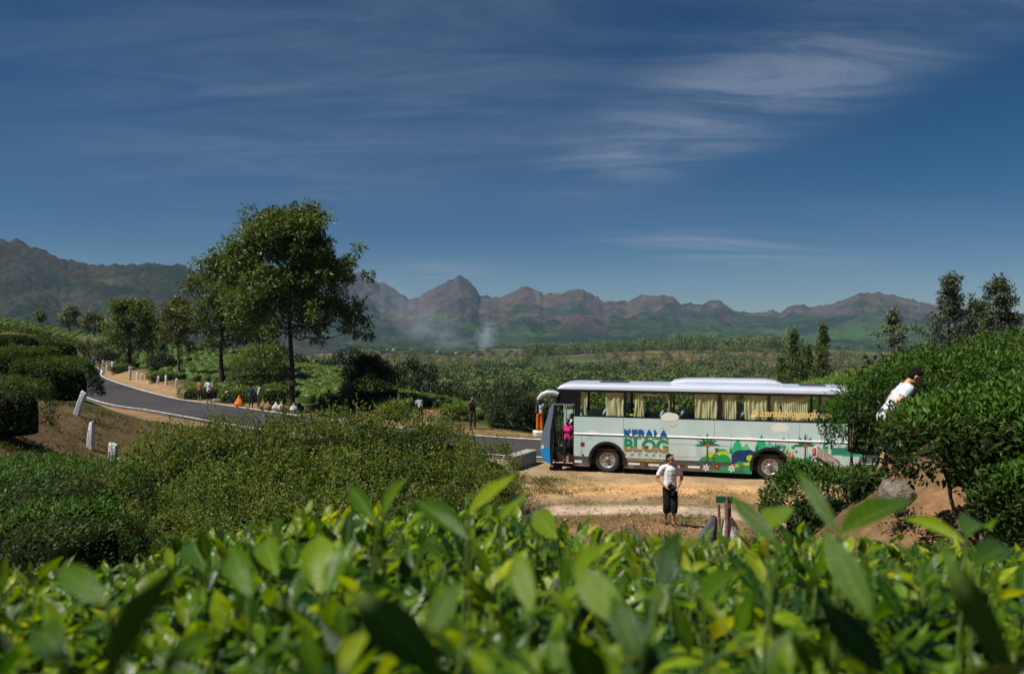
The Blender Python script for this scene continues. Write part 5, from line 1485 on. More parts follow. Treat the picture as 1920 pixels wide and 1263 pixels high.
# leaf sacks and bundles beside the road
def sack(x, yb, Y, w, h, mt, label, seed, tie=True):
    g = ground_at(x, yb, Y)
    p = at(x, yb, Y)
    bm = bmesh.new(); bmesh.ops.create_icosphere(bm, subdivisions=4, radius=1)
    co = np.array([v.co[:] for v in bm.verts])
    an = np.arctan2(co[:, 1], co[:, 0])
    n = fbm(an * 2.5 + seed, co[:, 2] * 1.2 + seed, 4)
    for v, k, a in zip(bm.verts, n, an):
        z = (v.co.z + 1) / 2
        prof = (1.0 - .12 * (1 - z) ** 3) * (1 - .80 * sstep(.35 if tie else .0, 1.0, np.array(z)))
        pl = 1 + .16 * k + .06 * math.sin(a * 9 + seed) * z
        rr = math.hypot(v.co.x, v.co.y)
        base = max(rr, .8 if .02 < z < .97 else rr)
        q = base / max(rr, 1e-4)
        v.co = Vector((v.co.x * q * prof * pl * w / 3, v.co.y * q * prof * pl * w / 3.2, max(0, z * 1.06 - .04) * h))
    return tag(bmobj('leaf_sack', bm, mt, None, True, (p.x, p.y, g[2] - .02)), label, 'sack')
def sackmat(n, c): return plain(n, c, 0.85, var=0.3, scale=9, bump=0.6, bscale=14)
S_ = {'orange': sackmat('sack_orange', (0.62, 0.15, 0.012)), 'white': sackmat('sack_white', (0.44, 0.44, 0.43)), 'brown': sackmat('sack_jute', (0.22, 0.125, 0.05)), 'green': sackmat('sack_green', (0.02, 0.13, 0.07)), 'net': sackmat('sack_dark_net', (0.07, 0.075, 0.085))}
sack(448, 762, 54.5, 1.35, .88, S_['orange'], 'bright orange tied bundle beside the man in navy', 1, False)
sack(493, 768, 53, .9, .72, S_['brown'], 'brown sack directly right of the man in the blue cap', 2)
sack(502, 770, 52.4, .9, .68, S_['brown'], 'second brown sack, between the first one and the white sacks', 3)
sack(517, 770, 52.3, .85, .66, S_['white'], 'left one of the two white sacks below the cut hedge', 4)
sack(527.5, 771, 52.0, .8, .72, S_['white'], 'right one of the two white sacks below the cut hedge', 5)
sack(539, 773, 51.7, .8, .8, S_['brown'], 'brown sack leaning against the trunk of the tall tree', 6)
sack(550, 773, 50.8, .9, .72, S_['white'], 'white sack standing in front of the trunk of the tall tree', 7)
sack(561, 773, 51.3, 1.0, .72, S_['green'], 'green sack right of the trunk of the tall tree', 8)

# sign, posts and net sacks in the lay-by
sg = at(1358, 1003, 17.6)
SZ = hz(sg.x, sg.y)
M['wood'] = plain('rough_wood', (0.17, 0.10, 0.075), 0.95, var=0.4, scale=12, bump=0.8, bscale=30)
M['signgreen'] = plain('sign_green_paint', (0.006, 0.10, 0.065), 0.5, var=0.12)
sign = empty('litter_bag_stand', (sg.x, sg.y, SZ), R(-6), 'rough wooden posts with a small green board at the lay-by edge', 'post stand')
def pole(name, x, y, h, r, par_, lean=0):
    v, f, _ = tubes([(curve3((x, y, -.2), (x + lean, y, h), (.015, 0, 0), 6, .006), np.linspace(r, r * .85, 6)), (np.array([(x + lean, y, h), (x + lean, y, h + .004)]), np.array([r * .85, .004]))], 9)
    return obj(name, npmesh(name, v, f, smooth=True), M['wood'], par_)
pole('post', .05, -.06, 1.02, .052, sign)
pole('post', -.10, -.02, .98, .034, sign, -.01)
pole('post', .15, .10, 1.02, .03, sign)
b = box('green_board', (-.17, -.02, 1.00), (.20, .0, 1.15), M['signgreen'], sign, .004)
pole('board_post', .05, -.075, 1.17, .036, sign, .01)
def drape(name, loc, pts_top, pts_bot, mt, label, seed, thick=.0):
    n, rws = 36, 16
    V = []
    for j in range(rws + 1):
        t = j / rws
        for i in range(n):
            a = 2 * math.pi * i / n
            bx = pts_top[0] + (pts_bot[0] - pts_top[0]) * t ** 1.2
            rx = pts_top[1] + (pts_bot[1] - pts_top[1]) * t ** .8
            ry = pts_top[2] + (pts_bot[2] - pts_top[2]) * t ** .8
            z = pts_top[3] * (1 - t)
            k = 1 + .10 * math.sin(5 * a + seed) * (0.3 + t) + .05 * math.sin(11 * a + 6 * t + seed)
            V.append((bx + rx * k * math.cos(a), ry * k * math.sin(a), z))
    i = np.arange(rws)[:, None] * n; j = np.arange(n)[None]
    F = np.stack([i + j, i + (j + 1) % n, i + n + (j + 1) % n, i + n + j], -1).reshape(-1, 4)
    return tag(obj(name, npmesh(name, V, F, smooth=True), mt, None, loc), label, 'sack')
drape('net_sack', (sg.x - .06, sg.y + .1, SZ), (-.14, .06, .06, .68), (-.34, .24, .16, 0), S_['net'], 'dark grey net sack hanging from the left wooden post', 1)
drape('white_sack', (sg.x + .12, sg.y + .05, SZ), (.0, .09, .08, .66), (.12, .30, .2, 0), S_['white'], 'slack white plastic sack tied to the wooden posts', 3)
# ================================================================== VEGETATION
LM = {
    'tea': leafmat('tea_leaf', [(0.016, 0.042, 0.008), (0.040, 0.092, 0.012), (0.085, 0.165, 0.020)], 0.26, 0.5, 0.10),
    'tea_dark': leafmat('tea_leaf_shade_dark', [(0.010, 0.027, 0.006), (0.030, 0.070, 0.010), (0.080, 0.16, 0.02)], 0.24, 0.48, 0.14),  # tea ramp darkened: shade of the bush fronts put into the leaf colour
    'tea_dull': leafmat('tea_leaf_old', [(0.018, 0.036, 0.009), (0.040, 0.070, 0.015), (0.085, 0.125, 0.028)], 0.2, 0.5, 0.08),
    'field': leafmat('tea_field_leaf', [(0.034, 0.066, 0.008), (0.075, 0.128, 0.011), (0.125, 0.19, 0.018)], 0.2, 0.5, 0.3),
    'lantana': leafmat('lantana_leaf', [(0.040, 0.070, 0.011), (0.080, 0.130, 0.018), (0.125, 0.165, 0.026), (0.20, 0.19, 0.042)], 0.3, 0.55, 0.2),
    'tree': leafmat('tree_leaf', [(0.036, 0.066, 0.014), (0.078, 0.122, 0.024), (0.145, 0.185, 0.042)], 0.25, 0.5, 0.35),
    'tree_warm': leafmat('tree_leaf_warm', [(0.038, 0.054, 0.013), (0.078, 0.096, 0.022), (0.15, 0.155, 0.04)], 0.25, 0.5, 0.35),
    'dark': leafmat('shrub_leaf_dark', [(0.012, 0.026, 0.009), (0.026, 0.045, 0.013), (0.05, 0.07, 0.02)], 0.18, 0.5, 0.3),
    'oak': leafmat('silver_oak_leaf', [(0.032, 0.046, 0.022), (0.068, 0.085, 0.038), (0.15, 0.165, 0.09)], 0.2, 0.5, 0.35),
    'silver': leafmat('silvery_leaf', [(0.06, 0.085, 0.04), (0.13, 0.16, 0.085), (0.34, 0.36, 0.25)], 0.2, 0.55, 0.3),
    'purple': leafmat('purple_brown_leaf', [(0.03, 0.022, 0.020), (0.07, 0.045, 0.042)], 0.1, 0.7, 0.2),
    'forest': leafmat('forest_crown', [(0.022, 0.042, 0.012), (0.05, 0.085, 0.02), (0.10, 0.145, 0.032), (0.17, 0.19, 0.05)], 0.15, 0.7, 0.1, objrnd='mix'),
}
M['bark'] = plain('bark_dark', (0.045, 0.036, 0.028), 0.95, var=0.4, scale=7, bump=0.9, bscale=18)
M['bark_pale'] = plain('bark_grey', (0.13, 0.105, 0.08), 0.95, var=0.4, scale=9, bump=0.9, bscale=26)
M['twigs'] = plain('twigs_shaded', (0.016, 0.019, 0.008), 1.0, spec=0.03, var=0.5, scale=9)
M['petal'] = plain('lantana_orange', (0.55, 0.17, 0.04), 0.6, var=0.4, scale=8)

def dome_points(n, a, b, h, skirt=0.0, rough=0.12, seed=0.0, top=0.5, p=3.0):
    """points and outward normals on a clipped, flat topped bush"""
    th = rng.uniform(0, 2 * math.pi, n)
    flat = rng.random(n) < top * .82
    zs = rng.uniform(-skirt, .97, n)
    rho = np.where(flat, np.sqrt(rng.random(n)) * .99, (1 - np.minimum(np.abs(zs), .999) ** p) ** (1 / p))
    z = np.where(flat, (1 - rho ** p) ** (1 / p), zs)
    k = 1 + rough * (fbm(np.cos(th) * 1.6 + seed, np.sin(th) * 1.6 + z * 1.3, 4) * 1.6)
    P = np.stack([a * rho * k * np.cos(th), b * rho * k * np.sin(th), h * z * (1 + rough * 0.9 * fbm(rho * np.cos(th) * 2.5 * a + seed, rho * np.sin(th) * 2.5 * b - seed, 4))], 1)
    rp, zp = rho ** (p - 1), np.sign(z) * np.abs(z) ** (p - 1)
    N = nrm(np.stack([rp * np.cos(th) / a, rp * np.sin(th) / b, zp / h + .02], 1))
    return P, N
def dome_shell(a, b, h, k=0.86, nu=18, nv=7, seed=0.0, skirt=0.0):
    V, F = [], []
    for j in range(nv + 1):
        ph = (-skirt + (1 + skirt) * j / nv) * math.pi / 2
        rho = abs(math.cos(ph)) ** .55 if j < nv else 0
        z = math.copysign(abs(math.sin(ph)) ** .55, math.sin(ph))
        for i in range(nu):
            t = 2 * math.pi * i / nu
            V.append((a * k * rho * math.cos(t), b * k * rho * math.sin(t), h * (k if z > 0 else 1) * z))
    for j in range(nv):
        for i in range(nu):
            F.append((j * nu + i, j * nu + (i + 1) % nu, (j + 1) * nu + (i + 1) % nu, (j + 1) * nu + i))
    return np.array(V), np.array(F)
def dome_leaves(n, a, b, h, L, W, seg=2, skirt=0.15, rough=0.12, seed=0.0, up=0.45, spread=0.9, depth=0.10, top=0.5, curl=.2, p=3.0):
    P, N = dome_points(n, a, b, h, skirt, rough, seed, top, p)
    P = P - N * rng.random((n, 1)) ** 1.5 * depth * 1.6 + N * rng.normal(0, depth * .25, (n, 1))
    D = nrm(N * 0.55 + rand_unit(n) * spread + np.array([0, 0, up]))
    Ln = nrm(np.array([0, 0, 1.0]) + N * 0.5 + rand_unit(n) * 0.5)
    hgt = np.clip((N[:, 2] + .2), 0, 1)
    rnd = np.clip(0.06 + 0.60 * hgt + rng.normal(0, .16, n) + 0.16 * fbm(P[:, 0] * 2 + seed, P[:, 1] * 2, 3), 0, 1)  # tone follows facing: young tops lighter, shade painted into the side leaves
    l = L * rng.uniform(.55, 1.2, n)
    return leaves(P, D, Ln, l, W * l / L * rng.uniform(.8, 1.15, n), seg, curl * rng.uniform(.2, 1.4, n), .25, rnd)

def stems_mesh(a, b, down, n=7, r=.035, up=.25, spreadk=.55):
    L = []
    for i in range(n):
        t = rng.uniform(0, 2 * math.pi); q = rng.uniform(.1, spreadk)
        p1 = np.array([a * q * math.cos(t), b * q * math.sin(t), up])
        p0 = p1 * np.array([.28, .28, 0]) + np.array([rng.normal(0, .06), rng.normal(0, .06), -down])
        L.append((curve3(p0, p1, rng.normal(0, .07, 3), 6, .015), np.linspace(r, r * .45, 6)))
    return tubes(L, 6)
def bush(name, cat, label, loc, a, b, h, n, L, W, mt, group=None, seg=2, rz=0.0, down=0.6, skirt=.15, seed=None, rough=.15, nst=7, core=True, sr=.03, **kw):
    root = empty(name, loc, rz, label, cat, group)
    seed = rng.random() * 50 if seed is None else seed
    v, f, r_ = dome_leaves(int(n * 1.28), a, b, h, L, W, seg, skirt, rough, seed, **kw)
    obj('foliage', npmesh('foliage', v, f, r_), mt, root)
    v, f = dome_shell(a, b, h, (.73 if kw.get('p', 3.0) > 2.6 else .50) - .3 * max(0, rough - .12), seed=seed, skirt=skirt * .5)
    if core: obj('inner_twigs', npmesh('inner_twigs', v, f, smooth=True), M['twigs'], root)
    v, f, _ = stems_mesh(a, b, down, nst, sr)
    tag(obj('stems', npmesh('stems', v, f, smooth=True), M['bark_pale'], root), kind='stuff')
    return root

# tea bushes near the camera, right and left
TB = 'clipped tea bushes near the camera'
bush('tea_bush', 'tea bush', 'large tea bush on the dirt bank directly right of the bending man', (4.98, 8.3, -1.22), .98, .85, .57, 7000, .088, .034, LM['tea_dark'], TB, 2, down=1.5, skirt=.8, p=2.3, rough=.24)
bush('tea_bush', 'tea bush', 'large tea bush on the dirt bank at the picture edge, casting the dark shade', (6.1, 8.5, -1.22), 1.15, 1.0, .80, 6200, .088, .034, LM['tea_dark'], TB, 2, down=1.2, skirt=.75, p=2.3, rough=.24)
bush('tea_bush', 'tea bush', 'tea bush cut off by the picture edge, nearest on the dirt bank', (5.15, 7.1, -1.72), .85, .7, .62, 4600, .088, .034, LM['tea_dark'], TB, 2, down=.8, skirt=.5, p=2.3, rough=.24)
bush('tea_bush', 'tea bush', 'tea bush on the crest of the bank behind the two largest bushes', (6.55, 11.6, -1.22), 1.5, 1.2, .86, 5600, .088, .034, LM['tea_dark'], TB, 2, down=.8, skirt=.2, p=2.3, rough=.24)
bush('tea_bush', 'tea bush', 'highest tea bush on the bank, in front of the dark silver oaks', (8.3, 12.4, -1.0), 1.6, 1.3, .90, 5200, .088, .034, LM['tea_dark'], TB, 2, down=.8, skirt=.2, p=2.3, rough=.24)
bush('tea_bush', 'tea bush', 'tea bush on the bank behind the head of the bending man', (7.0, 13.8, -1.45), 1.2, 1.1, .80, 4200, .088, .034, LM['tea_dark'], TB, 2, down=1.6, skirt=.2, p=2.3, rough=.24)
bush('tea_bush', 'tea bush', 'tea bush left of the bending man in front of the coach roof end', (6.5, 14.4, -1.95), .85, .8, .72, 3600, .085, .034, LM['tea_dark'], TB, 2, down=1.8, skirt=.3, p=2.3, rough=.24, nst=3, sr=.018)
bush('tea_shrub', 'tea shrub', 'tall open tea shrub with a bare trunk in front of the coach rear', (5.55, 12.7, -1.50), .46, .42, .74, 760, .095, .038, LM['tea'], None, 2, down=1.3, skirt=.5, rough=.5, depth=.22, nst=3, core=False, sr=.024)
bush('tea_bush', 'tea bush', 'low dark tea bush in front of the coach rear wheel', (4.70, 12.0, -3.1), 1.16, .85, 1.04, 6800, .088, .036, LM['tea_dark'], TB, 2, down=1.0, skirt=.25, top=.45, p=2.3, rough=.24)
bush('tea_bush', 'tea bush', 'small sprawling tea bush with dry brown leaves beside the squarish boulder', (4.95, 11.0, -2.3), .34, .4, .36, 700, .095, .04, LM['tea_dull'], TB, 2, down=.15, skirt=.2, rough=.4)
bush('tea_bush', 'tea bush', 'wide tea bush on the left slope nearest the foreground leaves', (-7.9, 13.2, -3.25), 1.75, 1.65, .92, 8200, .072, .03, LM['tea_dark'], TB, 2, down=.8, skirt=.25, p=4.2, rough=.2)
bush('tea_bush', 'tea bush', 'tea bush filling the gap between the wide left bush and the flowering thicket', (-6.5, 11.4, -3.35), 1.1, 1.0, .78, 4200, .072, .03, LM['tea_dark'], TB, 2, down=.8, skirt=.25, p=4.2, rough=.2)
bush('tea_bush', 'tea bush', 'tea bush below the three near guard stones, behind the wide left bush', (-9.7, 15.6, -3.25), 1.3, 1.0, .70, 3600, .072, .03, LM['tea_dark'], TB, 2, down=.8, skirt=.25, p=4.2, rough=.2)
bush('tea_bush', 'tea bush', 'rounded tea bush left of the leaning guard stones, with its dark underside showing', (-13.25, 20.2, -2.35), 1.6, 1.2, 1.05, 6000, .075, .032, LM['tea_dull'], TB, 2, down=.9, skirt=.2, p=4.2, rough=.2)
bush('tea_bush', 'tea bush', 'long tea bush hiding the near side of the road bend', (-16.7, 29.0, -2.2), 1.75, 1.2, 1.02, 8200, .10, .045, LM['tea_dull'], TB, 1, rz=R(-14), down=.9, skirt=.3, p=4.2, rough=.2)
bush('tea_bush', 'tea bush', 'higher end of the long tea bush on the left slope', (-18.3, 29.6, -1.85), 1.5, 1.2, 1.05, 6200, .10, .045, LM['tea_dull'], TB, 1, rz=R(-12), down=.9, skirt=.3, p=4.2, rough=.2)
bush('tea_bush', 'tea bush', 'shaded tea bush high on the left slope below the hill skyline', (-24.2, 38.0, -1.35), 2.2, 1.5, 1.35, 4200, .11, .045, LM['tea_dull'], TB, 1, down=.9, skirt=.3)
bush('tea_bush', 'tea bush', 'small tea bush between the shaded high bush and the sandy verge', (-27.0, 46.5, -1.75), 2.1, 1.4, 1.15, 3600, .12, .05, LM['tea_dull'], TB, 1, down=.9, skirt=.3)
# clipped hedges along the far verge
HB = 'clipped hedge bushes along the far verge'
for x, y, Y, a, h, lb in ((378, 742, 61.5, 1.9, 1.05, 'clipped bright hedge bush behind the two people at the road edge'), (452, 750, 58.5, 1.9, 1.1, 'clipped bright hedge bush behind the leaning stone and the orange bundle'),
                          (515, 752, 55.2, 1.1, 1.5, 'flat topped cut bush behind the white sacks'), (228, 694, 91.5, 1.4, .9, 'small bright bush right of the man in pale blue'), (305, 722, 75.5, 1.6, .8, 'low bush among the six white guard stones')):
    p = at(x, y, Y); g = hz(p.x, p.y)
    bush('hedge_bush', 'hedge bush', lb, (p.x, p.y, g + .05), a, a * .6, h, 1700, .14, .07, LM['field'], HB, 1, down=.3, skirt=.05)

# shrubs beyond the road
def shrub(x, Y, w, h, mt, label, n=2600, L=.16, W=.06, seed=None, group=None, rough=.22, cat='shrub', k=1.0, name='shrub'):
    X = (x - CX) / FPX * Y; g = hz(X, Y)
    return bush(name, cat, label, (X, Y, g + h * .42), w / 2, w / 2 * .85, h * .58, int(n * 1.6), L * 1.1, W * 1.15, mt, group, 1, core=False, down=h * .5, skirt=.75, rough=rough + .12, seed=seed, depth=.42, top=.4, p=2.1)
shrub(690, 52.5, 3.2, 3.3, LM['dark'], 'big dark shrub standing right of the tea slope, beyond the road', 5200)
shrub(952, 44.5, 2.9, 2.15, LM['dark'], 'dark green shrub beyond the road, left of the whitewashed block', 4600, .12, .05)
shrub(1000, 45.5, 2.2, 1.9, LM['dark'], 'smaller dark shrub behind the woman in orange trousers', 2800, .12, .05)
shrub(649, 50.8, 1.35, 1.75, LM['silver'], 'pale leaved shrub beside the bare-shouldered person', 1500, .13, .05, rough=.3)
shrub(488, 66, 4.0, 3.9, LM['tree'], 'leafy green shrub behind the man in the blue cap', 4200, .2, .075)
shrub(445, 71, 2.6, 2.2, LM['purple'], 'purple brown bare shrub beside the trunk of the second tree', 1800, .12, .03, rough=.35)
shrub(300, 84, 2.6, 2.0, LM['dark'], 'round dark shrub standing in the lit tea field', 1700, .2, .08)
shrub(170, 112, 5.6, 3.4, LM['silver'], 'pale silvery shrub behind the people at the end of the verge', 3400, .24, .10)
shrub(222, 100, 4.0, 4.0, LM['dark'], 'dark shrub in the shade of the pale silvery shrub', 2600, .22, .09)
shrub(735, 47, 1.6, 1.0, LM['lantana'], 'low weedy shrub at the road edge beside the bending person', 1400, .12, .05)
shrub(855, 46.5, 2.0, .9, LM['field'], 'low bright shrub beside the photographer in black', 1500, .12, .06)

# flowering thicket in the middle: three shapes, many shrubs
def thicket_mesh(seed, n=8600):
    P, N = dome_points(n, 1, 1, 1, .55, .40, seed, .5, 2.5)
    P = P - N * rng.random((n, 1)) ** 1.4 * .20
    D = nrm(N * .5 + rand_unit(n) + np.array([0, 0, .25])); Ln = nrm(np.array([0, 0, 1.0]) + rand_unit(n) * .8)
    pat = fbm(P[:, 0] * 2.2 + seed, P[:, 1] * 2.2 + P[:, 2] * 2, 4)
    rnd = np.clip(.34 + .62 * pat + rng.normal(0, .17, n), 0, 1)
    l = .041 * rng.uniform(.5, 1.3, n)
    A = leaves(P, D, Ln, l, l * .62, 1, .1, .3, rnd)
    sv = []
    pts = []
    for _ in range(85):                                              # long shoots that break the outline
        i = rng.integers(n)
        if N[i, 2] < .1: continue
        p0 = P[i]; d = nrm(N[i] * .5 + np.array([0, 0, .7]) + rng.normal(0, .35, 3)); Ls = rng.uniform(.12, .38)
        c = curve3(p0, p0 + d * Ls, rng.normal(0, .04, 3), 7)
        sv.append((c, np.linspace(.005, .002, 7)))
        pts.append(np.repeat(c[1:], 3, axis=0))
    S = tubes(sv, 4)
    Q = np.concatenate(pts); m = len(Q)
    l2 = .042 * rng.uniform(.6, 1.3, m)
    B = leaves(Q, nrm(rand_unit(m) + np.array([0, 0, .3])), nrm(rand_unit(m) * .5 + np.array([0, 0, 1.])), l2, l2 * .6, 1, .1, .3, np.clip(rng.normal(.6, .2, m), 0, 1))
    v, f, r_ = merge([A, B])
    fol = npmesh('foliage', v, f, r_)
    k = rng.integers(0, n, 11); k = k[N[k, 2] > .0]
    fl = []
    for i in k:
        c = P[i] + N[i] * .03
        for q in range(5): fl.append((c + rng.normal(0, .009, 3), nrm(rng.normal(size=3))))
    fp = np.array([x[0] for x in fl]); fd = np.array([x[1] for x in fl])
    v, f, r_ = leaves(fp, fd, nrm(rand_unit(len(fp)) + np.array([0, 0, 1])), .022, .020, 1)
    flo = npmesh('flower_heads', v, f)
    v, f = dome_shell(1, 1, 1, .70, skirt=.4); core = npmesh('inner_twigs', v, f, smooth=True)
    v, f, _ = merge([S, stems_mesh(1, 1, .9, 10, .02, .3, .8)]); st = npmesh('stems', v, f, smooth=True)
    return fol, flo, core, st
TV = [thicket_mesh(s) for s in (1.3, 7.7, 13.1)]
TH_ = [(300, 838, 19.5, 1.5, 1.9), (365, 800, 22, 1.7, 2.1), (455, 792, 23, 1.8, 2.2), (555, 786, 24, 1.8, 2.3), (655, 776, 24, 1.8, 2.4), (752, 768, 24, 1.7, 2.6), (838, 800, 24, 1.5, 2.2), (905, 836, 23, 1.2, 1.8),
       (420, 866, 17.5, 1.7, 2.0), (540, 858, 17.5, 1.7, 2.1), (660, 852, 17.8, 1.7, 2.2), (775, 856, 18, 1.6, 2.2), (865, 868, 18.5, 1.3, 1.9), (925, 888, 19.5, .95, 1.5),
       (340, 915, 14.8, 1.4, 1.7), (465, 926, 14.2, 1.4, 1.7), (600, 922, 14.2, 1.5, 1.8), (730, 922, 14.8, 1.5, 1.8), (845, 934, 15.5, 1.2, 1.6), (290, 968, 12.6, 1.0, 1.3), (400, 985, 11.6, 1.1, 1.3), (930, 950, 16.5, .8, 1.2)]
ORD = ('first', 'second', 'third', 'fourth', 'fifth', 'sixth', 'seventh', 'eighth')
def thlab(i):
    rows = ((0, 8, 'crest row'), (8, 14, 'middle row'), (14, 19, 'front row'))
    for a, b, nm in rows:
        if a <= i < b: return ORD[i - a] + ' lantana shrub from the guard stones in the ' + nm + ' of the thicket'
    return ('lowest lantana shrub beside the wide left tea bush', 'low lantana shrub behind the blurred leaves, left of centre', 'small lantana shrub at the lay-by end of the thicket')[i - 19]
for i, (x, y, Y, w, h) in enumerate(TH_):
    p = at(x, y, Y); mm = TV[i % 3]
    g = hz(p.x, Y)
    h = max(h, (p.z - g) * .86)
    root = empty('lantana_shrub', (p.x, Y, p.z - h * .90), rng.uniform(0, 6.28), thlab(i), 'shrub', 'lantana shrubs of the thicket')
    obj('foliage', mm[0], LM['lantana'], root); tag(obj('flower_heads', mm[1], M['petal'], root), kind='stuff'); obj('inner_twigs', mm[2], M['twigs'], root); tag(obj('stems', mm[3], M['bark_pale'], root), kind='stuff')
    root.scale = (w, w, h * .90)

# trees ---------------------------------------------------------------
def make_tree(name, label, x, Y, ht, hb, prof, n_limb, clumps, per, L, W, mt, bark, rad, seed, lean=(0, 0), droop=.0, rise=(12, 42), crad=.5, group=None, cat='tree', zoff=0.0, rj=(.72, 1.12)):
    X = (x - CX) / FPX * Y; g = hz(X, Y) + zoff
    r0 = np.random.default_rng(seed)
    root = empty(name, (X, Y, g - .05), 0, label, cat, group)
    tz = np.linspace(-.3, ht * .94, 12)
    T = np.stack([lean[0] * (np.clip(tz, 0, None) / ht) ** 1.5 + .05 * np.sin(tz * 1.3 + seed), lean[1] * (np.clip(tz, 0, None) / ht) ** 1.5 + .05 * np.cos(tz * 1.1), tz], 1)
    tr = rad * np.clip(1 - .86 * np.clip(tz / ht, 0, 1) ** .85, .06, 1) * (1 + .35 * np.exp(-np.clip(tz, 0, None) * 2.2))
    trunk = [(T, tr)]
    limbs, C, CR = [], [], []
    for i in range(n_limb):
        u = (i + r0.random()) / n_limb
        t = u ** .9
        z0 = hb + (ht * .93 - hb) * t
        az = 2.39996 * i + r0.normal(0, .35)
        R_ = prof(t) * r0.uniform(*rj)
        el = R(r0.uniform(*rise) + 26 * t)
        b0 = np.array([np.interp(z0, tz, T[:, 0]), np.interp(z0, tz, T[:, 1]), z0])
        d = np.array([math.cos(az) * math.cos(el), math.sin(az) * math.cos(el), math.sin(el)])
        e = b0 + d * R_ / max(math.cos(el), .45)
        e[2] = min(e[2], ht * 1.0)
        P = curve3(b0, e, np.array([0, 0, -.06 * R_ + droop * R_]) + r0.normal(0, .05 * R_, 3), 7, .02 * R_)
        lr = np.interp(z0, tz, tr) * r0.uniform(.34, .5)
        limbs.append((P, np.linspace(lr, max(.012, lr * .22), 7)))
        for k in range(clumps):
            q = r0.uniform(.38, 1.02) ** .8
            c = np.array([np.interp(q, np.linspace(0, 1, 7), P[:, j]) for j in range(3)])
            off = r0.normal(0, 1, 3) * np.array([.16, .16, .11]) * R_ + np.array([0, 0, .04 * R_])
            cc = c + off
            limbs.append((curve3(c, cc, r0.normal(0, .04 * R_, 3), 4), np.linspace(max(.014, lr * .25), .008, 4)))
            C.append(cc); CR.append(crad * r0.uniform(.6, 1.25))
    for k in range(clumps * 2): C.append(T[-1] + r0.normal(0, crad * .6, 3) + np.array([0, 0, .2])); CR.append(crad * .8)
    C = np.array(C); CR = np.array(CR)
    n = len(C) * per
    idx = np.repeat(np.arange(len(C)), per)
    off = r0.normal(size=(n, 3)); off = off / np.linalg.norm(off, axis=1, keepdims=True) * (r0.random((n, 1)) ** .5) * np.array([1, 1, .72])
    Pl = C[idx] + off * CR[idx][:, None]
    D = nrm(off * .8 + r0.normal(size=(n, 3)) * .6 + np.array([0, 0, -.12]))
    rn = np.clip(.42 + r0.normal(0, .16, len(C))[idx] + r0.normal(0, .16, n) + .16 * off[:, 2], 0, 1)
    l = L * r0.uniform(.6, 1.25, n)
    v, f, r_ = leaves(Pl, D, nrm(r0.normal(size=(n, 3)) * .7 + np.array([0, 0, 1.])), l, l * W / L, 1, .15, .2, rn)
    v2, f2, _ = tubes(trunk, 10); obj('trunk', npmesh('trunk', v2, f2, smooth=True), bark, root)
    v2, f2, _ = tubes(limbs, 5); obj('limbs', npmesh('limbs', v2, f2, smooth=True), bark, root)
    obj('crown', npmesh('crown', v, f, r_), mt, root)
    return root
wide = lambda t: 4.5 * (1 - t) ** .42 * (0.86 + .22 * math.sin(2.6 * t + .5))
main = make_tree('broadleaf_tree', 'tall spreading tree with a straight bare trunk at the far edge of the road', 548, 51.0, 12.9, 5.0, wide, 88, 6, 80, .32, .115, LM['tree'], M['bark'], .20, 4, lean=(-.45, 0), rise=(0, 26), crad=.66, rj=(.78, 1.0))
sgn = slb
bm = bmesh.new(); bmesh.ops.create_cone(bm, segments=14, radius1=.235, radius2=.23, depth=.32)
o = bmobj('trunk_band', bm, plain('tree_band_grey', (0.16, 0.16, 0.17), .8), main, True); o.location = (0.0, 0, 2.05)
make_tree('broadleaf_tree', 'bushy tree with a low dense crown directly left of the tall spreading tree', 415, 72.0, 11.4, 2.9, lambda t: 3.6 * (1 - t) ** .42 * (.8 + .3 * math.sin(3.1 * t + .2)), 56, 5, 40, .34, .12, LM['tree'], M['bark'], .24, 8, crad=.7)
make_tree('broadleaf_tree', 'leafy tree behind the gap between the tall tree and its bushy neighbour', 462, 80.0, 8.8, 2.2, lambda t: 3.3 * (1 - t) ** .45, 40, 5, 34, .34, .12, LM['tree'], M['bark'], .2, 18, crad=.7)
make_tree('broadleaf_tree', 'slender tree with an oval yellow green crown left of the bushy tree', 334, 78.0, 7.5, 2.4, lambda t: 1.95 * (1 - t) ** .36 * (.72 + .42 * math.sin(2.7 * t + .4)), 40, 4, 40, .30, .10, LM['tree_warm'], M['bark_pale'], .14, 12, crad=.55)
make_tree('broadleaf_tree', 'wide crowned tree with pale tips above the pointing person', 243, 92.0, 7.8, 2.2, lambda t: 3.3 * (1 - t) ** .40 * (.85 + .2 * math.sin(3 * t)), 46, 5, 36, .36, .14, LM['tree'], M['bark'], .22, 15, crad=.7)
make_tree('broadleaf_tree', 'lower tree in the shade right of the wide crowned tree', 285, 104.0, 6.0, 1.6, lambda t: 2.7 * (1 - t) ** .42, 34, 4, 32, .36, .14, LM['tree_warm'], M['bark'], .18, 16, crad=.7)
make_tree('small_tree', 'small pale topped tree on the hill skyline at the end of the verge', 130, 138.0, 4.6, 1.0, lambda t: 1.9 * (1 - t) ** .4, 22, 4, 26, .36, .16, LM['silver'], M['bark'], .12, 21, crad=.6)
make_tree('small_tree', 'smallest lone tree on the hill skyline, with a pale round top', 74, 142.0, 3.0, 1.1, lambda t: 1.1 * (1 - t) ** .4, 14, 4, 24, .3, .14, LM['silver'], M['bark'], .09, 22, crad=.45)
make_tree('small_tree', 'row tree with pale tips between the skyline trees and the wide crowned tree', 178, 128.0, 4.2, 1.0, lambda t: 2.4 * (1 - t) ** .4, 22, 4, 26, .36, .16, LM['tree_warm'], M['bark'], .12, 23, crad=.65)
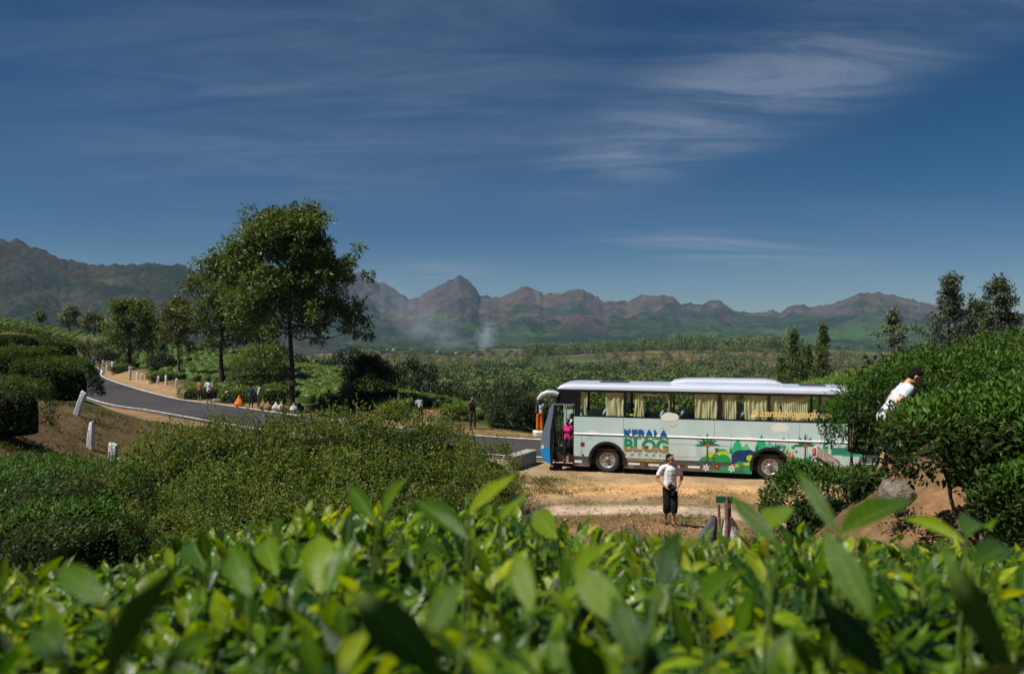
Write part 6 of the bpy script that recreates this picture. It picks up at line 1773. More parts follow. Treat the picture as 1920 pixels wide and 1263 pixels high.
# silver oaks on the right
def oak(t, w): return w * (1.12 - 1.0 * t ** .95) * (.88 + .22 * math.sin(12 * t + w))
make_tree('silver_oak', 'tallest silver oak with a tapering open crown above the tea bank', 1780, 58.0, 9.0, 1.9, lambda t: oak(t, 2.9), 44, 5, 20, .28, .10, LM['oak'], M['bark'], .16, 31, rise=(-6, 18), crad=.34)
make_tree('silver_oak', 'dark silver oak at the picture edge, wider than the tallest one', 1876, 56.0, 8.0, 1.2, lambda t: oak(t, 3.2), 44, 5, 24, .28, .10, LM['oak'], M['bark'], .18, 33, rise=(-6, 18), crad=.38)
make_tree('silver_oak', 'leafy silver oak filling the gap between the two large ones', 1832, 64.0, 6.0, .8, lambda t: oak(t, 2.7), 40, 5, 26, .30, .11, LM['oak'], M['bark'], .14, 34, rise=(0, 26), crad=.46)
make_tree('silver_oak', 'thin pale silver oak with a bare trunk left of the tallest one', 1676, 66.0, 6.1, 2.6, lambda t: oak(t, 1.75), 26, 4, 20, .28, .10, LM['silver'], M['bark'], .085, 36, rise=(-4, 22), crad=.34)
for x, Y, ht, w, sd, lb in ((1487, 112, 9.8, 1.7, 41, 'dark slim silver oak behind the coach roof, the tallest of its clump'), (1543, 114, 9.0, 1.6, 42, 'slim silver oak behind the coach roof at the far side of the clump'),
                            (1466, 118, 6.6, 1.5, 43, 'short silver oak at the near end of the clump behind the coach'), (1513, 117, 7.0, 1.8, 44, 'leafy silver oak between the two tall slim ones behind the coach')):
    make_tree('silver_oak', lb, x, Y, ht, 1.6, lambda t, w=w: oak(t, w), 34, 4, 24, .34, .13, LM['tree'], M['bark'], .14, sd, rise=(5, 34), crad=.5)
shrub(1700, 60, 2.6, 1.9, LM['dark'], 'dark round shrub below the thin pale silver oak', 1800, .18, .08)
shrub(1652, 64, 2.8, 1.5, LM['dark'], 'dark shrub on the tea hill skyline behind the coach rear', 1600, .18, .08)

# tea fields -----------------------------------------------------------
def tea_dome(seed, nu=11, nv=4, nl=85):
    V, F = [], []
    for j in range(nv + 1):
        ph = j / nv * math.pi / 2
        rho = abs(math.cos(ph)) ** .4 if j < nv else .0
        z = abs(math.sin(ph)) ** .45
        for i in range(nu):
            t = 2 * math.pi * i / nu
            k = 1 + .16 * float(fbm(np.array([math.cos(t) * 1.5 + seed]), np.array([math.sin(t) * 1.5]), 3)[0]) * 2
            V.append((.66 * rho * k * math.cos(t), .66 * rho * k * math.sin(t), .62 * z * (1 + .05 * math.sin(5 * t + seed))))
    for j in range(nv):
        for i in range(nu): F.append((j * nu + i, j * nu + (i + 1) % nu, (j + 1) * nu + (i + 1) % nu, (j + 1) * nu + i))
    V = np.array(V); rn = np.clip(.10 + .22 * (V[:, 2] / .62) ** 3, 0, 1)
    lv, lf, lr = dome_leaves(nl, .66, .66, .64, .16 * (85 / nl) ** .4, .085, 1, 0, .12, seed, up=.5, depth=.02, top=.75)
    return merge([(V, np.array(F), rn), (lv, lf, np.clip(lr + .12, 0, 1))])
TD = [tea_dome(s) for s in (1.0, 5.0, 9.0, 14.0)]
TDF = [tea_dome(s, 9, 3, 36) for s in (2.0, 6.0, 11.0, 15.0)]
cand = []
for row in np.arange(46, 172, 1.16):
    Xs = np.arange(-120, 60, 1.22)
    Xr = Xs + rng.normal(0, .12, len(Xs)) + (row * 3.7 % 1.2); Yr = row + rng.normal(0, .13, len(Xs)) + 2.2 * np.sin(Xs * .06) + 1.0 * np.sin(Xs * .21 + row * .1)
    cand.append(np.stack([Xr, Yr], 1))
cand = np.concatenate(cand)
X, Y = cand[:, 0], cand[:, 1]
dc = line_dist(X, Y, CENTRE)
xp = CX + FPX * X / Y
fieldA = (X < -5) & (Y > 50) & (dc > 7.2) & (EDGE[np.argmin((X[:, None] - EDGE[None, :, 0]) ** 2 * 1.0, axis=1), 1] + 1.5 < Y)
fieldA &= ~((X > -27) & (X < -15) & (Y < 68) & (dc < 9)) & (xp > -40) & (xp < 940)
fieldC = (X > -9) & (X < 3) & (Y > 46) & (Y < 66) & (dc > 8.5)
fieldB = (X > 23) & (X < 44) & (Y > 58) & (Y < 92) & (dc > 12) & (xp > 1480) & (xp < 1760)
holes = (fbm(X * .11 + 3, Y * .11, 3) > .40) | (((X + 4) / 2.6) ** 2 + ((Y - 50.5) / 3.2) ** 2 < 1.0)
keep = (fieldA | fieldC | fieldB) & ~holes
X, Y = X[keep], Y[keep]
Z = height(X, Y)
el = Z / np.hypot(X, Y)
vis = np.ones(len(X), bool)
order = np.argsort(np.hypot(X, Y))
# the skyline as seen from the camera hides what lies behind it
best = {}
for i in order:
    kx = int((X[i] / Y[i]) * 60)
    b_ = best.get(kx, -9)
    if el[i] + .7 / Y[i] < b_ - .004: vis[i] = False
    best[kx] = max(b_, el[i])
sel = [i for i in order if vis[i]]
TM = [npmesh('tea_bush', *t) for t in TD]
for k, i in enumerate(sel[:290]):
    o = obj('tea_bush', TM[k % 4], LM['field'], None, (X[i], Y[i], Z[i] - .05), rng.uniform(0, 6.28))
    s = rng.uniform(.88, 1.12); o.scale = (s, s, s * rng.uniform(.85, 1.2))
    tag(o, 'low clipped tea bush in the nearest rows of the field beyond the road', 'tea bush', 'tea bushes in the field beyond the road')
rest = sel[290:]
vs, fs, rr_, off = [], [], [], 0
for k, i in enumerate(rest):
    v, f, r_ = TDF[k % 4]
    a = rng.uniform(0, 6.28); s = rng.uniform(.9, 1.14); ca, sa = math.cos(a) * s, math.sin(a) * s
    w = np.stack([v[:, 0] * ca - v[:, 1] * sa + X[i], v[:, 0] * sa + v[:, 1] * ca + Y[i], v[:, 2] * s * rng.uniform(.85, 1.2) + Z[i] - .05], 1)
    vs.append(w); fs.append(f + off); off += len(w); rr_.append(np.clip(r_ + rng.normal(0, .06), 0, 1))
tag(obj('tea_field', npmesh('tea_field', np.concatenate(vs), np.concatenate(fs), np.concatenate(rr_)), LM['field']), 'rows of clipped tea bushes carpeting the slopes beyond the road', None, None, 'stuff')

# valley woods: points that carry crowns -------------------------------
def crown_obj(name, seed, n, squash, L, hh=1.0, slim=False):
    r0 = np.random.default_rng(seed)
    if slim:
        P = r0.normal(size=(n, 3)) * np.array([.16, .16, .26]) + np.array([0, 0, .72]); P[:, 2] = np.clip(P[:, 2], .38, 1.05)
        N = nrm(P * np.array([1, 1, 0]) + np.array([0, 0, .2]))
    else:
        C = nrm(r0.normal(size=(9, 3))) * np.array([.30, .30, .2]) + np.array([0, 0, .48])
        k = r0.integers(0, 9, n); o_ = nrm(r0.normal(size=(n, 3)))
        P = C[k] + o_ * np.array([.26, .26, .2 * squash]) * r0.uniform(.7, 1.05, (n, 1)); N = o_
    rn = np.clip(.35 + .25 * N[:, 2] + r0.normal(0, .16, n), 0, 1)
    v, f, r_ = leaves(P, nrm(N * .3 + r0.normal(size=(n, 3))), nrm(N + r0.normal(size=(n, 3)) * .4), L, L * .7, 1, .1, .2, rn)
    if slim:
        t, tf, tr = tubes([(np.array([(0, 0, -.05), (0, 0, .8)]), np.array([.022, .012]))], 4)
        v, f, r_ = merge([(v, f, r_), (t, tf, np.full(len(t), .15))])
    me = npmesh(name, v, f, r_)
    me.materials.append(LM['forest'])
    return bpy.data.objects.new(name, me)
def crown_collection(name, objs):
    c = bpy.data.collections.new(name)
    for o in objs: c.objects.link(o)
    return c
round_c = crown_collection('round_crowns', [crown_obj('round_crown', 100 + i, 420, 1.0, .115) for i in range(5)])
slim_c = crown_collection('slim_crowns', [crown_obj('slim_crown', 200 + i, 70, 1.0, .13, slim=True) for i in range(4)])
def scatter(name, X, Y, coll, smin, smax, label, lift=0.0):
    me = bpy.data.meshes.new(name)
    Z = height(X, Y) + lift
    me.vertices.add(len(X)); me.vertices.foreach_set('co', np.stack([X, Y, Z], 1).astype(np.float32).ravel())
    o = obj(name, me)
    ng = bpy.data.node_groups.new(name + '_nodes', 'GeometryNodeTree')
    ng.interface.new_socket('Geometry', in_out='INPUT', socket_type='NodeSocketGeometry'); ng.interface.new_socket('Geometry', in_out='OUTPUT', socket_type='NodeSocketGeometry')
    N, L = ng.nodes, ng.links
    gi_, go_ = N.new('NodeGroupInput'), N.new('NodeGroupOutput')
    ci = N.new('GeometryNodeCollectionInfo'); ci.inputs['Collection'].default_value = coll; ci.inputs['Separate Children'].default_value = True; ci.inputs['Reset Children'].default_value = True
    ip = N.new('GeometryNodeInstanceOnPoints'); ip.inputs['Pick Instance'].default_value = True
    rv = N.new('FunctionNodeRandomValue'); rv.data_type = 'FLOAT_VECTOR'; rv.inputs['Max'].default_value = (.12, .12, 6.283); rv.inputs['Min'].default_value = (-.12, -.12, 0)
    rs_ = N.new('FunctionNodeRandomValue'); rs_.data_type = 'FLOAT'; rs_.inputs[2].default_value = smin; rs_.inputs[3].default_value = smax; rs_.inputs['Seed'].default_value = 3
    L.new(gi_.outputs[0], ip.inputs['Points']); L.new(ci.outputs[0], ip.inputs['Instance']); L.new(rv.outputs[0], ip.inputs['Rotation']); L.new(rs_.outputs[1], ip.inputs['Scale'])
    L.new(ip.outputs[0], go_.inputs[0])
    md = o.modifiers.new('scatter', 'NODES'); md.node_group = ng
    return tag(o, label, None, None, 'stuff')
def polar(n, t0, t1, r0_, r1_):
    t = np.radians(rng.uniform(t0, t1, n)); r = np.sqrt(rng.uniform(r0_ ** 2, r1_ ** 2, n))
    return r * np.sin(t), r * np.cos(t)
X, Y = polar(9500, -42, 42, 215, 720)
_, br, _ = ground_tint(X, Y)
dens = fbm(X * .009 + 2, Y * .009, 4)
k = ((br < .4) & (dens > -.34) & ((np.hypot(X, Y) < 600 + 60 * fbm(X * .01, Y * 0 + 2, 3)) | (X < -.2 * Y))) | (rng.random(len(X)) < .07)
k &= ~((X < -.26 * Y) & (np.hypot(X, Y) < 430))
k &= ~((((X + 32) / 34) ** 2 + ((Y - 330) / 19) ** 2) < 1) & ~((((X + 75) / 110) ** 2 + ((Y - 900) / 90) ** 2) < 1)
scatter('forest', X[k], Y[k], round_c, 5.0, 15.0, 'broadleaf forest covering the valley floor', -.6)
X, Y = polar(6000, -40, 42, 1350, 2300)
_, br, _ = ground_tint(X, Y)
k = (br < .3) | ((fbm(X * .008 + 7, Y * .008, 4) > .3) & (rng.random(len(X)) < .4))
scatter('far_forest', X[k], Y[k], round_c, 8.0, 15.0, 'woods along the foot of the mountains', -.6)
X, Y = polar(3600, 1.0, 20, 1080, 1480)
k = fbm(X * .006 + 1, Y * .006, 4) > -.02
X, Y = X[k], Y[k]
scatter('plantation', X, Y, slim_c, 9, 21, 'dense strip of slim plantation trees along the brown rise')
X, Y = polar(330, 6, 24, 540, 1080)
scatter('sparse_trees', X, Y, slim_c, 7, 13, 'scattered slim trees on the felled brown hillside')
X, Y = polar(420, -14, 4, 720, 1050)
scatter('felled_trees', X, Y, slim_c, 6, 10, 'thin bare trees standing on the tan slope')

# separate dark trees behind the tea slope
_ordw = ('first', 'second', 'third', 'fourth', 'fifth', 'sixth', 'seventh', 'eighth', 'ninth', 'tenth', 'eleventh', 'twelfth', 'thirteenth', 'fourteenth', 'fifteenth', 'sixteenth')
ORD_T = [_ordw[k] + ' dark tree of the belt behind the tea slope, counted rightward from the purple shrub' for k in range(16)] + [_ordw[k] + ' larger dark tree down the valley side, counted rightward from the tall trunk' for k in range(8)]
for i, (x, Y, ht, w) in enumerate([(478, 150, 6, 3), (508, 140, 6.5, 3.2), (530, 150, 5, 3), (562, 150, 4.5, 3), (588, 158, 5.5, 3.4), (612, 150, 6, 3.2), (640, 140, 7, 3.6), (668, 132, 7.5, 3.4), (692, 126, 6, 3.2), (716, 128, 6.5, 3.4), (745, 122, 6, 3), (772, 108, 5.5, 2.8), (800, 112, 6, 3), (835, 100, 5, 2.6), (868, 96, 5.5, 2.6), (900, 104, 6, 3), (590, 190, 8, 4), (640, 205, 9, 5), (700, 210, 9, 5), (760, 215, 9, 5), (820, 190, 8, 4), (880, 200, 9, 5), (940, 180, 8, 5)]):
    X_ = (x - CX) / FPX * Y; g = hz(X_, Y)
    if i < 3:
        base = empty('dark_tree', (X_, Y, g), 0)
        v, f, r_ = merge([dome_leaves(700, .5, .5, .42, .13, .065, 1, .8, .4, 3.0 * i + 1, depth=.15, top=.5)]); v = v + np.array([0, 0, .55])
        obj('crown', npmesh('crown', v, f, r_), LM['dark'], base)
        v, f, _ = tubes([(np.array([(0, 0, -.15), (.01, 0, .3), (0, .01, .6)]), np.array([.04, .03, .015]))], 6)
        obj('trunk', npmesh('trunk', v, f), M['bark'], base)
        if i == 0: DT = []
        DT.append(base); o = base
    else:
        o = copy_tree(DT[i % 3]); o.location = (X_, Y, g)
    o.scale = (w, w, ht); o.rotation_euler = (0, 0, i * 1.7)
    tag(o, ORD_T[i], 'tree', 'dark trees in the belt behind the tea slope')

# houses far across the valley
M['housewall'] = plain('house_white_wall', (0.42, 0.42, 0.40), .8); M['houseroof'] = plain('house_grey_roof', (0.30, 0.28, 0.26), .8)
hs = [(726, 1830), (738, 1780), (772, 1760), (780, 1770), (820, 1480), (838, 1470), (855, 1460), (884, 1900), (1331, 1900), (1338, 1910), (1345, 1900), (1432, 1500), (528, 1500), (533, 1490)]
hw = None
for i, (x, Y) in enumerate(hs):
    X_ = (x - CX) / FPX * Y
    if hw is None:
        hw = empty('house', (0, 0, 0))
        box('wall', (-5, -4, -1), (5, 4, 3.6), M['housewall'], hw)
        bm = bmesh.new(); vv = [bm.verts.new(c) for c in ((-5.6, -4.6, 3.6), (5.6, -4.6, 3.6), (5.6, 4.6, 3.6), (-5.6, 4.6, 3.6), (-5.6, 0, 5.6), (5.6, 0, 5.6))]
        for f in ((0, 1, 5, 4), (3, 4, 5, 2), (0, 4, 3), (1, 2, 5), (0, 3, 2, 1)): bm.faces.new([vv[j] for j in f])
        bmobj('roof', bm, M['houseroof'], hw); o = hw
    else: o = copy_tree(hw)
    o.location = (X_, Y, hz(X_, Y) + 4); o.rotation_euler = (0, 0, i * .9); s = .45 + .4 * ((i * 7) % 5) / 4; o.scale = (s, s, s * 1.1)
    tag(o, 'tiny pale house far across the valley at the foot of the mountains', 'house', 'far houses in the valley')

# grass and weeds --------------------------------------------------------
def tufts(name, X, Y, per, h0, h1, w, mt, label, spread=.10, lay=.55):
    n = len(X) * per
    px = np.repeat(X, per) + rng.normal(0, spread, n); py = np.repeat(Y, per) + rng.normal(0, spread, n)
    pz = height(px, py) - .01
    D = nrm(rng.normal(0, lay, (n, 3)) * np.array([1, 1, .2]) + np.array([0, 0, 1.0]))
    l = rng.uniform(h0, h1, n)
    v, f, r_ = leaves(np.stack([px, py, pz], 1), D, nrm(rng.normal(size=(n, 3)) * np.array([1, 1, .15])), l, w, 1, .25, 0, rng.random(n))
    return tag(obj(name, npmesh(name, v, f, r_), mt), label, None, None, 'stuff')
GM = leafmat('dry_grass_blade', [(0.10, 0.085, 0.03), (0.24, 0.175, 0.07), (0.36, 0.28, 0.13)], .25, .7, .1)
GG = leafmat('green_grass_blade', [(0.04, 0.055, 0.015), (0.08, 0.10, 0.025), (0.15, 0.15, 0.05)], .25, .6, .2)
def region(n, x0, x1, y0, y1, thr, sc=.6, off=0.0):
    X = rng.uniform(x0, x1, n); Y = rng.uniform(y0, y1, n)
    k = fbm(X * sc + off, Y * sc, 4) > thr
    return X[k], Y[k]
def cat_(*a): return np.concatenate([q[0] for q in a]), np.concatenate([q[1] for q in a])
Xg, Yg = cat_(region(900, -2.5, 3.0, 25.5, 31.2, -.05), region(500, -3, 12, 20.6, 21.9, 0), region(450, 5, 12, 24.6, 26.2, -.05), region(500, -8, 12, 23.8, 24.6, .05), region(420, 2, 8, 17.5, 20.6, .05),
              region(1500, -16, -7, 20, 36, -.05), region(900, -14, -3, 33, 41, -.1), region(500, -3, 6, 39, 42, -.2), region(700, -12, -6, 16, 22, 0))
k = line_dist(Xg, Yg, CENTRE) > 2.75
k &= line_dist(Xg, Yg, BUS_AXIS) > 1.45
tufts('dry_grass', Xg[k], Yg[k], 9, .05, .20, .012, GM, 'dry straw coloured grass in the lay-by and along the road')
Xg, Yg = cat_(region(500, -3, 2, 25, 30, .1, .9, 5), region(300, -3, 12, 20.4, 22, .15, .9, 5), region(2200, -17, -7, 18, 40, -.05, .7, 5), region(500, 2.5, 7, 5.5, 11, .15, 1.2, 5), region(300, 2, 8, 17, 20.5, .1, .9, 8), region(700, -13, -7.5, 15, 21, -.05, .7, 9), region(300, -4, 6, 39.5, 43, 0))
k = (line_dist(Xg, Yg, CENTRE) > 2.9) & (line_dist(Xg, Yg, BUS_AXIS) > 1.6)
tufts('weeds', Xg[k], Yg[k], 10, .06, .22, .022, GG, 'green weeds and grass between the soil patches', .12, .9)
# dead leaves and pebbles on the lay-by soil
n = 1500
X = rng.uniform(-3, 12, n); Y = rng.uniform(17.5, 27, n)
v, f, r_ = leaves(np.stack([X, Y, height(X, Y) + .03], 1), nrm(rng.normal(size=(n, 3)) * np.array([1, 1, .15])), nrm(np.array([0, 0, 1.]) + rng.normal(size=(n, 3)) * .3), rng.uniform(.03, .09, n), rng.uniform(.02, .045, n), 1, .2, .3)
tag(obj('leaf_litter', npmesh('leaf_litter', v, f, r_), leafmat('dead_leaf', [(0.09, 0.05, 0.025), (0.22, 0.13, 0.06), (0.40, 0.30, 0.18)], .1, .8, .1)), 'dead leaves strewn over the lay-by', None, None, 'stuff')
# little plants on the bank under the right tea bushes
for x, y, Y, h, lb in ((1810, 945, 8.3, .34, 'small leafy weed growing on the shaded dirt bank'), (1905, 985, 7.4, .3, 'bluish weed patch at the lower edge of the dirt bank'), (1860, 1030, 6.6, .26, 'low weed in front of the dirt bank'), (1690, 1040, 9.4, .28, 'low weed below the squarish boulder')):
    p = at(x, y, Y); g = hz(p.x, p.y)
    bush('weed_plant', 'weed', lb, (p.x, p.y, g + h * .3), h * .8, h * .7, h * .8, 260, .06, .03, LM['dark'], None, 2, down=h * .4, skirt=.5, rough=.5, nst=1, core=False)
# ================================================================== THE TEA BUSH IN FRONT OF THE CAMERA
def fgmat():
    m, nt, b, out = newmat('fresh_tea_leaf')
    N, L = nt.nodes, nt.links
    def attr(n):
        a = N.new('ShaderNodeAttribute'); a.attribute_name = n; return a.outputs['Fac']
    def math_(op, a, b_=None, c=None, clamp=False):
        n = N.new('ShaderNodeMath'); n.operation = op; n.use_clamp = clamp
        for i, v in enumerate((a, b_, c)):
            if v is None: continue
            if isinstance(v, (int, float)): n.inputs[i].default_value = v
            else: L.new(v, n.inputs[i])
        return n.outputs[0]
    oi = N.new('ShaderNodeObjectInfo')
    sepc = N.new('ShaderNodeSeparateColor'); L.new(oi.outputs['Color'], sepc.inputs[0])
    fac = math_('ADD', attr('rnd'), sepc.outputs[0], clamp=True)
    rp = N.new('ShaderNodeValToRGB'); e = rp.color_ramp.elements
    e[0].position = 0; e[0].color = (0.012, 0.045, 0.006, 1); e[1].position = 1; e[1].color = (0.33, 0.36, 0.02, 1)
    for p, c in ((.35, (0.017, 0.058, 0.003)), (.6, (0.076, 0.155, 0.004)), (.82, (0.19, 0.28, 0.006))):
        k = e.new(p); k.color = (*c, 1)
    L.new(fac, rp.inputs[0])
    lv, lt = attr('lv'), attr('lt')
    av = math_('ABSOLUTE', lv)
    rib = N.new('ShaderNodeMapRange'); rib.inputs[1].default_value = 0.0; rib.inputs[2].default_value = 0.10; rib.inputs[3].default_value = 0.55; rib.inputs[4].default_value = 0.0
    L.new(av, rib.inputs[0])
    mx = N.new('ShaderNodeMix'); mx.data_type = 'RGBA'; L.new(rib.outputs[0], mx.inputs[0]); L.new(rp.outputs[0], mx.inputs[6]); mx.inputs[7].default_value = (0.24, 0.33, 0.07, 1)
    tcn = N.new('ShaderNodeTexCoord')
    no = N.new('ShaderNodeTexNoise'); no.inputs['Scale'].default_value = 40; no.inputs['Detail'].default_value = 4; L.new(tcn.outputs['Object'], no.inputs['Vector'])
    mr = N.new('ShaderNodeMapRange'); mr.inputs[1].default_value = .3; mr.inputs[2].default_value = .7; mr.inputs[3].default_value = .6; mr.inputs[4].default_value = 1.35; L.new(no.outputs['Fac'], mr.inputs[0])
    sc = N.new('ShaderNodeVectorMath'); sc.operation = 'SCALE'; L.new(mx.outputs[2], sc.inputs[0]); L.new(mr.outputs[0], sc.inputs['Scale'])
    L.new(sc.outputs[0], b.inputs['Base Color'])
    b.inputs['Roughness'].default_value = 0.27; b.inputs['Specular IOR Level'].default_value = 0.38
    wave = math_('SINE', math_('SUBTRACT', math_('MULTIPLY', lt, 62.0), math_('MULTIPLY', av, 9.0)))
    hgt = math_('ADD', math_('MULTIPLY', wave, .5), math_('MULTIPLY', no.outputs['Fac'], .8))
    bp = N.new('ShaderNodeBump'); bp.inputs['Strength'].default_value = .45; bp.inputs['Distance'].default_value = .0016; L.new(hgt, bp.inputs['Height']); L.new(bp.outputs[0], b.inputs['Normal'])
    tr = N.new('ShaderNodeBsdfTranslucent')
    gm = N.new('ShaderNodeMix'); gm.data_type = 'RGBA'; gm.blend_type = 'MULTIPLY'; gm.inputs[0].default_value = 1; L.new(sc.outputs[0], gm.inputs[6]); gm.inputs[7].default_value = (2.3, 2.0, .5, 1)
    L.new(gm.outputs[2], tr.inputs['Color'])
    ms = N.new('ShaderNodeMixShader'); ms.inputs[0].default_value = .42
    L.new(b.outputs[0], ms.inputs[1]); L.new(tr.outputs[0], ms.inputs[2]); L.new(ms.outputs[0], out.inputs['Surface'])
    return m
M['fresh'] = fgmat()
M['stem'] = plain('green_stem', (0.10, 0.16, 0.03), .5, var=.2)
def leaf_attrs(me, n, seg):
    lt = np.repeat(np.linspace(0, 1, seg + 1), 3); lv = np.tile([1.0, 0.0, -1.0], seg + 1)
    for nm, a in (('lt', lt), ('lv', lv)):
        at_ = me.attributes.new(nm, 'FLOAT', 'POINT'); at_.data.foreach_set('value', np.tile(a, n).astype(np.float32))
sx = np.array([-200, 0, 250, 330, 480, 600, 700, 900, 1000, 1100, 1300, 1450, 1600, 1920, 2200], float)
sy = np.array([1072, 1064, 1060, 1006, 986, 956, 944, 944, 956, 988, 1008, 998, 1008, 1034, 1044], float)
def canopy(X, Y):
    """height of the clipped top of the bush: it falls away down the slope"""
    x = CX + FPX * X / np.maximum(Y, .3)
    drop = (np.interp(x, sx, sy) - 972) / FPX
    return -.140 - .212 * Y - drop * np.clip(Y - .25, 0, 2) * 1.0 + .018 * vnoise(X * 6, Y * 6) + .02 * vnoise(X * 2.1 + 4, Y * 2.1)
fg = empty('tea_bush', (0.0, 1.1, -1.3), 0, 'fresh green tea bush right in front of the lens with glossy young shoots', 'tea bush')
G0 = np.array(fg.location)
LP, LD, LN, LL, LW, LC, LR, SV = [], [], [], [], [], [], [], []
r6 = np.random.default_rng(77)
Ymax, Ymin = 2.05, .36
n_sh = 2500
ys = np.sqrt(r6.uniform(Ymin ** 2, Ymax ** 2, n_sh)); xs = r6.uniform(-.78, .78, n_sh) * ys
for X, Y in zip(xs, ys):
    zc = float(canopy(np.array([X]), np.array([Y]))[0])
    hgt = r6.uniform(.015, .07) * (1.5 if r6.random() < .12 else 1)
    if Y < .75: hgt *= .55
    zl = -(np.interp(CX + FPX * X / Y, sx, sy) + 6 - 34 * (r6.random() < .12) - HY) / FPX * Y
    zb_ = min(zc - .06, zl - .085 - hgt)
    b0 = np.array([X, Y, zb_]); tip = b0 + np.array([r6.normal(0, .02), r6.normal(0, .02), .06 + hgt])
    SV.append((curve3(b0, tip, r6.normal(0, .006, 3), 5), np.linspace(.0022, .0012, 5)))
    nl = r6.integers(3, 6); az = r6.uniform(0, 6.28)
    age0 = r6.normal(.60, .18)
    for k in range(nl):
        q = k / max(nl - 1, 1)
        p = b0 + (tip - b0) * (.25 + .75 * q)
        a = az + 2.4 * k; el = R(r6.uniform(-12, 38) + 38 * q ** 2)
        d = np.array([math.cos(a) * math.cos(el), math.sin(a) * math.cos(el), math.sin(el)])
        LP.append(p); LD.append(d); LN.append(np.array([-d[0] * .6, -d[1] * .6, 1.0]) + r6.normal(0, .25, 3))
        L_ = r6.uniform(.042, .086) * (1 - .38 * q ** 2)
        LL.append(L_); LW.append(L_ * r6.uniform(.31, .42)); LC.append(r6.uniform(.02, .38)); LR.append(age0 - .18 * (1 - q) + r6.normal(0, .08))
# older, darker leaves that fill the top
n_old = 5200
yo = np.sqrt(r6.uniform((Ymin - .06) ** 2, Ymax ** 2, n_old)); xo = r6.uniform(-.82, .82, n_old) * yo
zo = canopy(xo, yo) - r6.uniform(.02, .14, n_old)
for X, Y, Z_ in zip(xo, yo, zo):
    a = r6.uniform(0, 6.28); el = R(r6.uniform(-25, 40)); d = np.array([math.cos(a) * math.cos(el), math.sin(a) * math.cos(el), math.sin(el)])
    L_ = r6.uniform(.042, .082)
    LP.append(np.array([X, Y, Z_])); LD.append(d); LN.append(np.array([0, 0, 1.]) + r6.normal(0, .35, 3)); LL.append(L_); LW.append(L_ * r6.uniform(.33, .42)); LC.append(r6.uniform(-.05, .3)); LR.append(r6.normal(.33, .16))
# the leaves and shoots that stand out one by one: base, tip, distance, width, age
heroes = [(200, 1280, 338, 1042, .30, .42, .70), (200, 1135, 66, 1060, .42, .26, .6), (300, 1268, 432, 1168, .40, .36, .62), (384, 1068, 340, 1004, .92, .46, .50), (602, 1115, 588, 984, .66, .46, .80),
          (708, 983, 640, 914, .80, .24, .55), (720, 968, 760, 894, .82, .24, .66), (882, 1012, 764, 943, .72, .28, .5), (880, 964, 972, 894, .80, .26, .90), (940, 978, 991, 918, .80, .28, .74), (1044, 1012, 984, 950, 1.0, .36, .74),
          (1178, 1182, 1052, 1052, .50, .42, .70), (1574, 1004, 1480, 872, .60, .20, .52), (1576, 1004, 1728, 932, .60, .30, .55), (1816, 1022, 1676, 966, .70, .22, .86), (1814, 1008, 1862, 974, .70, .38, .60), (1828, 1066, 1936, 1000, .55, .28, .5),
          (1905, 1270, 1740, 1010, .43, .26, .62), (1640, 1165, 1530, 986, .50, .34, .58), (1664, 1270, 1520, 1118, .40, .44, .46), (636, 1270, 690, 1178, .42, .40, .96), (830, 1268, 618, 1104, .38, .36, .60), (1206, 1245, 1128, 1108, .44, .4, .44),
          (1462, 1022, 1352, 930, .60, .24, .50), (1438, 1000, 1480, 944, .70, .42, .78), (1240, 1110, 1272, 982, .45, .30, .34), (1085, 1090, 1150, 1000, .62, .36, .78), (520, 1080, 478, 1000, .85, .34, .70), (470, 1120, 420, 1030, .6, .36, .62), (1000, 1150, 960, 1040, .55, .40, .72), (1320, 1140, 1400, 1050, .52, .36, .6), (120, 1240, 30, 1160, .4, .36, .5)]
n_h = len(heroes); hero0 = len(LP)
for bx, by, tx, ty, d, w, age in heroes:
    p0, p1 = np.array(at(bx, by, d)), np.array(at(tx, ty, d * 1.10))
    D = p1 - p0; L_ = float(np.linalg.norm(D)) * 1.04
    LP.append(p0); LD.append(D + np.array([0, 0, .12 * L_])); LN.append(np.array(SUN) * .75 - p0 / np.linalg.norm(p0) * .75 + r6.normal(0, .14, 3)); LL.append(L_); LW.append(L_ * w * .76); LC.append(r6.uniform(.12, .34)); LR.append(min(.9, age - .02))
    e = np.array([p0[0] + r6.normal(0, .01), p0[1] + .02, float(canopy(p0[None, 0], p0[None, 1])[0]) - .08])
    if p0[2] > e[2]: SV.append((curve3(e, p0, r6.normal(0, .004, 3), 5), np.linspace(.0024, .0014, 5)))
LP, LD, LN, LL, LW, LC, LR = map(np.array, (LP, LD, LN, LL, LW, LC, LR))
LR = np.clip(LR, 0.02, 1)
LD = nrm(LD)
# the largest in the picture become leaves of their own, the rest stay one part
mid = LP + LD * LL[:, None] * .5
pxx = CX + FPX * mid[:, 0] / mid[:, 1]; pyy = HY - FPX * mid[:, 2] / mid[:, 1]
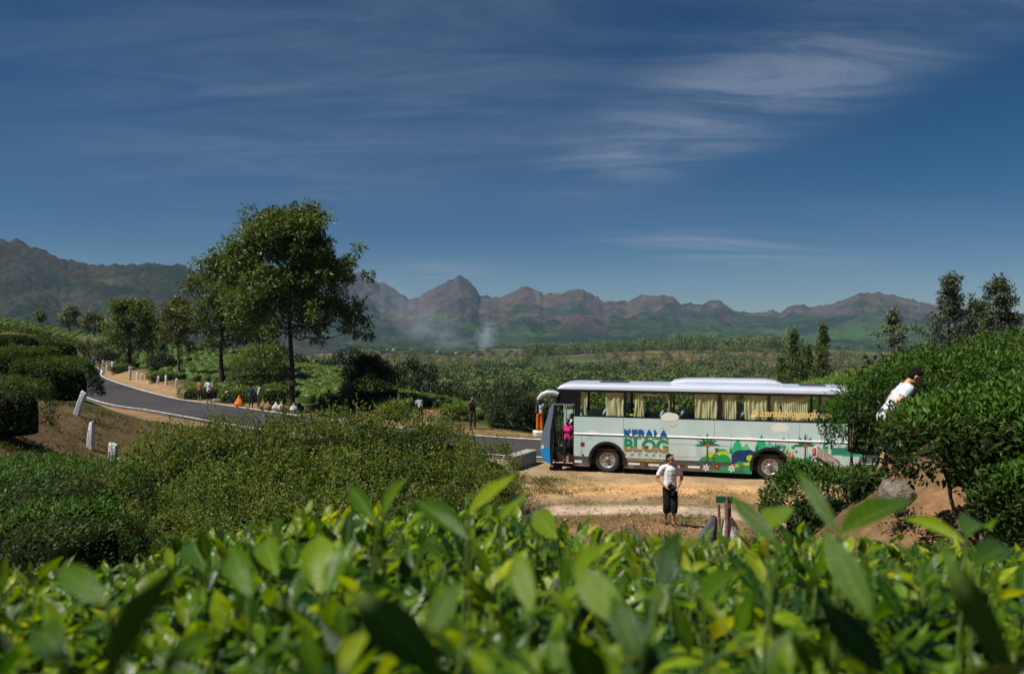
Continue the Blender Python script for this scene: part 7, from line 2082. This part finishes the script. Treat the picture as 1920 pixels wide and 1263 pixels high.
# a leaf too close to the lens would hide the view
close = (np.hypot(mid[:, 1], mid[:, 2]) < .30) & (np.arange(len(LP)) < hero0)
lineat = np.interp(pxx, sx, sy) - 34
tipz = LP + LD * LL[:, None]
poke = (HY - FPX * tipz[:, 2] / np.maximum(tipz[:, 1], .1) < lineat) & (np.arange(len(LP)) < hero0)
ok = ~close & ~poke
inside = (pxx > -60) & (pxx < 1980) & (pyy > 850) & (pyy < 1310)
app = LL / mid[:, 1] * inside * ok
app[hero0:] = 99
big = np.argsort(-app)[:290]
isbig = np.zeros(len(LP), bool); isbig[big] = True
restm = ok & ~isbig
v, f, r_ = leaves(LP[restm] - G0, LD[restm], LN[restm], LL[restm], LW[restm], 4, LC[restm], .22, LR[restm])
me = npmesh('foliage', v, f, r_, smooth=True); leaf_attrs(me, int(restm.sum()), 4)
o = tag(obj('foliage', me, M['fresh'], fg), kind='stuff'); o.color = (0, 0, 0, 1)
unit = []
for c in (.02, .10, .18, .28, .38):
    for fo in (.12, .26):
        v, f, r_ = leaves(np.zeros((1, 3)), np.array([[1., 0, 0]]), np.array([[0, 0, 1.]]), 1, 1, 10, c, fo, np.zeros(1))
        v = v.copy(); v[:, 2] += .012 * np.sin(v[:, 0] * 23 + v[:, 1] * 4) * np.abs(v[:, 1]) * 2
        me = npmesh('leaf', v, f, r_, smooth=True); leaf_attrs(me, 1, 10); me.materials.append(M['fresh']); unit.append((c, me))
for i in big:
    d = LD[i]; n = LN[i] - d * (LN[i] @ d); n = n / np.linalg.norm(n); s = np.cross(d, n)
    j = int(np.argmin([abs(c - LC[i]) for c, _ in unit])); j = j - j % 2 + int(r6.integers(0, 2))
    o = bpy.data.objects.new('leaf', unit[j][1]); col.objects.link(o); o.parent = fg
    Mx = Matrix(((d[0] * LL[i], -s[0] * LW[i], n[0] * LL[i] * .8, LP[i][0] - G0[0]), (d[1] * LL[i], -s[1] * LW[i], n[1] * LL[i] * .8, LP[i][1] - G0[1]), (d[2] * LL[i], -s[2] * LW[i], n[2] * LL[i] * .8, LP[i][2] - G0[2]), (0, 0, 0, 1)))
    o.matrix_local = Mx
    o.color = (float(LR[i]), 0, 0, 1)
v, f, _ = tubes([(a - G0, b_) for a, b_ in SV], 4)
obj('shoots', npmesh('shoots', v, f, smooth=True), M['stem'], fg)
# woody inside: a dim floor of twigs under the leaves and branches below it
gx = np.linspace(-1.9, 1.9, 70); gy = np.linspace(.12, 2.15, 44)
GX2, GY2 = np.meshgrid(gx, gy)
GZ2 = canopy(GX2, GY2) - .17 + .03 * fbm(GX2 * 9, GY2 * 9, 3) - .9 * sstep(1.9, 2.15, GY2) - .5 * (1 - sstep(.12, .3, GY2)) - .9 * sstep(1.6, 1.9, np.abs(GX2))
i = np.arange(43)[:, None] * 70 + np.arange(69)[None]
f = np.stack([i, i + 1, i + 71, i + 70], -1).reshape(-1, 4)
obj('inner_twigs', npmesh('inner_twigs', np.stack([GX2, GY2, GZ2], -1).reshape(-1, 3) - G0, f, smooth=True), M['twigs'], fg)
br_ = []
for _ in range(120):
    Y = r6.uniform(.45, 1.9); X = r6.uniform(-.75, .75) * Y
    z = float(canopy(np.array([X]), np.array([Y]))[0])
    p1 = np.array([X, Y, z - .05]); p0 = p1 + np.array([r6.normal(0, .12), r6.normal(0, .12), -r6.uniform(.15, .3)])
    br_.append((curve3(p0, p1, r6.normal(0, .02, 3), 6) - G0, np.linspace(.006, .003, 6)))
v, f, _ = tubes(br_, 6)
obj('branches', npmesh('branches', v, f, smooth=True), M['bark_pale'], fg)

# ================================================================== AIR
def volume(name, dens, colr, aniso=0.0, noise=None):
    m = bpy.data.materials.new(name); m.use_nodes = True
    nt = m.node_tree; nt.nodes.clear()
    out = nt.nodes.new('ShaderNodeOutputMaterial'); pv = nt.nodes.new('ShaderNodeVolumePrincipled')
    pv.inputs['Color'].default_value = (*colr, 1); pv.inputs['Density'].default_value = dens; pv.inputs['Anisotropy'].default_value = aniso
    nt.links.new(pv.outputs[0], out.inputs['Volume'])
    return m, nt, pv
hm, _, _ = volume('haze_air', 0.000058, (0.46, 0.72, 1.0))
hb_ = box('haze', (-5200, -3300, -115.0), (5200, 5400, 325), hm)
tag(hb_, 'thin blue haze over the valley', None, None, 'stuff')
# smoke from the valley fires: soft puffs
def puff(px, py, Y, rx, rz_, dens, label, seed):
    m, nt, pv = volume('smoke_volume', dens, (0.72, 0.86, 1.0))
    N, L = nt.nodes, nt.links
    tcn = N.new('ShaderNodeTexCoord')
    no = N.new('ShaderNodeTexNoise'); no.inputs['Scale'].default_value = 1.9; no.inputs['Detail'].default_value = 5; no.inputs['Distortion'].default_value = .5
    mp = N.new('ShaderNodeMapping'); mp.inputs['Location'].default_value = (seed, seed * .7, 0); L.new(tcn.outputs['Object'], mp.inputs[0]); L.new(mp.outputs[0], no.inputs['Vector'])
    ln = N.new('ShaderNodeVectorMath'); ln.operation = 'LENGTH'; L.new(tcn.outputs['Object'], ln.inputs[0])
    fo = N.new('ShaderNodeMapRange'); fo.interpolation_type = 'SMOOTHSTEP'; fo.inputs[1].default_value = .98; fo.inputs[2].default_value = .0; fo.inputs[3].default_value = 0; fo.inputs[4].default_value = 1; L.new(ln.outputs['Value'], fo.inputs[0])
    mr = N.new('ShaderNodeMapRange'); mr.inputs[1].default_value = .40; mr.inputs[2].default_value = .72; mr.inputs[3].default_value = 0; mr.inputs[4].default_value = dens; L.new(no.outputs['Fac'], mr.inputs[0])
    mu = N.new('ShaderNodeMath'); mu.operation = 'MULTIPLY'; L.new(fo.outputs[0], mu.inputs[0]); L.new(mr.outputs[0], mu.inputs[1]); L.new(mu.outputs[0], pv.inputs['Density'])
    bm = bmesh.new(); bmesh.ops.create_icosphere(bm, subdivisions=3, radius=1)
    k = Y / FPX
    o = bmobj('smoke', bm, m, None, False, at(px, py, Y)); o.scale = (rx * k, rx * k, rz_ * k)
    return tag(o, label, None, None, 'stuff')
puff(912, 636, 1740, 30, 32, .075, 'bluish smoke rising from a fire in the valley', 1)
puff(918, 614, 1745, 26, 20, .030, 'bluish smoke rising from a fire in the valley', 2)
for i, (x, y, rx, rz_, d) in enumerate(((845, 640, 70, 34, .016), (800, 610, 80, 48, .014), (765, 580, 60, 50, .013), (735, 545, 55, 46, .010))):
    puff(x, y, 1650 - i * 3, rx, rz_, d * .6, 'thin drifting smoke in front of the mountains', 3.3 + i)
scene.cycles.volume_step_rate = 1.0
